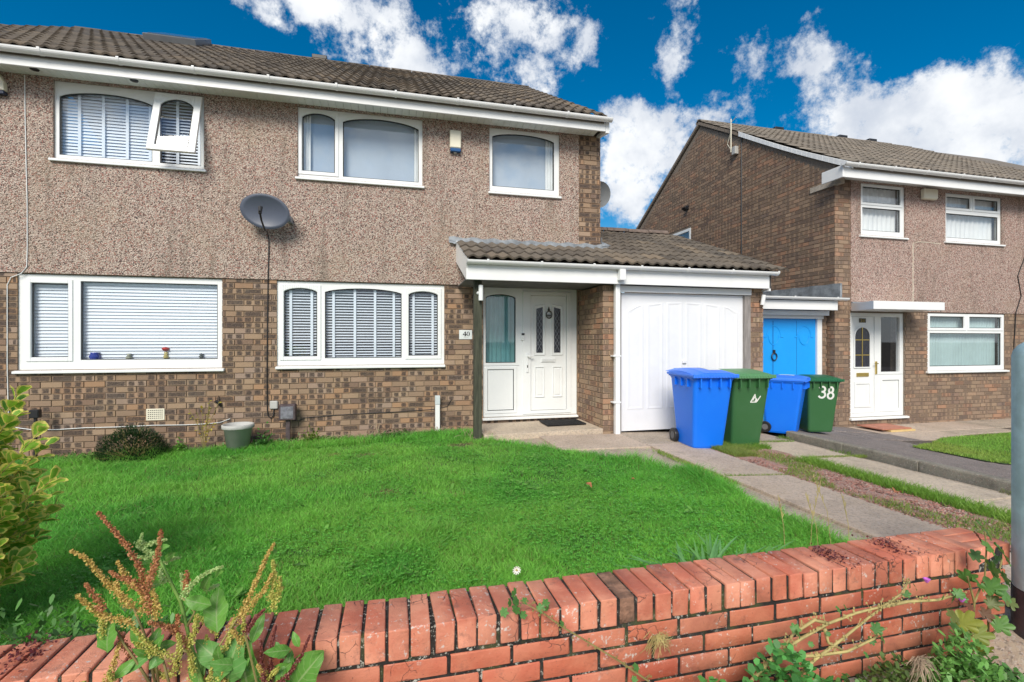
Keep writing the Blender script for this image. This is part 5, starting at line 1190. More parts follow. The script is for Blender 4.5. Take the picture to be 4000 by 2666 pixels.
# lamp column beside the end of the wall
lc = thing('lamp_column', 'thick grey steel lamp column with black base at the wall end', 'lamp column', (2.995, -5.47, -.21))
cx, cy = 2.985, -5.52
MB().lathe([(.122, -.21), (.122, .10)], (cx, cy, 0), 40).build('black_base', M_BLACKP, lc, smooth=True)
MB().lathe([(.120, .101), (.120, 1.20), (.115, 1.225), (.10, 1.25), (.075, 1.27), (.052, 1.275)], (cx, cy, 0), 40).build('base_compartment', M_STEEL, lc, smooth=True)
MB().tube([(cx + .1215 * math.cos(R(a)), cy + .1215 * math.sin(R(a)), .28) for a in range(190, 262, 6)] + [(cx + .1215 * math.cos(R(a)), cy + .1215 * math.sin(R(a)), .86) for a in range(256, 186, -6)] + [(cx + .1215 * math.cos(R(190)), cy + .1215 * math.sin(R(190)), .28)], .0022, 4, caps=False).build('door_seam', M_BLACKP, lc)
MB().lathe([(.052, 1.276), (.045, 5.0)], (cx, cy, 0), 24).build('shaft', M_STEEL, lc, smooth=True)
MB().tube([(cx, cy, 4.95), (cx, cy - .3, 5.15), (cx, cy - .9, 5.22)], .03, 10).build('bracket_arm', M_STEEL, lc)
m = MB(); m.prism([(cx - .10, cy - .75, 5.17), (cx + .10, cy - .75, 5.17), (cx + .13, cy - 1.25, 5.17), (cx - .13, cy - 1.25, 5.17)], (0, 0, .10)); m.build('lantern', M_STEEL, lc, bevel=.02)
# gable fittings of the neighbour
fl = thing('floodlight', 'small black floodlight high on the bare gable wall', 'lamp', (7.75, 4.48, 4.85))
MB().tube([(7.785, 4.48, 4.90), (7.70, 4.46, 4.90), (7.66, 4.45, 4.84)], [.02, .03, .075], 10).build('lamp_head', M_BLACK, fl); box_part('mount', M_BLACK, fl, 7.74, 7.787, 4.43, 4.53, 4.85, 4.95)
ae = thing('aerial', 'thin grey aerial pole bracketed to the gable of number 38', 'aerial', (7.7, 2.65, 5.6))
MB().tube([(7.70, 2.65, 5.70), (7.70, 2.65, 6.48)], .013, 8).build('pole', M_CREAM, ae); box_part('bracket', M_GREYP, ae, 7.69, 7.787, 2.50, 2.62, 5.62, 5.80, bevel=.006); MB().tube([(7.70, 2.65, 6.40), (7.70, 2.48, 6.45)], .008, 5).build('element', M_CREAM, ae)
m = MB().tube([(7.72, 2.66, 5.75), (7.72, 2.80, 5.95), (7.72, 2.70, 6.15)], .008, 5).build('lead_wire', M_CREAM, ae)
# ornaments on the inner sill of the lower left window
orn = 'ornaments on the lower left window sill'
def ornament(label, cat, prof, x, m): return tag(MB().lathe(prof, (x, .066, 1.043), 14).build('ornament', m, smooth=True), label, cat, orn)
ornament('squat blue jar on the lower left window sill', 'jar', [(0, 0), (.05, .0), (.06, .04), (.045, .075), (.052, .09), (0, .09)], -3.64, plain('blue_jar', (.03, .05, .28), .2))
ornament('small speckled ornament beside the blue jar', 'ornament', [(0, 0), (.03, 0), (.04, .02), (.02, .05), (.03, .07), (0, .075)], -3.27, plain('stone_ornament', (.25, .27, .22), .6, .4, 60))
t = thing('flower_ornament', 'red flower in a small yellow vase at the middle of the sill', 'ornament', (-2.86, .066, 1.043), orn)
MB().lathe([(0, 0), (.022, 0), (.03, .03), (.018, .07), (.024, .09), (0, .09)], (-2.86, .075, 1.043), 12).build('vase', plain('yellow_vase', (.5, .42, .16), .3), t, smooth=True)
MB().lathe([(0, 0), (.03, .01), (.045, .03), (.03, .05), (0, .055)], (-2.865, .075, 1.145), 10).build('bloom', plain('red_bloom', (.35, .03, .03), .7), t)
ornament('small dark butterfly-like ornament right of the red flower', 'ornament', [(0, 0), (.012, 0), (.03, .03), (.012, .045), (.03, .06), (0, .075)], -2.45, plain('dark_ornament', (.08, .10, .10), .4))

bh = thing('cable_hook', 'black plastic hook with a drooping tail on the brick beside the plant pot', 'hook', (-2.2, -.02, .45))
MB().tube([(-2.27, -.02, .475), (-2.235, -.045, .49), (-2.20, -.04, .455), (-2.185, -.03, .41)], [.006, .018, .022, .008], 8).build('hook', M_BLACK, bh)
MB().tube([(-2.20, -.03, .47), (-2.215, -.03, .56)], .004, 5).build('tail', M_BLACK, bh)
# ================================================================== vegetation
DOCK_SPIKES= {'rust': [[(-0.79, -5.546, 0.798), (-0.754, -5.546, 0.745), (-0.719, -5.546, 0.695), (-0.702, -5.546, 0.66), (-0.684, -5.546, 0.617), (-0.673, -5.546, 0.559), (-0.661, -5.546, 0.499)], [(-0.632, -5.56, 0.739), (-0.638, -5.56, 0.692), (-0.647, -5.56, 0.639), (-0.658, -5.56, 0.61), (-0.667, -5.56, 0.575)], [(-0.578, -5.53, 0.605), (-0.58, -5.53, 0.549)], [(-0.758, -5.555, 0.635), (-0.738, -5.555, 0.617), (-0.698, -5.555, 0.599), (-0.681, -5.555, 0.574)], [(-0.81, -5.563, 0.609), (-0.785, -5.563, 0.568), (-0.771, -5.563, 0.533)], [(-0.602, -5.53, 0.482), (-0.605, -5.53, 0.438)], [(-0.774, -5.478, 0.425), (-0.759, -5.478, 0.385), (-0.738, -5.478, 0.343)]], 'tan': [[(-0.885, -5.49, 0.679), (-0.848, -5.49, 0.654), (-0.816, -5.49, 0.606), (-0.787, -5.49, 0.565), (-0.757, -5.49, 0.527), (-0.73, -5.49, 0.492)], [(-0.77, -5.493, 0.637), (-0.749, -5.493, 0.593), (-0.731, -5.493, 0.556)], [(-0.84, -5.548, 0.577), (-0.809, -5.548, 0.54), (-0.773, -5.548, 0.509), (-0.73, -5.548, 0.49), (-0.704, -5.548, 0.476)], [(-0.349, -5.516, 0.656), (-0.37, -5.516, 0.618), (-0.393, -5.516, 0.563), (-0.42, -5.516, 0.497), (-0.449, -5.516, 0.444), (-0.468, -5.516, 0.414)], [(-0.35, -5.542, 0.577), (-0.371, -5.542, 0.529), (-0.403, -5.542, 0.491), (-0.429, -5.542, 0.459)], [(-0.745, -5.553, 0.604), (-0.739, -5.553, 0.573), (-0.711, -5.553, 0.533)], [(-0.653, -5.559, 0.573), (-0.641, -5.559, 0.524), (-0.644, -5.559, 0.491)]], 'lime': [[(-0.704, -5.549, 0.466), (-0.672, -5.549, 0.421), (-0.636, -5.549, 0.385), (-0.598, -5.549, 0.362)], [(-0.696, -5.477, 0.311), (-0.653, -5.477, 0.272), (-0.621, -5.477, 0.292)], [(-0.58, -5.487, 0.306), (-0.58, -5.487, 0.252)], [(-0.57, -5.489, 0.452), (-0.531, -5.489, 0.415), (-0.509, -5.489, 0.39)], [(-0.541, -5.49, 0.388), (-0.538, -5.49, 0.333), (-0.55, -5.49, 0.317)], [(-0.594, -5.551, 0.438), (-0.588, -5.551, 0.393), (-0.6, -5.551, 0.343)], [(-0.711, -5.539, 0.428), (-0.682, -5.539, 0.397), (-0.661, -5.539, 0.38)]], 'pale': [[(-0.701, -5.507, 0.715), (-0.713, -5.507, 0.678), (-0.68, -5.507, 0.658), (-0.659, -5.507, 0.648)], [(-0.645, -5.497, 0.688), (-0.694, -5.497, 0.679), (-0.718, -5.497, 0.685)], [(-0.612, -5.485, 0.627), (-0.637, -5.485, 0.626), (-0.662, -5.485, 0.614)], [(-0.737, -5.482, 0.639), (-0.706, -5.482, 0.636), (-0.679, -5.482, 0.629)], [(-0.474, -5.561, 0.621), (-0.52, -5.561, 0.605), (-0.548, -5.561, 0.585), (-0.581, -5.561, 0.544)], [(-0.503, -5.509, 0.544), (-0.534, -5.509, 0.533)], [(-0.604, -5.503, 0.588), (-0.599, -5.503, 0.559), (-0.593, -5.503, 0.523)], [(-0.651, -5.519, 0.615), (-0.648, -5.519, 0.587), (-0.636, -5.519, 0.571)]], 'wine': [[(-0.368, -5.552, 0.477), (-0.394, -5.552, 0.449), (-0.42, -5.552, 0.414)], [(-0.342, -5.523, 0.407), (-0.356, -5.523, 0.347), (-0.359, -5.523, 0.239)], [(-0.241, -5.561, 0.386), (-0.261, -5.561, 0.335), (-0.301, -5.561, 0.274), (-0.327, -5.561, 0.26)], [(-0.45, -5.477, 0.311), (-0.42, -5.477, 0.259), (-0.386, -5.477, 0.223)], [(-0.316, -5.483, 0.31), (-0.337, -5.483, 0.261), (-0.357, -5.483, 0.231)], [(-0.462, -5.515, 0.284), (-0.449, -5.515, 0.249)], [(-0.381, -5.54, 0.38), (-0.378, -5.54, 0.311), (-0.371, -5.54, 0.253)], [(-0.314, -5.479, 0.221), (-0.345, -5.479, 0.218)]]}
DOCK_STEMS= [[(-0.536, -5.514, 0.239), (-0.545, -5.514, 0.265), (-0.57, -5.514, 0.361), (-0.601, -5.514, 0.509), (-0.638, -5.514, 0.597), (-0.665, -5.514, 0.666)], [(-0.666, -5.489, 0.244), (-0.682, -5.489, 0.394), (-0.685, -5.489, 0.472)], [(-0.671, -5.492, 0.247), (-0.702, -5.492, 0.416), (-0.729, -5.492, 0.493)], [(-0.666, -5.519, 0.265), (-0.714, -5.519, 0.362), (-0.74, -5.519, 0.407), (-0.778, -5.519, 0.487)], [(-0.519, -5.527, 0.245), (-0.5, -5.527, 0.365), (-0.465, -5.527, 0.42), (-0.446, -5.527, 0.449)], [(-0.574, -5.512, 0.353), (-0.602, -5.512, 0.368)], [(-0.579, -5.526, 0.442), (-0.56, -5.526, 0.481), (-0.594, -5.526, 0.528)], [(-0.613, -5.547, 0.275), (-0.637, -5.547, 0.384)]]
DOCK_LEAVES= [((-0.644, -5.516, 0.571), (-0.721, -5.482, 0.546), 0.027), ((-0.647, -5.537, 0.675), (-0.608, -5.574, 0.699), 0.02), ((-0.651, -5.49, 0.626), (-0.604, -5.546, 0.666), 0.02), ((-0.678, -5.497, 0.627), (-0.706, -5.523, 0.635), 0.013), ((-0.505, -5.513, 0.403), (-0.521, -5.46, 0.514), 0.069), ((-0.517, -5.524, 0.493), (-0.589, -5.53, 0.523), 0.04), ((-0.661, -5.524, 0.377), (-0.774, -5.504, 0.307), 0.029), ((-0.474, -5.518, 0.252), (-0.443, -5.537, 0.401), 0.094), ((-0.426, -5.48, 0.203), (-0.432, -5.542, 0.371), 0.101), ((-0.324, -5.495, 0.218), (-0.216, -5.471, 0.28), 0.069), ((-0.29, -5.532, 0.219), (-0.209, -5.573, 0.331), 0.083), ((-0.467, -5.522, 0.296), (-0.573, -5.488, 0.377), 0.062), ((-0.531, -5.491, 0.257), (-0.461, -5.552, 0.315), 0.043), ((-0.542, -5.514, 0.536), (-0.509, -5.559, 0.596), 0.029), ((-0.514, -5.503, 0.571), (-0.473, -5.575, 0.613), 0.022), ((-0.465, -5.484, 0.392), (-0.445, -5.472, 0.386), 0.022), ((-0.677, -5.464, 0.356), (-0.625, -5.492, 0.38), 0.029), ((-0.69, -5.463, 0.308), (-0.622, -5.578, 0.381), 0.025), ((-0.551, -5.517, 0.257), (-0.582, -5.464, 0.328), 0.043), ((-0.379, -5.478, 0.201), (-0.304, -5.531, 0.29), 0.062)]
MALLOW_STEMS= [[(1.289, -5.56, -0.035), (1.422, -5.56, 0.062), (1.543, -5.56, 0.111), (1.676, -5.56, 0.153), (1.814, -5.56, 0.176), (1.957, -5.56, 0.185), (2.048, -5.56, 0.224), (2.086, -5.56, 0.27)], [(1.478, -5.56, -0.068), (1.609, -5.56, 0.019), (1.744, -5.56, 0.081), (1.885, -5.56, 0.152), (1.957, -5.56, 0.185)], [(1.438, -5.56, 0.06), (1.609, -5.56, 0.036), (1.77, -5.56, 0.028), (1.903, -5.56, 0.058), (1.948, -5.56, 0.087)], [(1.957, -5.56, 0.185), (2.086, -5.56, 0.187), (2.248, -5.56, 0.173), (2.376, -5.56, 0.183)], [(1.676, -5.56, 0.153), (1.609, -5.56, 0.176), (1.51, -5.56, 0.136), (1.462, -5.56, 0.089)], [(1.659, -5.56, 0.135), (1.676, -5.56, 0.077), (1.744, -5.56, 0.039)]]
MALLOW_LEAVES= [((2.117, -5.543, 0.251), 0.043), ((2.12, -5.563, 0.245), 0.032), ((2.088, -5.551, 0.214), 0.036), ((2.332, -5.582, 0.2), 0.05), ((2.294, -5.589, 0.186), 0.043), ((2.376, -5.573, 0.167), 0.036), ((2.231, -5.592, 0.203), 0.029), ((1.708, -5.577, 0.213), 0.032), ((1.782, -5.542, 0.192), 0.029), ((1.499, -5.58, 0.169), 0.043), ((1.496, -5.599, 0.161), 0.036), ((1.875, -5.597, 0.126), 0.05), ((1.91, -5.59, 0.081), 0.043), ((1.902, -5.553, 0.047), 0.036), ((1.574, -5.578, 0.097), 0.025), ((1.652, -5.583, 0.129), 0.021), ((1.826, -5.594, 0.027), 0.029)]
SYC_STEMS= [[(2.463, -5.55, -0.016), (2.473, -5.55, 0.128), (2.535, -5.55, 0.235), (2.545, -5.55, 0.356), (2.535, -5.55, 0.434)], [(2.556, -5.55, -0.06), (2.556, -5.55, 0.094), (2.609, -5.55, 0.211), (2.64, -5.55, 0.3)], [(2.473, -5.55, 0.128), (2.432, -5.55, 0.247)], [(2.494, -5.55, -0.035), (2.432, -5.55, 0.049)], [(2.514, -5.55, -0.054), (2.64, -5.55, 0.005)]]
SYC_LEAVES= [((2.612, -5.502, 0.416), 0.106, 0), ((2.525, -5.569, 0.374), 0.082, 0), ((2.575, -5.595, 0.349), 0.106, 0), ((2.484, -5.613, 0.3), 0.09, 0), ((2.554, -5.613, 0.255), 0.082, 0), ((2.505, -5.6, 0.217), 0.098, 0), ((2.449, -5.539, 0.239), 0.082, 0), ((2.461, -5.602, 0.108), 0.066, 2), ((2.331, -5.615, 0.1), 0.106, 1), ((2.486, -5.561, -0.005), 0.106, 1), ((2.291, -5.59, 0.114), 0.074, 3), ((2.467, -5.5, -0.046), 0.09, 3), ((2.547, -5.605, 0.05), 0.09, 0), ((2.577, -5.556, 0.025), 0.074, 1), ((2.561, -5.527, -0.106), 0.09, 1), ((2.658, -5.571, 0.114), 0.066, 3), ((2.56, -5.501, 0.303), 0.066, 0), ((2.479, -5.563, 0.418), 0.057, 2), ((2.541, -5.591, 0.321), 0.074, 0), ((2.461, -5.571, 0.223), 0.074, 0), ((2.54, -5.616, 0.19), 0.082, 0), ((2.412, -5.569, 0.131), 0.057, 2), ((2.521, -5.59, 0.142), 0.074, 3), ((2.427, -5.513, 0.014), 0.066, 0), ((2.499, -5.52, -0.1), 0.074, 3)]
SPRIG= [[(0.944, -5.46, -0.02), (0.829, -5.46, 0.071), (0.703, -5.46, 0.161), (0.588, -5.46, 0.242), (0.535, -5.46, 0.287), (0.477, -5.46, 0.326), (0.445, -5.46, 0.348)]]
SPRIG_LEAVES= [((0.419, -5.46, 0.382), 0.034), ((0.425, -5.46, 0.351), 0.041), ((0.403, -5.46, 0.348), 0.031), ((0.381, -5.46, 0.317), 0.037), ((0.425, -5.46, 0.32), 0.041), ((0.451, -5.46, 0.298), 0.031), ((0.457, -5.46, 0.347), 0.027), ((0.516, -5.46, 0.314), 0.037), ((0.535, -5.46, 0.33), 0.031), ((0.542, -5.46, 0.311), 0.027), ((0.598, -5.46, 0.247), 0.024), ((0.893, -5.46, 0.041), 0.034), ((0.886, -5.46, -0.004), 0.027)]
SPRIG = SPRIG[0]
def vnoise(P, scale, seed):                       # smooth value noise in numpy
    g = np.random.default_rng(seed).random((64, 64)); q = P * scale; i = np.floor(q).astype(int); f = q - i; f = f * f * (3 - 2 * f)
    a, b = i[:, 0] % 64, i[:, 1] % 64; c, d = (a + 1) % 64, (b + 1) % 64
    return (g[a, b] * (1 - f[:, 0]) + g[c, b] * f[:, 0]) * (1 - f[:, 1]) + (g[a, d] * (1 - f[:, 0]) + g[c, d] * f[:, 0]) * f[:, 1]
def gz_np(P): return np.array([gz(x, y) for x, y in P])
def blades(P, z, h, w, lean, tint):
    n = len(P); a = RNG.random(n) * 6.283; b = RNG.random(n) * 6.283
    wx, wy = np.cos(a) * w / 2, np.sin(a) * w / 2; lx, ly = np.cos(b) * lean, np.sin(b) * lean
    V = np.zeros((n, 5, 3)); x, y = P[:, 0], P[:, 1]
    V[:, 0] = np.c_[x - wx, y - wy, z]; V[:, 1] = np.c_[x + wx, y + wy, z]
    V[:, 2] = np.c_[x + lx * .35 + wx * .8, y + ly * .35 + wy * .8, z + h * .6]; V[:, 3] = np.c_[x + lx * .35 - wx * .8, y + ly * .35 - wy * .8, z + h * .6]
    V[:, 4] = np.c_[x + lx, y + ly, z + h]
    F = np.array([[0, 1, 2], [0, 2, 3], [3, 2, 4]]); F = (np.arange(n)[:, None, None] * 5 + F).reshape(-1, 3)
    return V.reshape(-1, 3), F, np.repeat(tint, 5, axis=0)
def seen(P, z=0.0, margin=1.16):
    q = P - np.array([CAM.x, CAM.y]); d = q @ np.array([FWD.x, FWD.y]); r = q @ np.array([RGT.x, RGT.y])
    return (d > .6) & (np.abs(r / np.maximum(d, .1)) < margin)
def scatter(n, x0, x1, y0, y1): return np.c_[RNG.uniform(x0, x1, n), RNG.uniform(y0, y1, n)]
def grass_tint(P, n, base=(.095, .38, .05), alt=(.25, .64, .09)):
    k = np.clip(vnoise(P, .9, 3) * .8 + vnoise(P, 3.1, 4) * .7 - .28 + RNG.normal(0, .2, n), 0, 1)[:, None]
    t = np.array(base) * (1 - k) + np.array(alt) * k
    yl = np.clip((vnoise(P, .55, 61) * .7 + vnoise(P, 1.9, 62) * .5 - .55) * 2.2, 0, .6)[:, None]; t = t * (1 - yl) + np.array([.27, .56, .09]) * yl
    dry = RNG.random(n) < .06; t[dry] = np.array([.22, .20, .07]) * RNG.uniform(.7, 1.2, (dry.sum(), 1))
    return t * RNG.uniform(.8, 1.2, (n, 1))
lawn_poly = [(-6.9, -.38)] + [(1.0, -.30)] + [(x, y) for x, y in LAWN_EDGE[2:]] + [(2.7, -5.21), (-6.9, -5.21)]
def inside_lawn(P): return in_poly(P, lawn_poly)
P = np.concatenate([scatter(250000, -6.5, 2.95, -3.0, -.3), scatter(420000, -4.0, 2.95, -5.21, -3.0)])
P = P[inside_lawn(P) & seen(P)]
bare = [(-1.35, -1.12, .16), (-.05, -2.75, .11), (.55, -3.05, .12), (-.30, -1.25, .16), (.85, -1.1, .2), (-1.3, -3.9, .05), (.15, -3.3, .07), (-.62, -1.1, .08)]
for bx, by, br in bare: P = P[(np.hypot(P[:, 0] - bx, (P[:, 1] - by) * 1.4) > br * RNG.uniform(.4, 1.1, len(P)))]
n = len(P)
edge = np.zeros(n)
for i in range(len(lawn_poly) - 3):
    (xa, ya), (xb, yb) = lawn_poly[i], lawn_poly[i + 1]; d = np.array([xb - xa, yb - ya]); L = np.hypot(*d); q = P - np.array([xa, ya]); t = np.clip(q @ d / L ** 2, 0, 1)
    edge = np.maximum(edge, np.clip(1 - np.hypot(q[:, 0] - t * d[0], q[:, 1] - t * d[1]) / .30, 0, 1))
left = np.clip((-1.0 - P[:, 0]) / 2.0, 0, 1) * np.clip((-4.0 - P[:, 1]) / .8, 0, 1)
h = (.012 + .040 * vnoise(P, 1.6, 7) + .042 * vnoise(P, 5.5, 8) ** 1.5) * RNG.uniform(.55, 1.35, n) * (1 + 1.0 * edge + .8 * left)
V, F, T = blades(P, gz_np(P), h * .85, RNG.uniform(.0025, .0055, n), h * RNG.uniform(.3, 1.15, n), grass_tint(P, n))
me = fast_mesh('grass', V, F, M_GRASS, tint=T); o = link('grass', me, (0, 0, 0)); tag(o, 'bright green uneven lawn grass in front of the house', None, None, 'stuff')
# clover, dandelion and other broad leaves in the lawn: small flat or tilted leaflets
def leaflets(P, z, size, tint, tiltmax=.6, ratio=.6, heading=None, lift=False):
    n = len(P); z = z + (gz_np(P) if lift else 0); a = RNG.random(n) * 6.283 if heading is None else heading; tl = RNG.uniform(.05, tiltmax, n)
    dx, dy = np.cos(a), np.sin(a); u = np.c_[dx * np.cos(tl), dy * np.cos(tl), np.sin(tl)] * size[:, None]; s = np.c_[-dy, dx, RNG.uniform(-.35, .35, n)] * (size * ratio / 2)[:, None]
    c = np.c_[P, z]; V = np.stack([c, c + u * .35 + s * .8, c + u * .75 + s, c + u, c + u * .75 - s, c + u * .35 - s * .8], 1)
    V[:, 1:6:2, 2] += 0
    F = np.array([[0, 1, 5], [1, 2, 4], [1, 4, 5], [2, 3, 4]]); F = (np.arange(n)[:, None, None] * 6 + F).reshape(-1, 3)
    return V.reshape(-1, 3), F, np.repeat(tint, 6, axis=0)
C = scatter(90000, -5, 2.8, -5.2, -.4); C = C[inside_lawn(C) & seen(C)]; dens = vnoise(C, .8, 21) * .6 + vnoise(C, 2.4, 22) * .5; C = C[dens > .60]; C = C[RNG.random(len(C)) < .8]
parts = []
head = RNG.random(len(C)) * 6.283; zc = RNG.uniform(.02, .055, len(C)); szc = RNG.uniform(.006, .013, len(C))
for k in range(3):
    parts.append(leaflets(C, zc, szc, np.array([.14, .44, .06]) * RNG.uniform(.6, 1.4, (len(C), 1)), .35, .95, head + k * 2.1, True))
D = scatter(520, -4.5, 2.7, -5.15, -.5); D = D[inside_lawn(D) & seen(D)]; dd = vnoise(D, 1.1, 31); D = D[(dd > .45) | (D[:, 1] > -1)]
for k in range(7):
    keep = RNG.random(len(D)) < .8; Q = D[keep]
    parts.append(leaflets(Q + RNG.normal(0, .008, Q.shape), RNG.uniform(.006, .03, len(Q)), RNG.uniform(.035, .08, len(Q)), np.array([.19, .43, .08]) * RNG.uniform(.6, 1.25, (len(Q), 1)), .45, .34, None, True))
Q = np.c_[np.linspace(-1.3, 2.2, 70) + RNG.normal(0, .02, 70), -5.14 + RNG.uniform(-.05, .12, 70)]
for k in range(4): parts.append(leaflets(Q + RNG.normal(0, .02, Q.shape), RNG.uniform(.03, .12, 70), RNG.uniform(.06, .13, 70), np.array([.09, .26, .05]) * RNG.uniform(.6, 1.3, (70, 1)), 1.0, .42, None, True))
def join(parts):
    V, F, T, off = [], [], [], 0
    for v, f, t in parts: V.append(v); F.append(f + off); T.append(t); off += len(v)
    return np.concatenate(V), np.concatenate(F), np.concatenate(T)
for bx, by, br in bare:                           # mown-out patches of dry thatch
    Q = np.c_[RNG.normal(bx, br * .8, 500), RNG.normal(by, br * .5, 500)]; h_ = RNG.uniform(.012, .03, 500)
    V, F, T = blades(Q, gz_np(Q), h_, RNG.uniform(.003, .005, 500), h_ * 2.0, np.array([.36, .27, .14]) * RNG.uniform(.6, 1.3, (500, 1))); parts.append((V, F, T))
V, F, T = join(parts); o = link('lawn_weeds', fast_mesh('lawn_weeds', V, F, M_WEED, tint=T), (0, 0, 0)); tag(o, 'clover and dandelion leaves spread through the lawn', None, None, 'stuff')
# rough grass between the drive strips, along the slabs and by the kerb
def rough(n, x0, x1, y0, y1, hmin, hmax, base, alt, mask=None, dz=0.0):
    P = scatter(n, x0, x1, y0, y1); P = P[seen(P, margin=1.2)]
    if mask is not None: P = P[mask(P)]
    n = len(P); h = RNG.uniform(hmin, hmax, n)
    k = np.clip(vnoise(P, 2.2, 9) + RNG.normal(0, .2, n), 0, 1)[:, None]; T = (np.array(base) * (1 - k) + np.array(alt) * k) * RNG.uniform(.75, 1.25, (n, 1))
    return blades(P, gz_np(P) + dz, h, RNG.uniform(.003, .006, n), h * RNG.uniform(.3, 1.1, n), T)
G1, G2 = (.15, .31, .04), (.34, .38, .10)
parts = [rough(9000, 3.80, 4.1, -2.4, -1.80, .02, .08, G1, G2), rough(5000, 3.85, 4.35, -2.1, -1.72, .02, .08, G1, G2),
         rough(12000, 3.8, 4.6, -5.3, -2.0, .02, .07, G1, G2, lambda P: vnoise(P, 1.9, 12) > .74),
         rough(13000, 4.36, 4.62, -5.6, -1.9, .03, .10, (.16, .36, .04), (.28, .42, .07), lambda P: vnoise(P, 1.3, 14) > .38),
         rough(600, 3.08, 3.8, -3.15, -3.115, .01, .04, G1, G2), rough(1200, 2.95, 3.05, -3.4, -2.0, .01, .04, G1, G2), rough(900, 4.5, 5.3, -1.68, -1.60, .01, .05, G1, G2), rough(1500, 4.6, 5.5, -2.55, -2.48, .01, .04, G1, G2),
         rough(2600, 5.30, 5.48, -5.0, -1.3, .01, .05, G1, (.2, .16, .08), lambda P: vnoise(P, 2.2, 15) > .62), rough(900, 5.63, 5.7, -4.3, -1.5, .01, .05, G1, G2, lambda P: vnoise(P, 2.2, 16) > .55)]
V, F, T = join(parts); o = link('rough_grass', fast_mesh('rough_grass', V, F, M_GRASS, tint=T), (0, 0, 0)); tag(o, 'rough yellow-green grass growing between the drive strips', None, None, 'stuff')
P = scatter(110000, 7.0, 13.5, -3.6, -1.15); P = P[in_poly(P, NL) & seen(P)]; n = len(P); h = RNG.uniform(.015, .045, n)
V, F, T = blades(P, gz_np(P) + .012, h, RNG.uniform(.004, .008, n), h * RNG.uniform(.2, .8, n), grass_tint(P, n, (.20, .36, .05), (.36, .46, .09)))
o = link('neighbour_grass', fast_mesh('neighbour_grass', V, F, M_GRASS, tint=T), (0, 0, 0)); tag(o, 'yellowish short grass on the neighbour\'s lawn', None, None, 'stuff')
# loose red stones
P = scatter(9000, 3.76, 4.52, -5.8, -1.8); n = len(P); s = RNG.uniform(.006, .017, n); z = gz_np(P) + .014
oct_ = np.array([[1, 0, 0], [-1, 0, 0], [0, 1, 0], [0, -1, 0], [0, 0, 1], [0, 0, -1.]]); of = np.array([[0, 2, 4], [2, 1, 4], [1, 3, 4], [3, 0, 4], [2, 0, 5], [1, 2, 5], [3, 1, 5], [0, 3, 5]])
V = (oct_[None] * s[:, None, None] * RNG.uniform(.5, 1.2, (n, 6, 1)) * np.array([1, 1, .6]) + np.c_[P, z][:, None]).reshape(-1, 3); F = (np.arange(n)[:, None, None] * 6 + of).reshape(-1, 3)
o = link('gravel', fast_mesh('gravel', V, F, M_STONES), (0, 0, 0)); tag(o, 'reddish stones loose between the drive strips', None, None, 'stuff')
# dry stalks lying along the wall foot
m = MB()
def stalks(n, x0, x1, y0, y1, zmax, L):
    for i in range(n):
        x, y = random.uniform(x0, x1), random.uniform(y0, y1); a = random.uniform(0, 6.28); l = random.uniform(.4, 1) * L; up = random.uniform(.1, 1) * zmax; z = gz(x, y) + .01
        m.tube([(x, y, z), (x + math.cos(a) * l * .5, y + math.sin(a) * l * .25, z + up), (x + math.cos(a) * l, y + math.sin(a) * l * .4, z + up * random.uniform(.1, .8))], .0025, 3, caps=False)
stalks(130, -.75, 1.0, -.30, -.06, .10, .30); stalks(60, 1.1, 2.0, -.22, -.05, .06, .25); stalks(40, .9, 1.3, -.95, -.6, .12, .2); stalks(40, -1.5, -.8, -.25, -.06, .06, .2)
for k in range(7): a = random.uniform(-.6, .6); m.tube([(-.20, -.15, .0), (-.20 + .08 * a, -.15, .14), (-.20 + a * .22, -.16, .18 - abs(a) * .25)], .003, 3, caps=False)
o = m.build('dry_stalks', M_TWIG); tag(o, 'dry bleached stalks lying along the foot of the brick wall', None, None, 'stuff')
parts = []
P = scatter(5200, -4.6, 1.0, -.50, -.04); P = P[seen(P)]; P = P[vnoise(P, 2.6, 41) > .45]; n = len(P)
parts.append(leaflets(P, RNG.uniform(.0, .09, n) * vnoise(P, 3, 42), RNG.uniform(.02, .05, n), np.array([.07, .15, .03]) * RNG.uniform(.5, 1.4, (n, 1)), 1.2, .5, None, True))
P = scatter(16000, -4.6, 1.1, -.62, -.22); P = P[seen(P)]; n = len(P); h = RNG.uniform(.03, .10, n)
parts.append(blades(P, gz_np(P), h, RNG.uniform(.003, .006, n), h * RNG.uniform(.3, 1.0, n), grass_tint(P, n)))
V, F, T = join(parts); o = link('bed_weeds', fast_mesh('bed_weeds', V, F, M_WEED, tint=T), (0, 0, 0)); tag(o, 'low weeds and long grass along the foot of the house wall', None, None, 'stuff')

# -------------------------------------------------------------- leaves as objects
def leaf_mesh(name, m, widths, fold=.25, droop=.15, curl=0.0, wave=0.0):
    """unit length along +Y, up +Z; widths: half widths per station"""
    n = len(widths) - 1; vs, uvs, fs = [], [], []
    for i, w in enumerate(widths):
        v = i / n; z = -droop * v * v + curl * math.sin(v * math.pi)
        for s, u in ((-1, 0), (-.5, .25), (0, .5), (.5, .75), (1, 1)):
            vs.append((s * w, v, z + abs(s) * w * fold + wave * math.sin(v * 17 + s * 2) * abs(s) * .05)); uvs.append((u, v))
    for i in range(n):
        for j in range(4): a = i * 5 + j; fs.append((a, a + 1, a + 6, a + 5))
    me = bpy.data.meshes.new(name); me.from_pydata(vs, [], fs); me.materials.append(m)
    l = me.uv_layers.new(name='UVMap')
    for lp in me.loops: l.data[lp.index].uv = uvs[lp.vertex_index]
    me.polygons.foreach_set('use_smooth', [True] * len(fs)); return me
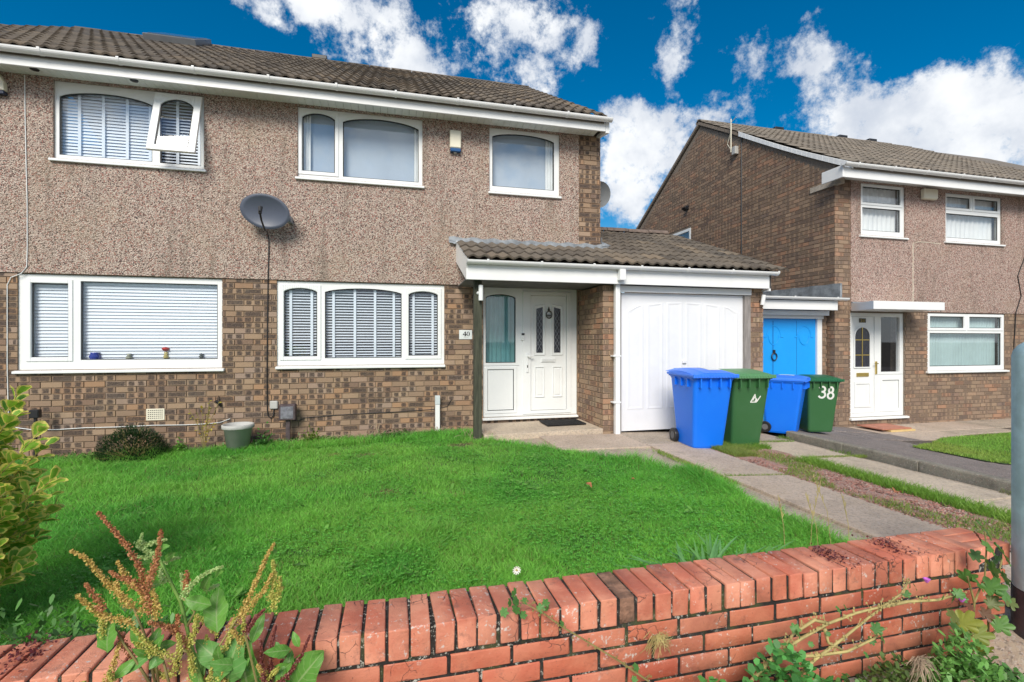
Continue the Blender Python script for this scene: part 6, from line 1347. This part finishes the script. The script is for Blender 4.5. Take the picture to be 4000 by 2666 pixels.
def aim(p, d, up, sx, sy=None):
    d = Vector(d).normalized(); up = Vector(up); x = d.cross(up)
    if x.length < 1e-4: x = d.cross(Vector((1, 0, .3)))
    x.normalize(); z = x.cross(d)
    sy = sy or sx
    M_ = Matrix((x * sx, d * sy, z * sx)).transposed().to_4x4(); M_.translation = Vector(p); return M_
# variegated shrub at the left
shrub = thing('variegated_shrub', 'cream-edged green variegated shrub at the left edge of the lawn', 'shrub', (-2.25, -4.35, 0))
LV = leaf_mesh('leaf', M_VARIEG, [.03, .12, .20, .28, .34, .37, .35, .25, .07], .30, .10, .0, .6)
ms = []; br = MB(); rg = random.Random(8)
tips = []
for i in range(210):
    th = rg.uniform(-2.4, 1.6); zt = rg.uniform(.05, 1.14) if i % 3 else rg.uniform(.55, 1.12)
    prof = .70 * (1 - abs(zt - .42) / .95) ** .6 if zt < 1.3 else .1
    if zt > .95: prof *= .75
    rr_ = prof * rg.uniform(.70, 1.08); tip = Vector((-2.29 + rr_ * math.cos(th), -4.40 + rr_ * .9 * math.sin(th), zt))
    root = Vector((-2.30 + rg.uniform(-.12, .12), -4.40 + rg.uniform(-.1, .1), .0)); mid_ = root.lerp(tip, .55) + Vector((0, 0, -.06 if zt < .5 else .02)); mid_.x += (tip.x - root.x) * .12
    br.tube([root, mid_, tip], [.006, .004, .002], 5); tips.append((root, mid_, tip))
extra = [Vector((-1.95, -4.5, .98)), Vector((-1.80, -4.5, .93)), Vector((-1.72, -4.55, .80)), Vector((-2.05, -4.6, 1.10)), Vector((-1.88, -4.75, .70)), Vector((-1.80, -4.72, .48)), Vector((-1.66, -4.45, .74)), Vector((-1.95, -4.8, .42)), Vector((-1.74, -4.3, .96)), Vector((-1.74, -4.30, 1.02)), Vector((-1.60, -4.35, .78)), Vector((-1.55, -4.4, .62)), Vector((-1.66, -4.5, .50)), Vector((-1.58, -4.42, .86)), Vector((-1.95, -4.42, 1.15)), Vector((-1.9, -4.55, 1.08)), Vector((-1.78, -4.6, .40)), Vector((-1.68, -4.62, .66)), Vector((-1.72, -4.38, .92)), Vector((-1.85, -4.7, .80)), Vector((-1.9, -4.7, .55)), Vector((-1.85, -4.68, .30))]
for tip in extra:
    root = Vector((-2.2, -4.4, .15)); mid_ = root.lerp(tip, .6) + Vector((0, 0, -.03)); br.tube([root, mid_, tip], [.006, .004, .002], 5); tips.append((root, mid_, tip))
for root, mid_, tip in tips:
    ax = (tip - mid_).normalized(); cnt = rg.randint(8, 11)
    for k in range(cnt):
        f_ = k / cnt; p = mid_.lerp(tip, .45 + .58 * f_); a = k * 2.4 + rg.uniform(-.3, .3)
        u = ax.orthogonal().normalized(); v = ax.cross(u); side = u * math.cos(a) + v * math.sin(a); spread = 1.15 - .75 * f_
        d = (ax * (.35 + .6 * f_) + side * spread + Vector((0, 0, .12))).normalized(); s = rg.uniform(.075, .115) * (1.05 - .40 * f_)
        ms.append(aim(p, d, ax + Vector((0, 0, .3)), s * .98, s))
br.build('branches', M_STEMY, shrub)
emit(shrub, 'leaf', LV, ms, 'foliage')
# dark dwarf conifer and small plants by the wall
cf = thing('conifer_bush', 'small dark green conifer bush against the brick wall below the vent', 'bush', (-3.0, -.42, 0))
rg = random.Random(3); m = MB()
for i in range(46):
    a = rg.uniform(0, 6.283); e = rg.uniform(.05, 1.3); L = .38 * (.75 + .25 * math.cos(e)) * rg.uniform(.75, 1.1)
    tip = Vector((-3.0 + L * 1.05 * math.cos(a) * math.cos(e * .8), -.44 + L * .75 * math.sin(a) * math.cos(e * .8), -.10 + .36 * math.sin(e) * rg.uniform(.7, 1.1))); m.tube([(-3.0, -.44, -.14), tip], [.006, .002], 4)
    br_ = tip
m.build('branches', M_STEMR, cf)
n = 7000; th = RNG.uniform(0, 6.283, n); el = np.arcsin(RNG.uniform(-.1, 1, n)); rad = RNG.uniform(.55, 1.0, n) ** .5 * (.85 + .28 * vnoise(np.c_[th * 1.6, el * 3], 1.0, 51))
Q = np.c_[-3.0 + .38 * rad * np.cos(th) * np.cos(el), -.44 + .28 * rad * np.sin(th) * np.cos(el)]; zq = -.12 + .38 * rad * np.sin(np.maximum(el, 0))
V, F, T = leaflets(Q, zq, RNG.uniform(.018, .04, n), np.array([.022, .055, .018]) * RNG.uniform(.5, 1.9, (n, 1)), 1.3, .28, th + RNG.normal(0, .5, n))
o = link('foliage', fast_mesh('foliage', V, F, M_WEED, tint=T), (0, 0, 0)); o.parent = cf; o.location = -W[cf.name]; o['kind'] = 'stuff'
yp = thing('yellow_shrub', 'thin sprawling plant with small yellow leaves beside the plant pot', 'plant', (-2.3, -.3, 0))
m = MB(); ms = []; rg = random.Random(5); LY = leaf_mesh('leaf', make_leaf('yellow_leaf', [(0, (.45, .36, .03)), (.6, (.40, .38, .05)), (1, (.36, .18, .04))], trans=.3), [.05, .3, .4, .3, .05], .2, .1)
for i in range(9):
    a = rg.uniform(-.35, .35); hgt = rg.uniform(.22, .52); tip = Vector((-2.30 + a * .5, -.25 + rg.uniform(-.06, .06), hgt)); m.tube([(-2.30, -.28, -.13), (-2.30 + a * .2, -.27, hgt * .5), tip], .0035, 4)
    for k in range(9): p = Vector((-2.30, -.28, -.13)).lerp(tip, rg.uniform(.3, 1)); ms.append(aim(p, (rg.uniform(-1, 1), rg.uniform(-1, .2), rg.uniform(-.2, .8)), (0, -.5, 1), rg.uniform(.02, .035)))
m.build('stems', M_STEMR, yp); emit(yp, 'leaf', LY, ms, 'leaves')
def clump(label, cx, cy, n, hgt, spread, base, name='weed_clump', z0=0.0, size=(.04, .08), ratio=.3, cat='weed'):
    Q = np.c_[RNG.normal(cx, spread, n), RNG.normal(cy, spread * .7, n)]; z = np.abs(RNG.normal(0, hgt * .5, n)) + z0 + gz(cx, cy)
    V, F, T = leaflets(Q, z, RNG.uniform(*size, n), np.array(base) * RNG.uniform(.55, 1.4, (n, 1)), 1.2, ratio)
    o = link(name, fast_mesh(name, V, F, M_WEED, tint=T), (0, 0, 0)); return tag(o, label, cat, None, 'stuff')
clump('bright green small bush of leaves right of the dark conifer', -2.52, -.38, 260, .16, .035, (.12, .30, .04), size=(.02, .045), ratio=.6)
clump('leafy green weed growing at the right side of the plant pot', -1.60, -.36, 320, .15, .06, (.06, .19, .035), size=(.03, .06), ratio=.5)
clump('leafy yellow-tinged weed right of the brown garden light', -1.02, -.28, 360, .16, .07, (.13, .20, .03), size=(.025, .05), ratio=.5)
# long blue-green leaves of a bulb tuft by the wall
tf = thing('daffodil_tuft', 'tuft of long bluish green strap leaves behind the coping bricks', 'plant', (1.55, -5.05, 0))
ST = leaf_mesh('strap_leaf', make_leaf('strap_leaf_green', [(0, (.12, .30, .10)), (.5, (.18, .40, .15)), (1, (.14, .34, .08))], trans=.3), [.02, .03, .032, .03, .026, .02, .004], .5, .42)
rg = random.Random(9); ms = []
for i in range(120):
    a = rg.uniform(0, 6.28); ms.append(aim((1.55 + rg.uniform(-.16, .2), -5.03 + rg.uniform(-.07, .07), .0), (math.cos(a) * .8, math.sin(a) * .5, rg.uniform(.5, 1.3)), (0, 0, 1), rg.uniform(.20, .36)))
emit(tf, 'strap_leaf', ST, ms, 'strap_leaves')
tgs = thing('seeding_grass', 'tall pale seeding grass stems by the drive edge behind the wall', 'grass stem', (2.3, -5.0, 0))
for x, y, dx, hh in ((2.1, -4.9, -.05, .42), (2.28, -4.95, -.10, .44), (2.42, -4.9, -.14, .52), (2.52, -4.92, -.06, .40), (2.2, -4.95, .08, .5)):
    pts = [(x, y, 0), (x + dx * .3, y, hh * .6), (x + dx, y, hh)]; m = MB().tube(pts, .0018, 3); 
    for k in range(10): t_ = .72 + .28 * k / 10; p = Vector(pts[1]).lerp(Vector(pts[2]), (t_ - .6) / .4); m.tube([p, p + Vector((rg.uniform(-.012, .012), 0, .022))], .0022, 3)
    m.build('stem', M_STEMY, tgs)
# -------------------------------------------------------------- dock plant in front of the wall
dock = thing('dock_plant', 'tall dock weed with rusty and tan seed spikes in front of the wall', 'weed', (-.55, -5.52, -.23))
for pts in DOCK_STEMS: 
    k = len(pts); big = len(pts) >= 6
    MB().tube(pts, [(.0062 if big else .0038) * (1 - .5 * i / k) for i in range(k)], 6).build('stem', M_STEMG if big else M_STEMR, dock, smooth=True)
def seed_spike(pts, mt, r0, rg, parent):
    pts = [Vector(p) for p in pts]; m = MB(); m.tube(pts, .0016, 4)
    L = sum((b - a).length for a, b in zip(pts, pts[1:])); n = int(L * 3600)
    V, F = [], []
    for i in range(n):
        s = rg.random() ** 1.05 * L; s0 = s
        for a, b in zip(pts, pts[1:]):
            l = (b - a).length
            if s <= l: break
            s -= l
        p = a.lerp(b, min(1, s / l)); f = s0 / L
        whorl = .55 + .45 * abs(math.sin(s0 * 230))
        r = r0 * (.35 + .75 * f) * whorl * rg.random() ** .5
        d = Vector((rg.gauss(0, 1), rg.gauss(0, 1), rg.gauss(0, 1))).normalized(); q = p + d * r; u = Vector((rg.gauss(0, 1), rg.gauss(0, 1), rg.gauss(0, 1))).normalized(); w_ = u.orthogonal().normalized(); z_ = rg.uniform(.0020, .0038)
        k = len(m.v); m.add([q - u * z_, q + w_ * z_ * .8, q + u * z_, q - w_ * z_ * .8], [(0, 1, 2, 3)])
    return m
rg = random.Random(12)
for i in range(20):
    x_ = rg.uniform(-.80, -.34); z_ = rg.uniform(.18, .50); L_ = rg.uniform(.06, .16); a_ = rg.uniform(-.8, .5) if x_ < -.5 else rg.uniform(-.4, .9)
    t_ = (x_ + math.sin(a_) * L_, -5.53 + rg.uniform(-.05, .04), z_ + math.cos(a_) * L_); DOCK_SPIKES[rg.choice(['lime', 'tan', 'rust', 'lime'])].append([t_, ((t_[0] + x_) / 2 + .006, -5.53, (t_[2] + z_) / 2), (x_, -5.53, z_)])
for kind, lst in DOCK_SPIKES.items():
    if kind == 'wine': continue
    for pts in lst:
        o = seed_spike(pts, None, .0165 if kind != 'pale' else .012, rg, dock)
        me = bpy.data.meshes.new('seed_spike'); org = Vector(pts[-1]); me.from_pydata([Vector(v) - org for v in o.v], [], o.f); me.materials.append(SEED[kind]); ob = link('seed_spike', me, org, dock)
DLM = [leaf_mesh('leaf', M_DOCK, [.02, .16, .26, .32, .34, .33, .29, .22, .13, .02], .22, .12, .10, 1.4), leaf_mesh('leaf', M_DOCK, [.03, .22, .34, .40, .42, .40, .34, .25, .14, .02], .12, .25, .16, 2.0)]
for i in range(24):
    x_ = rg.uniform(-.78, -.26); z_ = rg.uniform(.16, .40); L_ = rg.uniform(.05, .11); a_ = rg.uniform(-1.2, 1.2); DOCK_LEAVES.append(((x_, -5.53, z_), (x_ + math.sin(a_) * L_, -5.53 + rg.uniform(-.06, .05), z_ + math.cos(a_) * L_ * .9), L_ * rg.uniform(.3, .5)))
for (a, b_, w_) in DOCK_LEAVES:
    A, B_ = Vector(a), Vector(b_); d = B_ - A; L = d.length; up = Vector((rg.uniform(-.3, .3), -1.0, .55)); me = DLM[0] if w_ < .09 else DLM[1]
    hw = w_ / 2 / (.34 if me is DLM[0] else .42)
    M_ = aim(A, d, up, hw, L)
    o = bpy.data.objects.new('leaf', me); COL.objects.link(o); o.parent = dock; M_.translation -= W[dock.name]; o.matrix_basis = M_; W[o.name] = A
wine = thing('dead_dock', 'dark wine-red withered dock stalks beside the big green dock leaves', 'weed', (-.3, -5.52, -.23))
for pts in DOCK_SPIKES['wine']:
    o = seed_spike(pts, None, .0105, rg, wine); org = Vector(pts[-1]); me = bpy.data.meshes.new('seed_spike'); me.from_pydata([Vector(v) - org for v in o.v], [], o.f); me.materials.append(SEED['wine']); link('seed_spike', me, org, wine)
    MB().tube([pts[-1], (pts[-1][0] * .6 - .12, -5.52, .12), (-.3, -5.52, -.23)], .003, 5).build('stem', M_STEMR, wine)
# -------------------------------------------------------------- mallow, sprig, sycamore seedling
mal = thing('mallow_plant', 'sprawling mallow stems leaning up across the brick face at right', 'weed', (1.3, -5.56, -.23))
for pts in MALLOW_STEMS: MB().tube(pts, [.0075 * (1 - .6 * i / len(pts)) for i in range(len(pts))], 6).build('stem', M_STEMY, mal, smooth=True)
def lobed(name, m, lobes, depth, seed):
    rg_ = random.Random(seed); n = lobes * 6; out = []
    for i in range(n + 1):
        t = i / n; a = R(-150 + 300 * t); lob = abs(math.cos(t * math.pi * lobes)) ; r = (.58 + .42 * math.cos((t - .5) * 2.0)) * (1 - depth + depth * lob) * .62 * rg_.uniform(.94, 1.06)
        out.append((math.sin(a) * r, .42 + math.cos(a) * r, .05 * math.sin(i * 1.7) - .10 * abs(math.sin(a)) * r))
    vs = [(0, .18, .03)] + [(0, .0, 0)] + out; fs = [(0, 2 + i, 3 + i) for i in range(n)] + [(0, 1, 2), (0, 2 + n, 1)]
    me = bpy.data.meshes.new(name); me.from_pydata(vs, [], fs); me.materials.append(m); me.polygons.foreach_set('use_smooth', [True] * len(fs)); return me
M_MALLOW = make_leaf('mallow_leaf', [(0, (.08, .22, .05)), (1, (.12, .30, .07))], trans=.35)
ML = [lobed('leaf', M_MALLOW, 5, .35, i) for i in range(3)]
def put_leaf(me, parent, c, s, droop=.2):
    a = rg.uniform(-1.1, 1.1); d = Vector((math.sin(a), -.25, math.cos(a) * .8 - droop)); up = Vector((rg.uniform(-.4, .4), -.8, .7)); M_ = aim(Vector(c) - d.normalized() * s * .45, d, up, s)
    o = bpy.data.objects.new('leaf', me); COL.objects.link(o); o.parent = parent; M_.translation -= W[parent.name]; o.matrix_basis = M_; W[o.name] = Vector(c)
for c, s in MALLOW_LEAVES: put_leaf(rg.choice(ML), mal, c, s * .85)
m = MB()
for pts in MALLOW_STEMS[:5]:
    for a, b_ in zip(pts, pts[1:]):
        for k in range(9): p = Vector(a).lerp(Vector(b_), rg.random()); q = p + Vector((rg.uniform(-.02, .02), rg.uniform(-.02, .01), rg.uniform(-.005, .03))); m.tube([p, q], .0010, 3); m.tube([q - Vector((0, 0, .003)), q + Vector((0, 0, .003))], .0035, 4)
o = m.build('seed_pods', M_STEMY, mal); o['kind'] = 'stuff'
for i, (x, z) in enumerate(((1.835 + .33, .262), (2.36, .155))):
    f = MB().lathe([(0, 0), (.006, .004), (.014, .018), (.010, .02), (0, .006)], (x, -5.575, z), 8); f.build('flower', plain('mallow_pink', (.50, .12, .50), .6), mal)
spg = thing('mallow_sprig', 'thin leafy sprig reaching over the coping near the daisy', 'weed', (.9, -5.46, -.05))
MB().tube(SPRIG, [.004 * (1 - .6 * i / len(SPRIG)) for i in range(len(SPRIG))], 5).build('stem', M_STEMR, spg)
for c, s in SPRIG_LEAVES: put_leaf(rg.choice(ML), spg, c, s * .85)
m = MB()
for a, b_ in zip(SPRIG, SPRIG[1:]):
    for k in range(5): p = Vector(a).lerp(Vector(b_), rg.random()); q = p + Vector((rg.uniform(-.02, .02), -.01, rg.uniform(-.005, .02))); m.tube([p, q], .0008, 3); m.tube([q - Vector((0, 0, .003)), q + Vector((0, 0, .003))], .003, 4)
o = m.build('seed_pods', M_STEMR, spg); o['kind'] = 'stuff'
syc = thing('sycamore_seedling', 'sycamore seedling with green, yellow and reddish leaves at the wall end', 'seedling', (2.5, -5.55, -.23))
for pts in SYC_STEMS: MB().tube(pts, [.005 * (1 - .5 * i / len(pts)) for i in range(len(pts))], 6).build('stem', M_STEMR, syc)
SM = [[lobed('leaf', mm, 5, .42, 10 + i) for i in range(2)] for mm in (M_SYC, M_SYC_Y, M_SYC_R, M_SYC_B)]
for c, s, k in SYC_LEAVES: put_leaf(rg.choice(SM[k]), syc, c, s * .82, .45)
# daisy and fallen leaves
dz = thing('daisy', 'single white daisy with yellow centre standing behind the coping', 'flower', (.44, -5.16, 0))
MB().tube([(.49, -5.16, -.05), (.495, -5.165, .2), (.50, -5.17, .315)], .0018, 4).build('stem', M_STEMG, dz)
m = MB()
for k in range(11):
    a = 2 * math.pi * k / 11; d = Vector((math.cos(a), -.25, math.sin(a))); s = Vector((-math.sin(a), 0, math.cos(a))) * .0028; c = Vector((.50, -5.175, .322)); m.add([c + d * .004 - s, c + d * .004 + s, c + d * .018 + s * .7, c + d * .018 - s * .7], [(0, 1, 2, 3)])
m.build('petals', M_WHITEPAINT, dz); MB().lathe([(0, -.003), (.006, 0), (0, .005)], (.50, -5.179, .322), 8).build('disc', M_BRASS, dz)
FL = leaf_mesh('fallen_leaf', M_DEADLEAF, [.04, .25, .38, .35, .22, .03], .5, -.2, .2, 2.0)
for lab, (x, y, z), s, a in (('orange fallen leaf lying on the lawn toward the drive', (1.62, -3.35, .05), .07, .5), ('brown fallen leaf on the red gravel strip', (4.18, -3.9, -.02), .09, 2.0), ('large brown fallen leaf at the foot of the brick wall', (2.05, -5.70, -.19), .11, 1.2), ('curled orange leaf on the pavement by the weeds', (1.90, -5.78, -.19), .10, -.4), ('small brown leaf on the lawn edge near the drive', (2.1, -3.2, .04), .04, .9)):
    o = link('fallen_leaf', FL, (x, y, z)); o.scale = (s, s, s); o.rotation_euler = (random.uniform(-.3, .3), random.uniform(-.3, .3), a); tag(o, lab, 'leaf', 'fallen leaves')
# weeds at the foot of the brick wall on the pavement side
parts = []
def mass(cx, cy, n, sx, sy, hz, base, size, ratio):
    Q = np.c_[RNG.normal(cx, sx, n), RNG.normal(cy, sy, n)]; k = np.exp(-((Q[:, 0] - cx) / (sx * 1.4)) ** 2 - ((Q[:, 1] - cy) / (sy * 1.6)) ** 2)
    parts.append(leaflets(Q, -.205 + hz * k * RNG.random(n), RNG.uniform(*size, n), np.array(base) * RNG.uniform(.5, 1.45, (n, 1)), 1.1, ratio))
mass(1.42, -5.60, 1100, .17, .05, .34, (.10, .33, .08), (.02, .045), .75); mass(1.12, -5.60, 500, .12, .05, .26, (.11, .33, .07), (.02, .04), .75)
mass(2.30, -5.62, 1500, .12, .07, .27, (.17, .38, .09), (.018, .045), .45); mass(1.98, -5.58, 800, .12, .05, .20, (.11, .18, .045), (.015, .03), .6); mass(1.7, -5.60, 400, .14, .05, .18, (.11, .25, .06), (.015, .035), .6); mass(2.5, -5.60, 300, .10, .05, .09, (.08, .20, .05), (.02, .04), .6)
mass(2.15, -5.66, 260, .2, .05, .05, (.22, .16, .08), (.02, .04), .5)
V, F, T = join(parts); o = link('pavement_weeds', fast_mesh('pavement_weeds', V, F, M_WEED, tint=T), (0, 0, 0)); tag(o, 'green weeds and moss along the foot of the brick wall', None, None, 'stuff')
parts = []
P = scatter(2600, -2.6, -.75, -5.21, -4.75); n = len(P); parts.append(leaflets(P, RNG.uniform(.02, .20, n) * np.clip((-.6 - P[:, 0]) / .7, 0, 1), RNG.uniform(.02, .055, n), np.array([.13, .30, .08]) * RNG.uniform(.45, 1.4, (n, 1)), 1.1, .35))
P = scatter(9000, -3.2, -.9, -5.21, -4.6); n = len(P); h = RNG.uniform(.05, .17, n); parts.append(blades(P, gz_np(P), h, RNG.uniform(.003, .006, n), h * RNG.uniform(.4, 1.2, n), grass_tint(P, n, (.03, .12, .02), (.07, .20, .03))))
V, F, T = join(parts); o = link('corner_weeds', fast_mesh('corner_weeds', V, F, M_WEED, tint=T), (0, 0, 0)); tag(o, 'ragged greyish weeds and long grass behind the wall below the shrub', None, None, 'stuff')
def root_tuft(label, cx, cy, cz, n, L):
    m = MB(); r_ = random.Random(int(cx * 100))
    for i in range(n):
        a, e = r_.uniform(0, 6.28), r_.uniform(-1.2, .6); d = Vector((math.cos(a) * .6, -abs(math.sin(a)) * .35, -.3 + e * .5)) * L * r_.uniform(.4, 1); p = Vector((cx + r_.uniform(-.02, .02), cy, cz)); m.tube([p, p + d * .5 + Vector((0, -.01, r_.uniform(-.01, .03))), p + d], .0011, 3, caps=False)
    o = m.build('root_tuft', M_TWIG if cz < .05 else M_STEMY); return tag(o, label, 'dead roots', 'pulled weeds on the wall')
root_tuft('pale dried root tuft hanging on the brick face near the sprig', .985, -5.455, .145, 60, .11)
root_tuft('tangle of dry straw roots at the wall foot below the mallow', 2.08, -5.60, -.02, 90, .16)
root_tuft('dry straw stalks lying among the weeds near the lamp column', 2.25, -5.66, -.10, 70, .18)
def sedum(label, x, y):
    n = 150; Q = np.c_[RNG.normal(x, .035, n), RNG.normal(y, .05, n)]; V, F, T = leaflets(Q, WT - .002 + RNG.random(n) * .014, RNG.uniform(.006, .013, n), np.array([.13, .03, .035]) * RNG.uniform(.5, 1.6, (n, 1)), 1.2, .8)
    o = link('stonecrop', fast_mesh('stonecrop', V, F, M_WEED, tint=T), (0, 0, 0)); tag(o, label, 'moss', 'moss patches on the coping', 'stuff')
sedum('dark red moss patch on the coping near its right end', 2.30, -5.31); sedum('dark red moss patch in a coping joint further along', 1.93, -5.33); sedum('dark weed tangle on the coping at the far left', -1.12, -5.28)
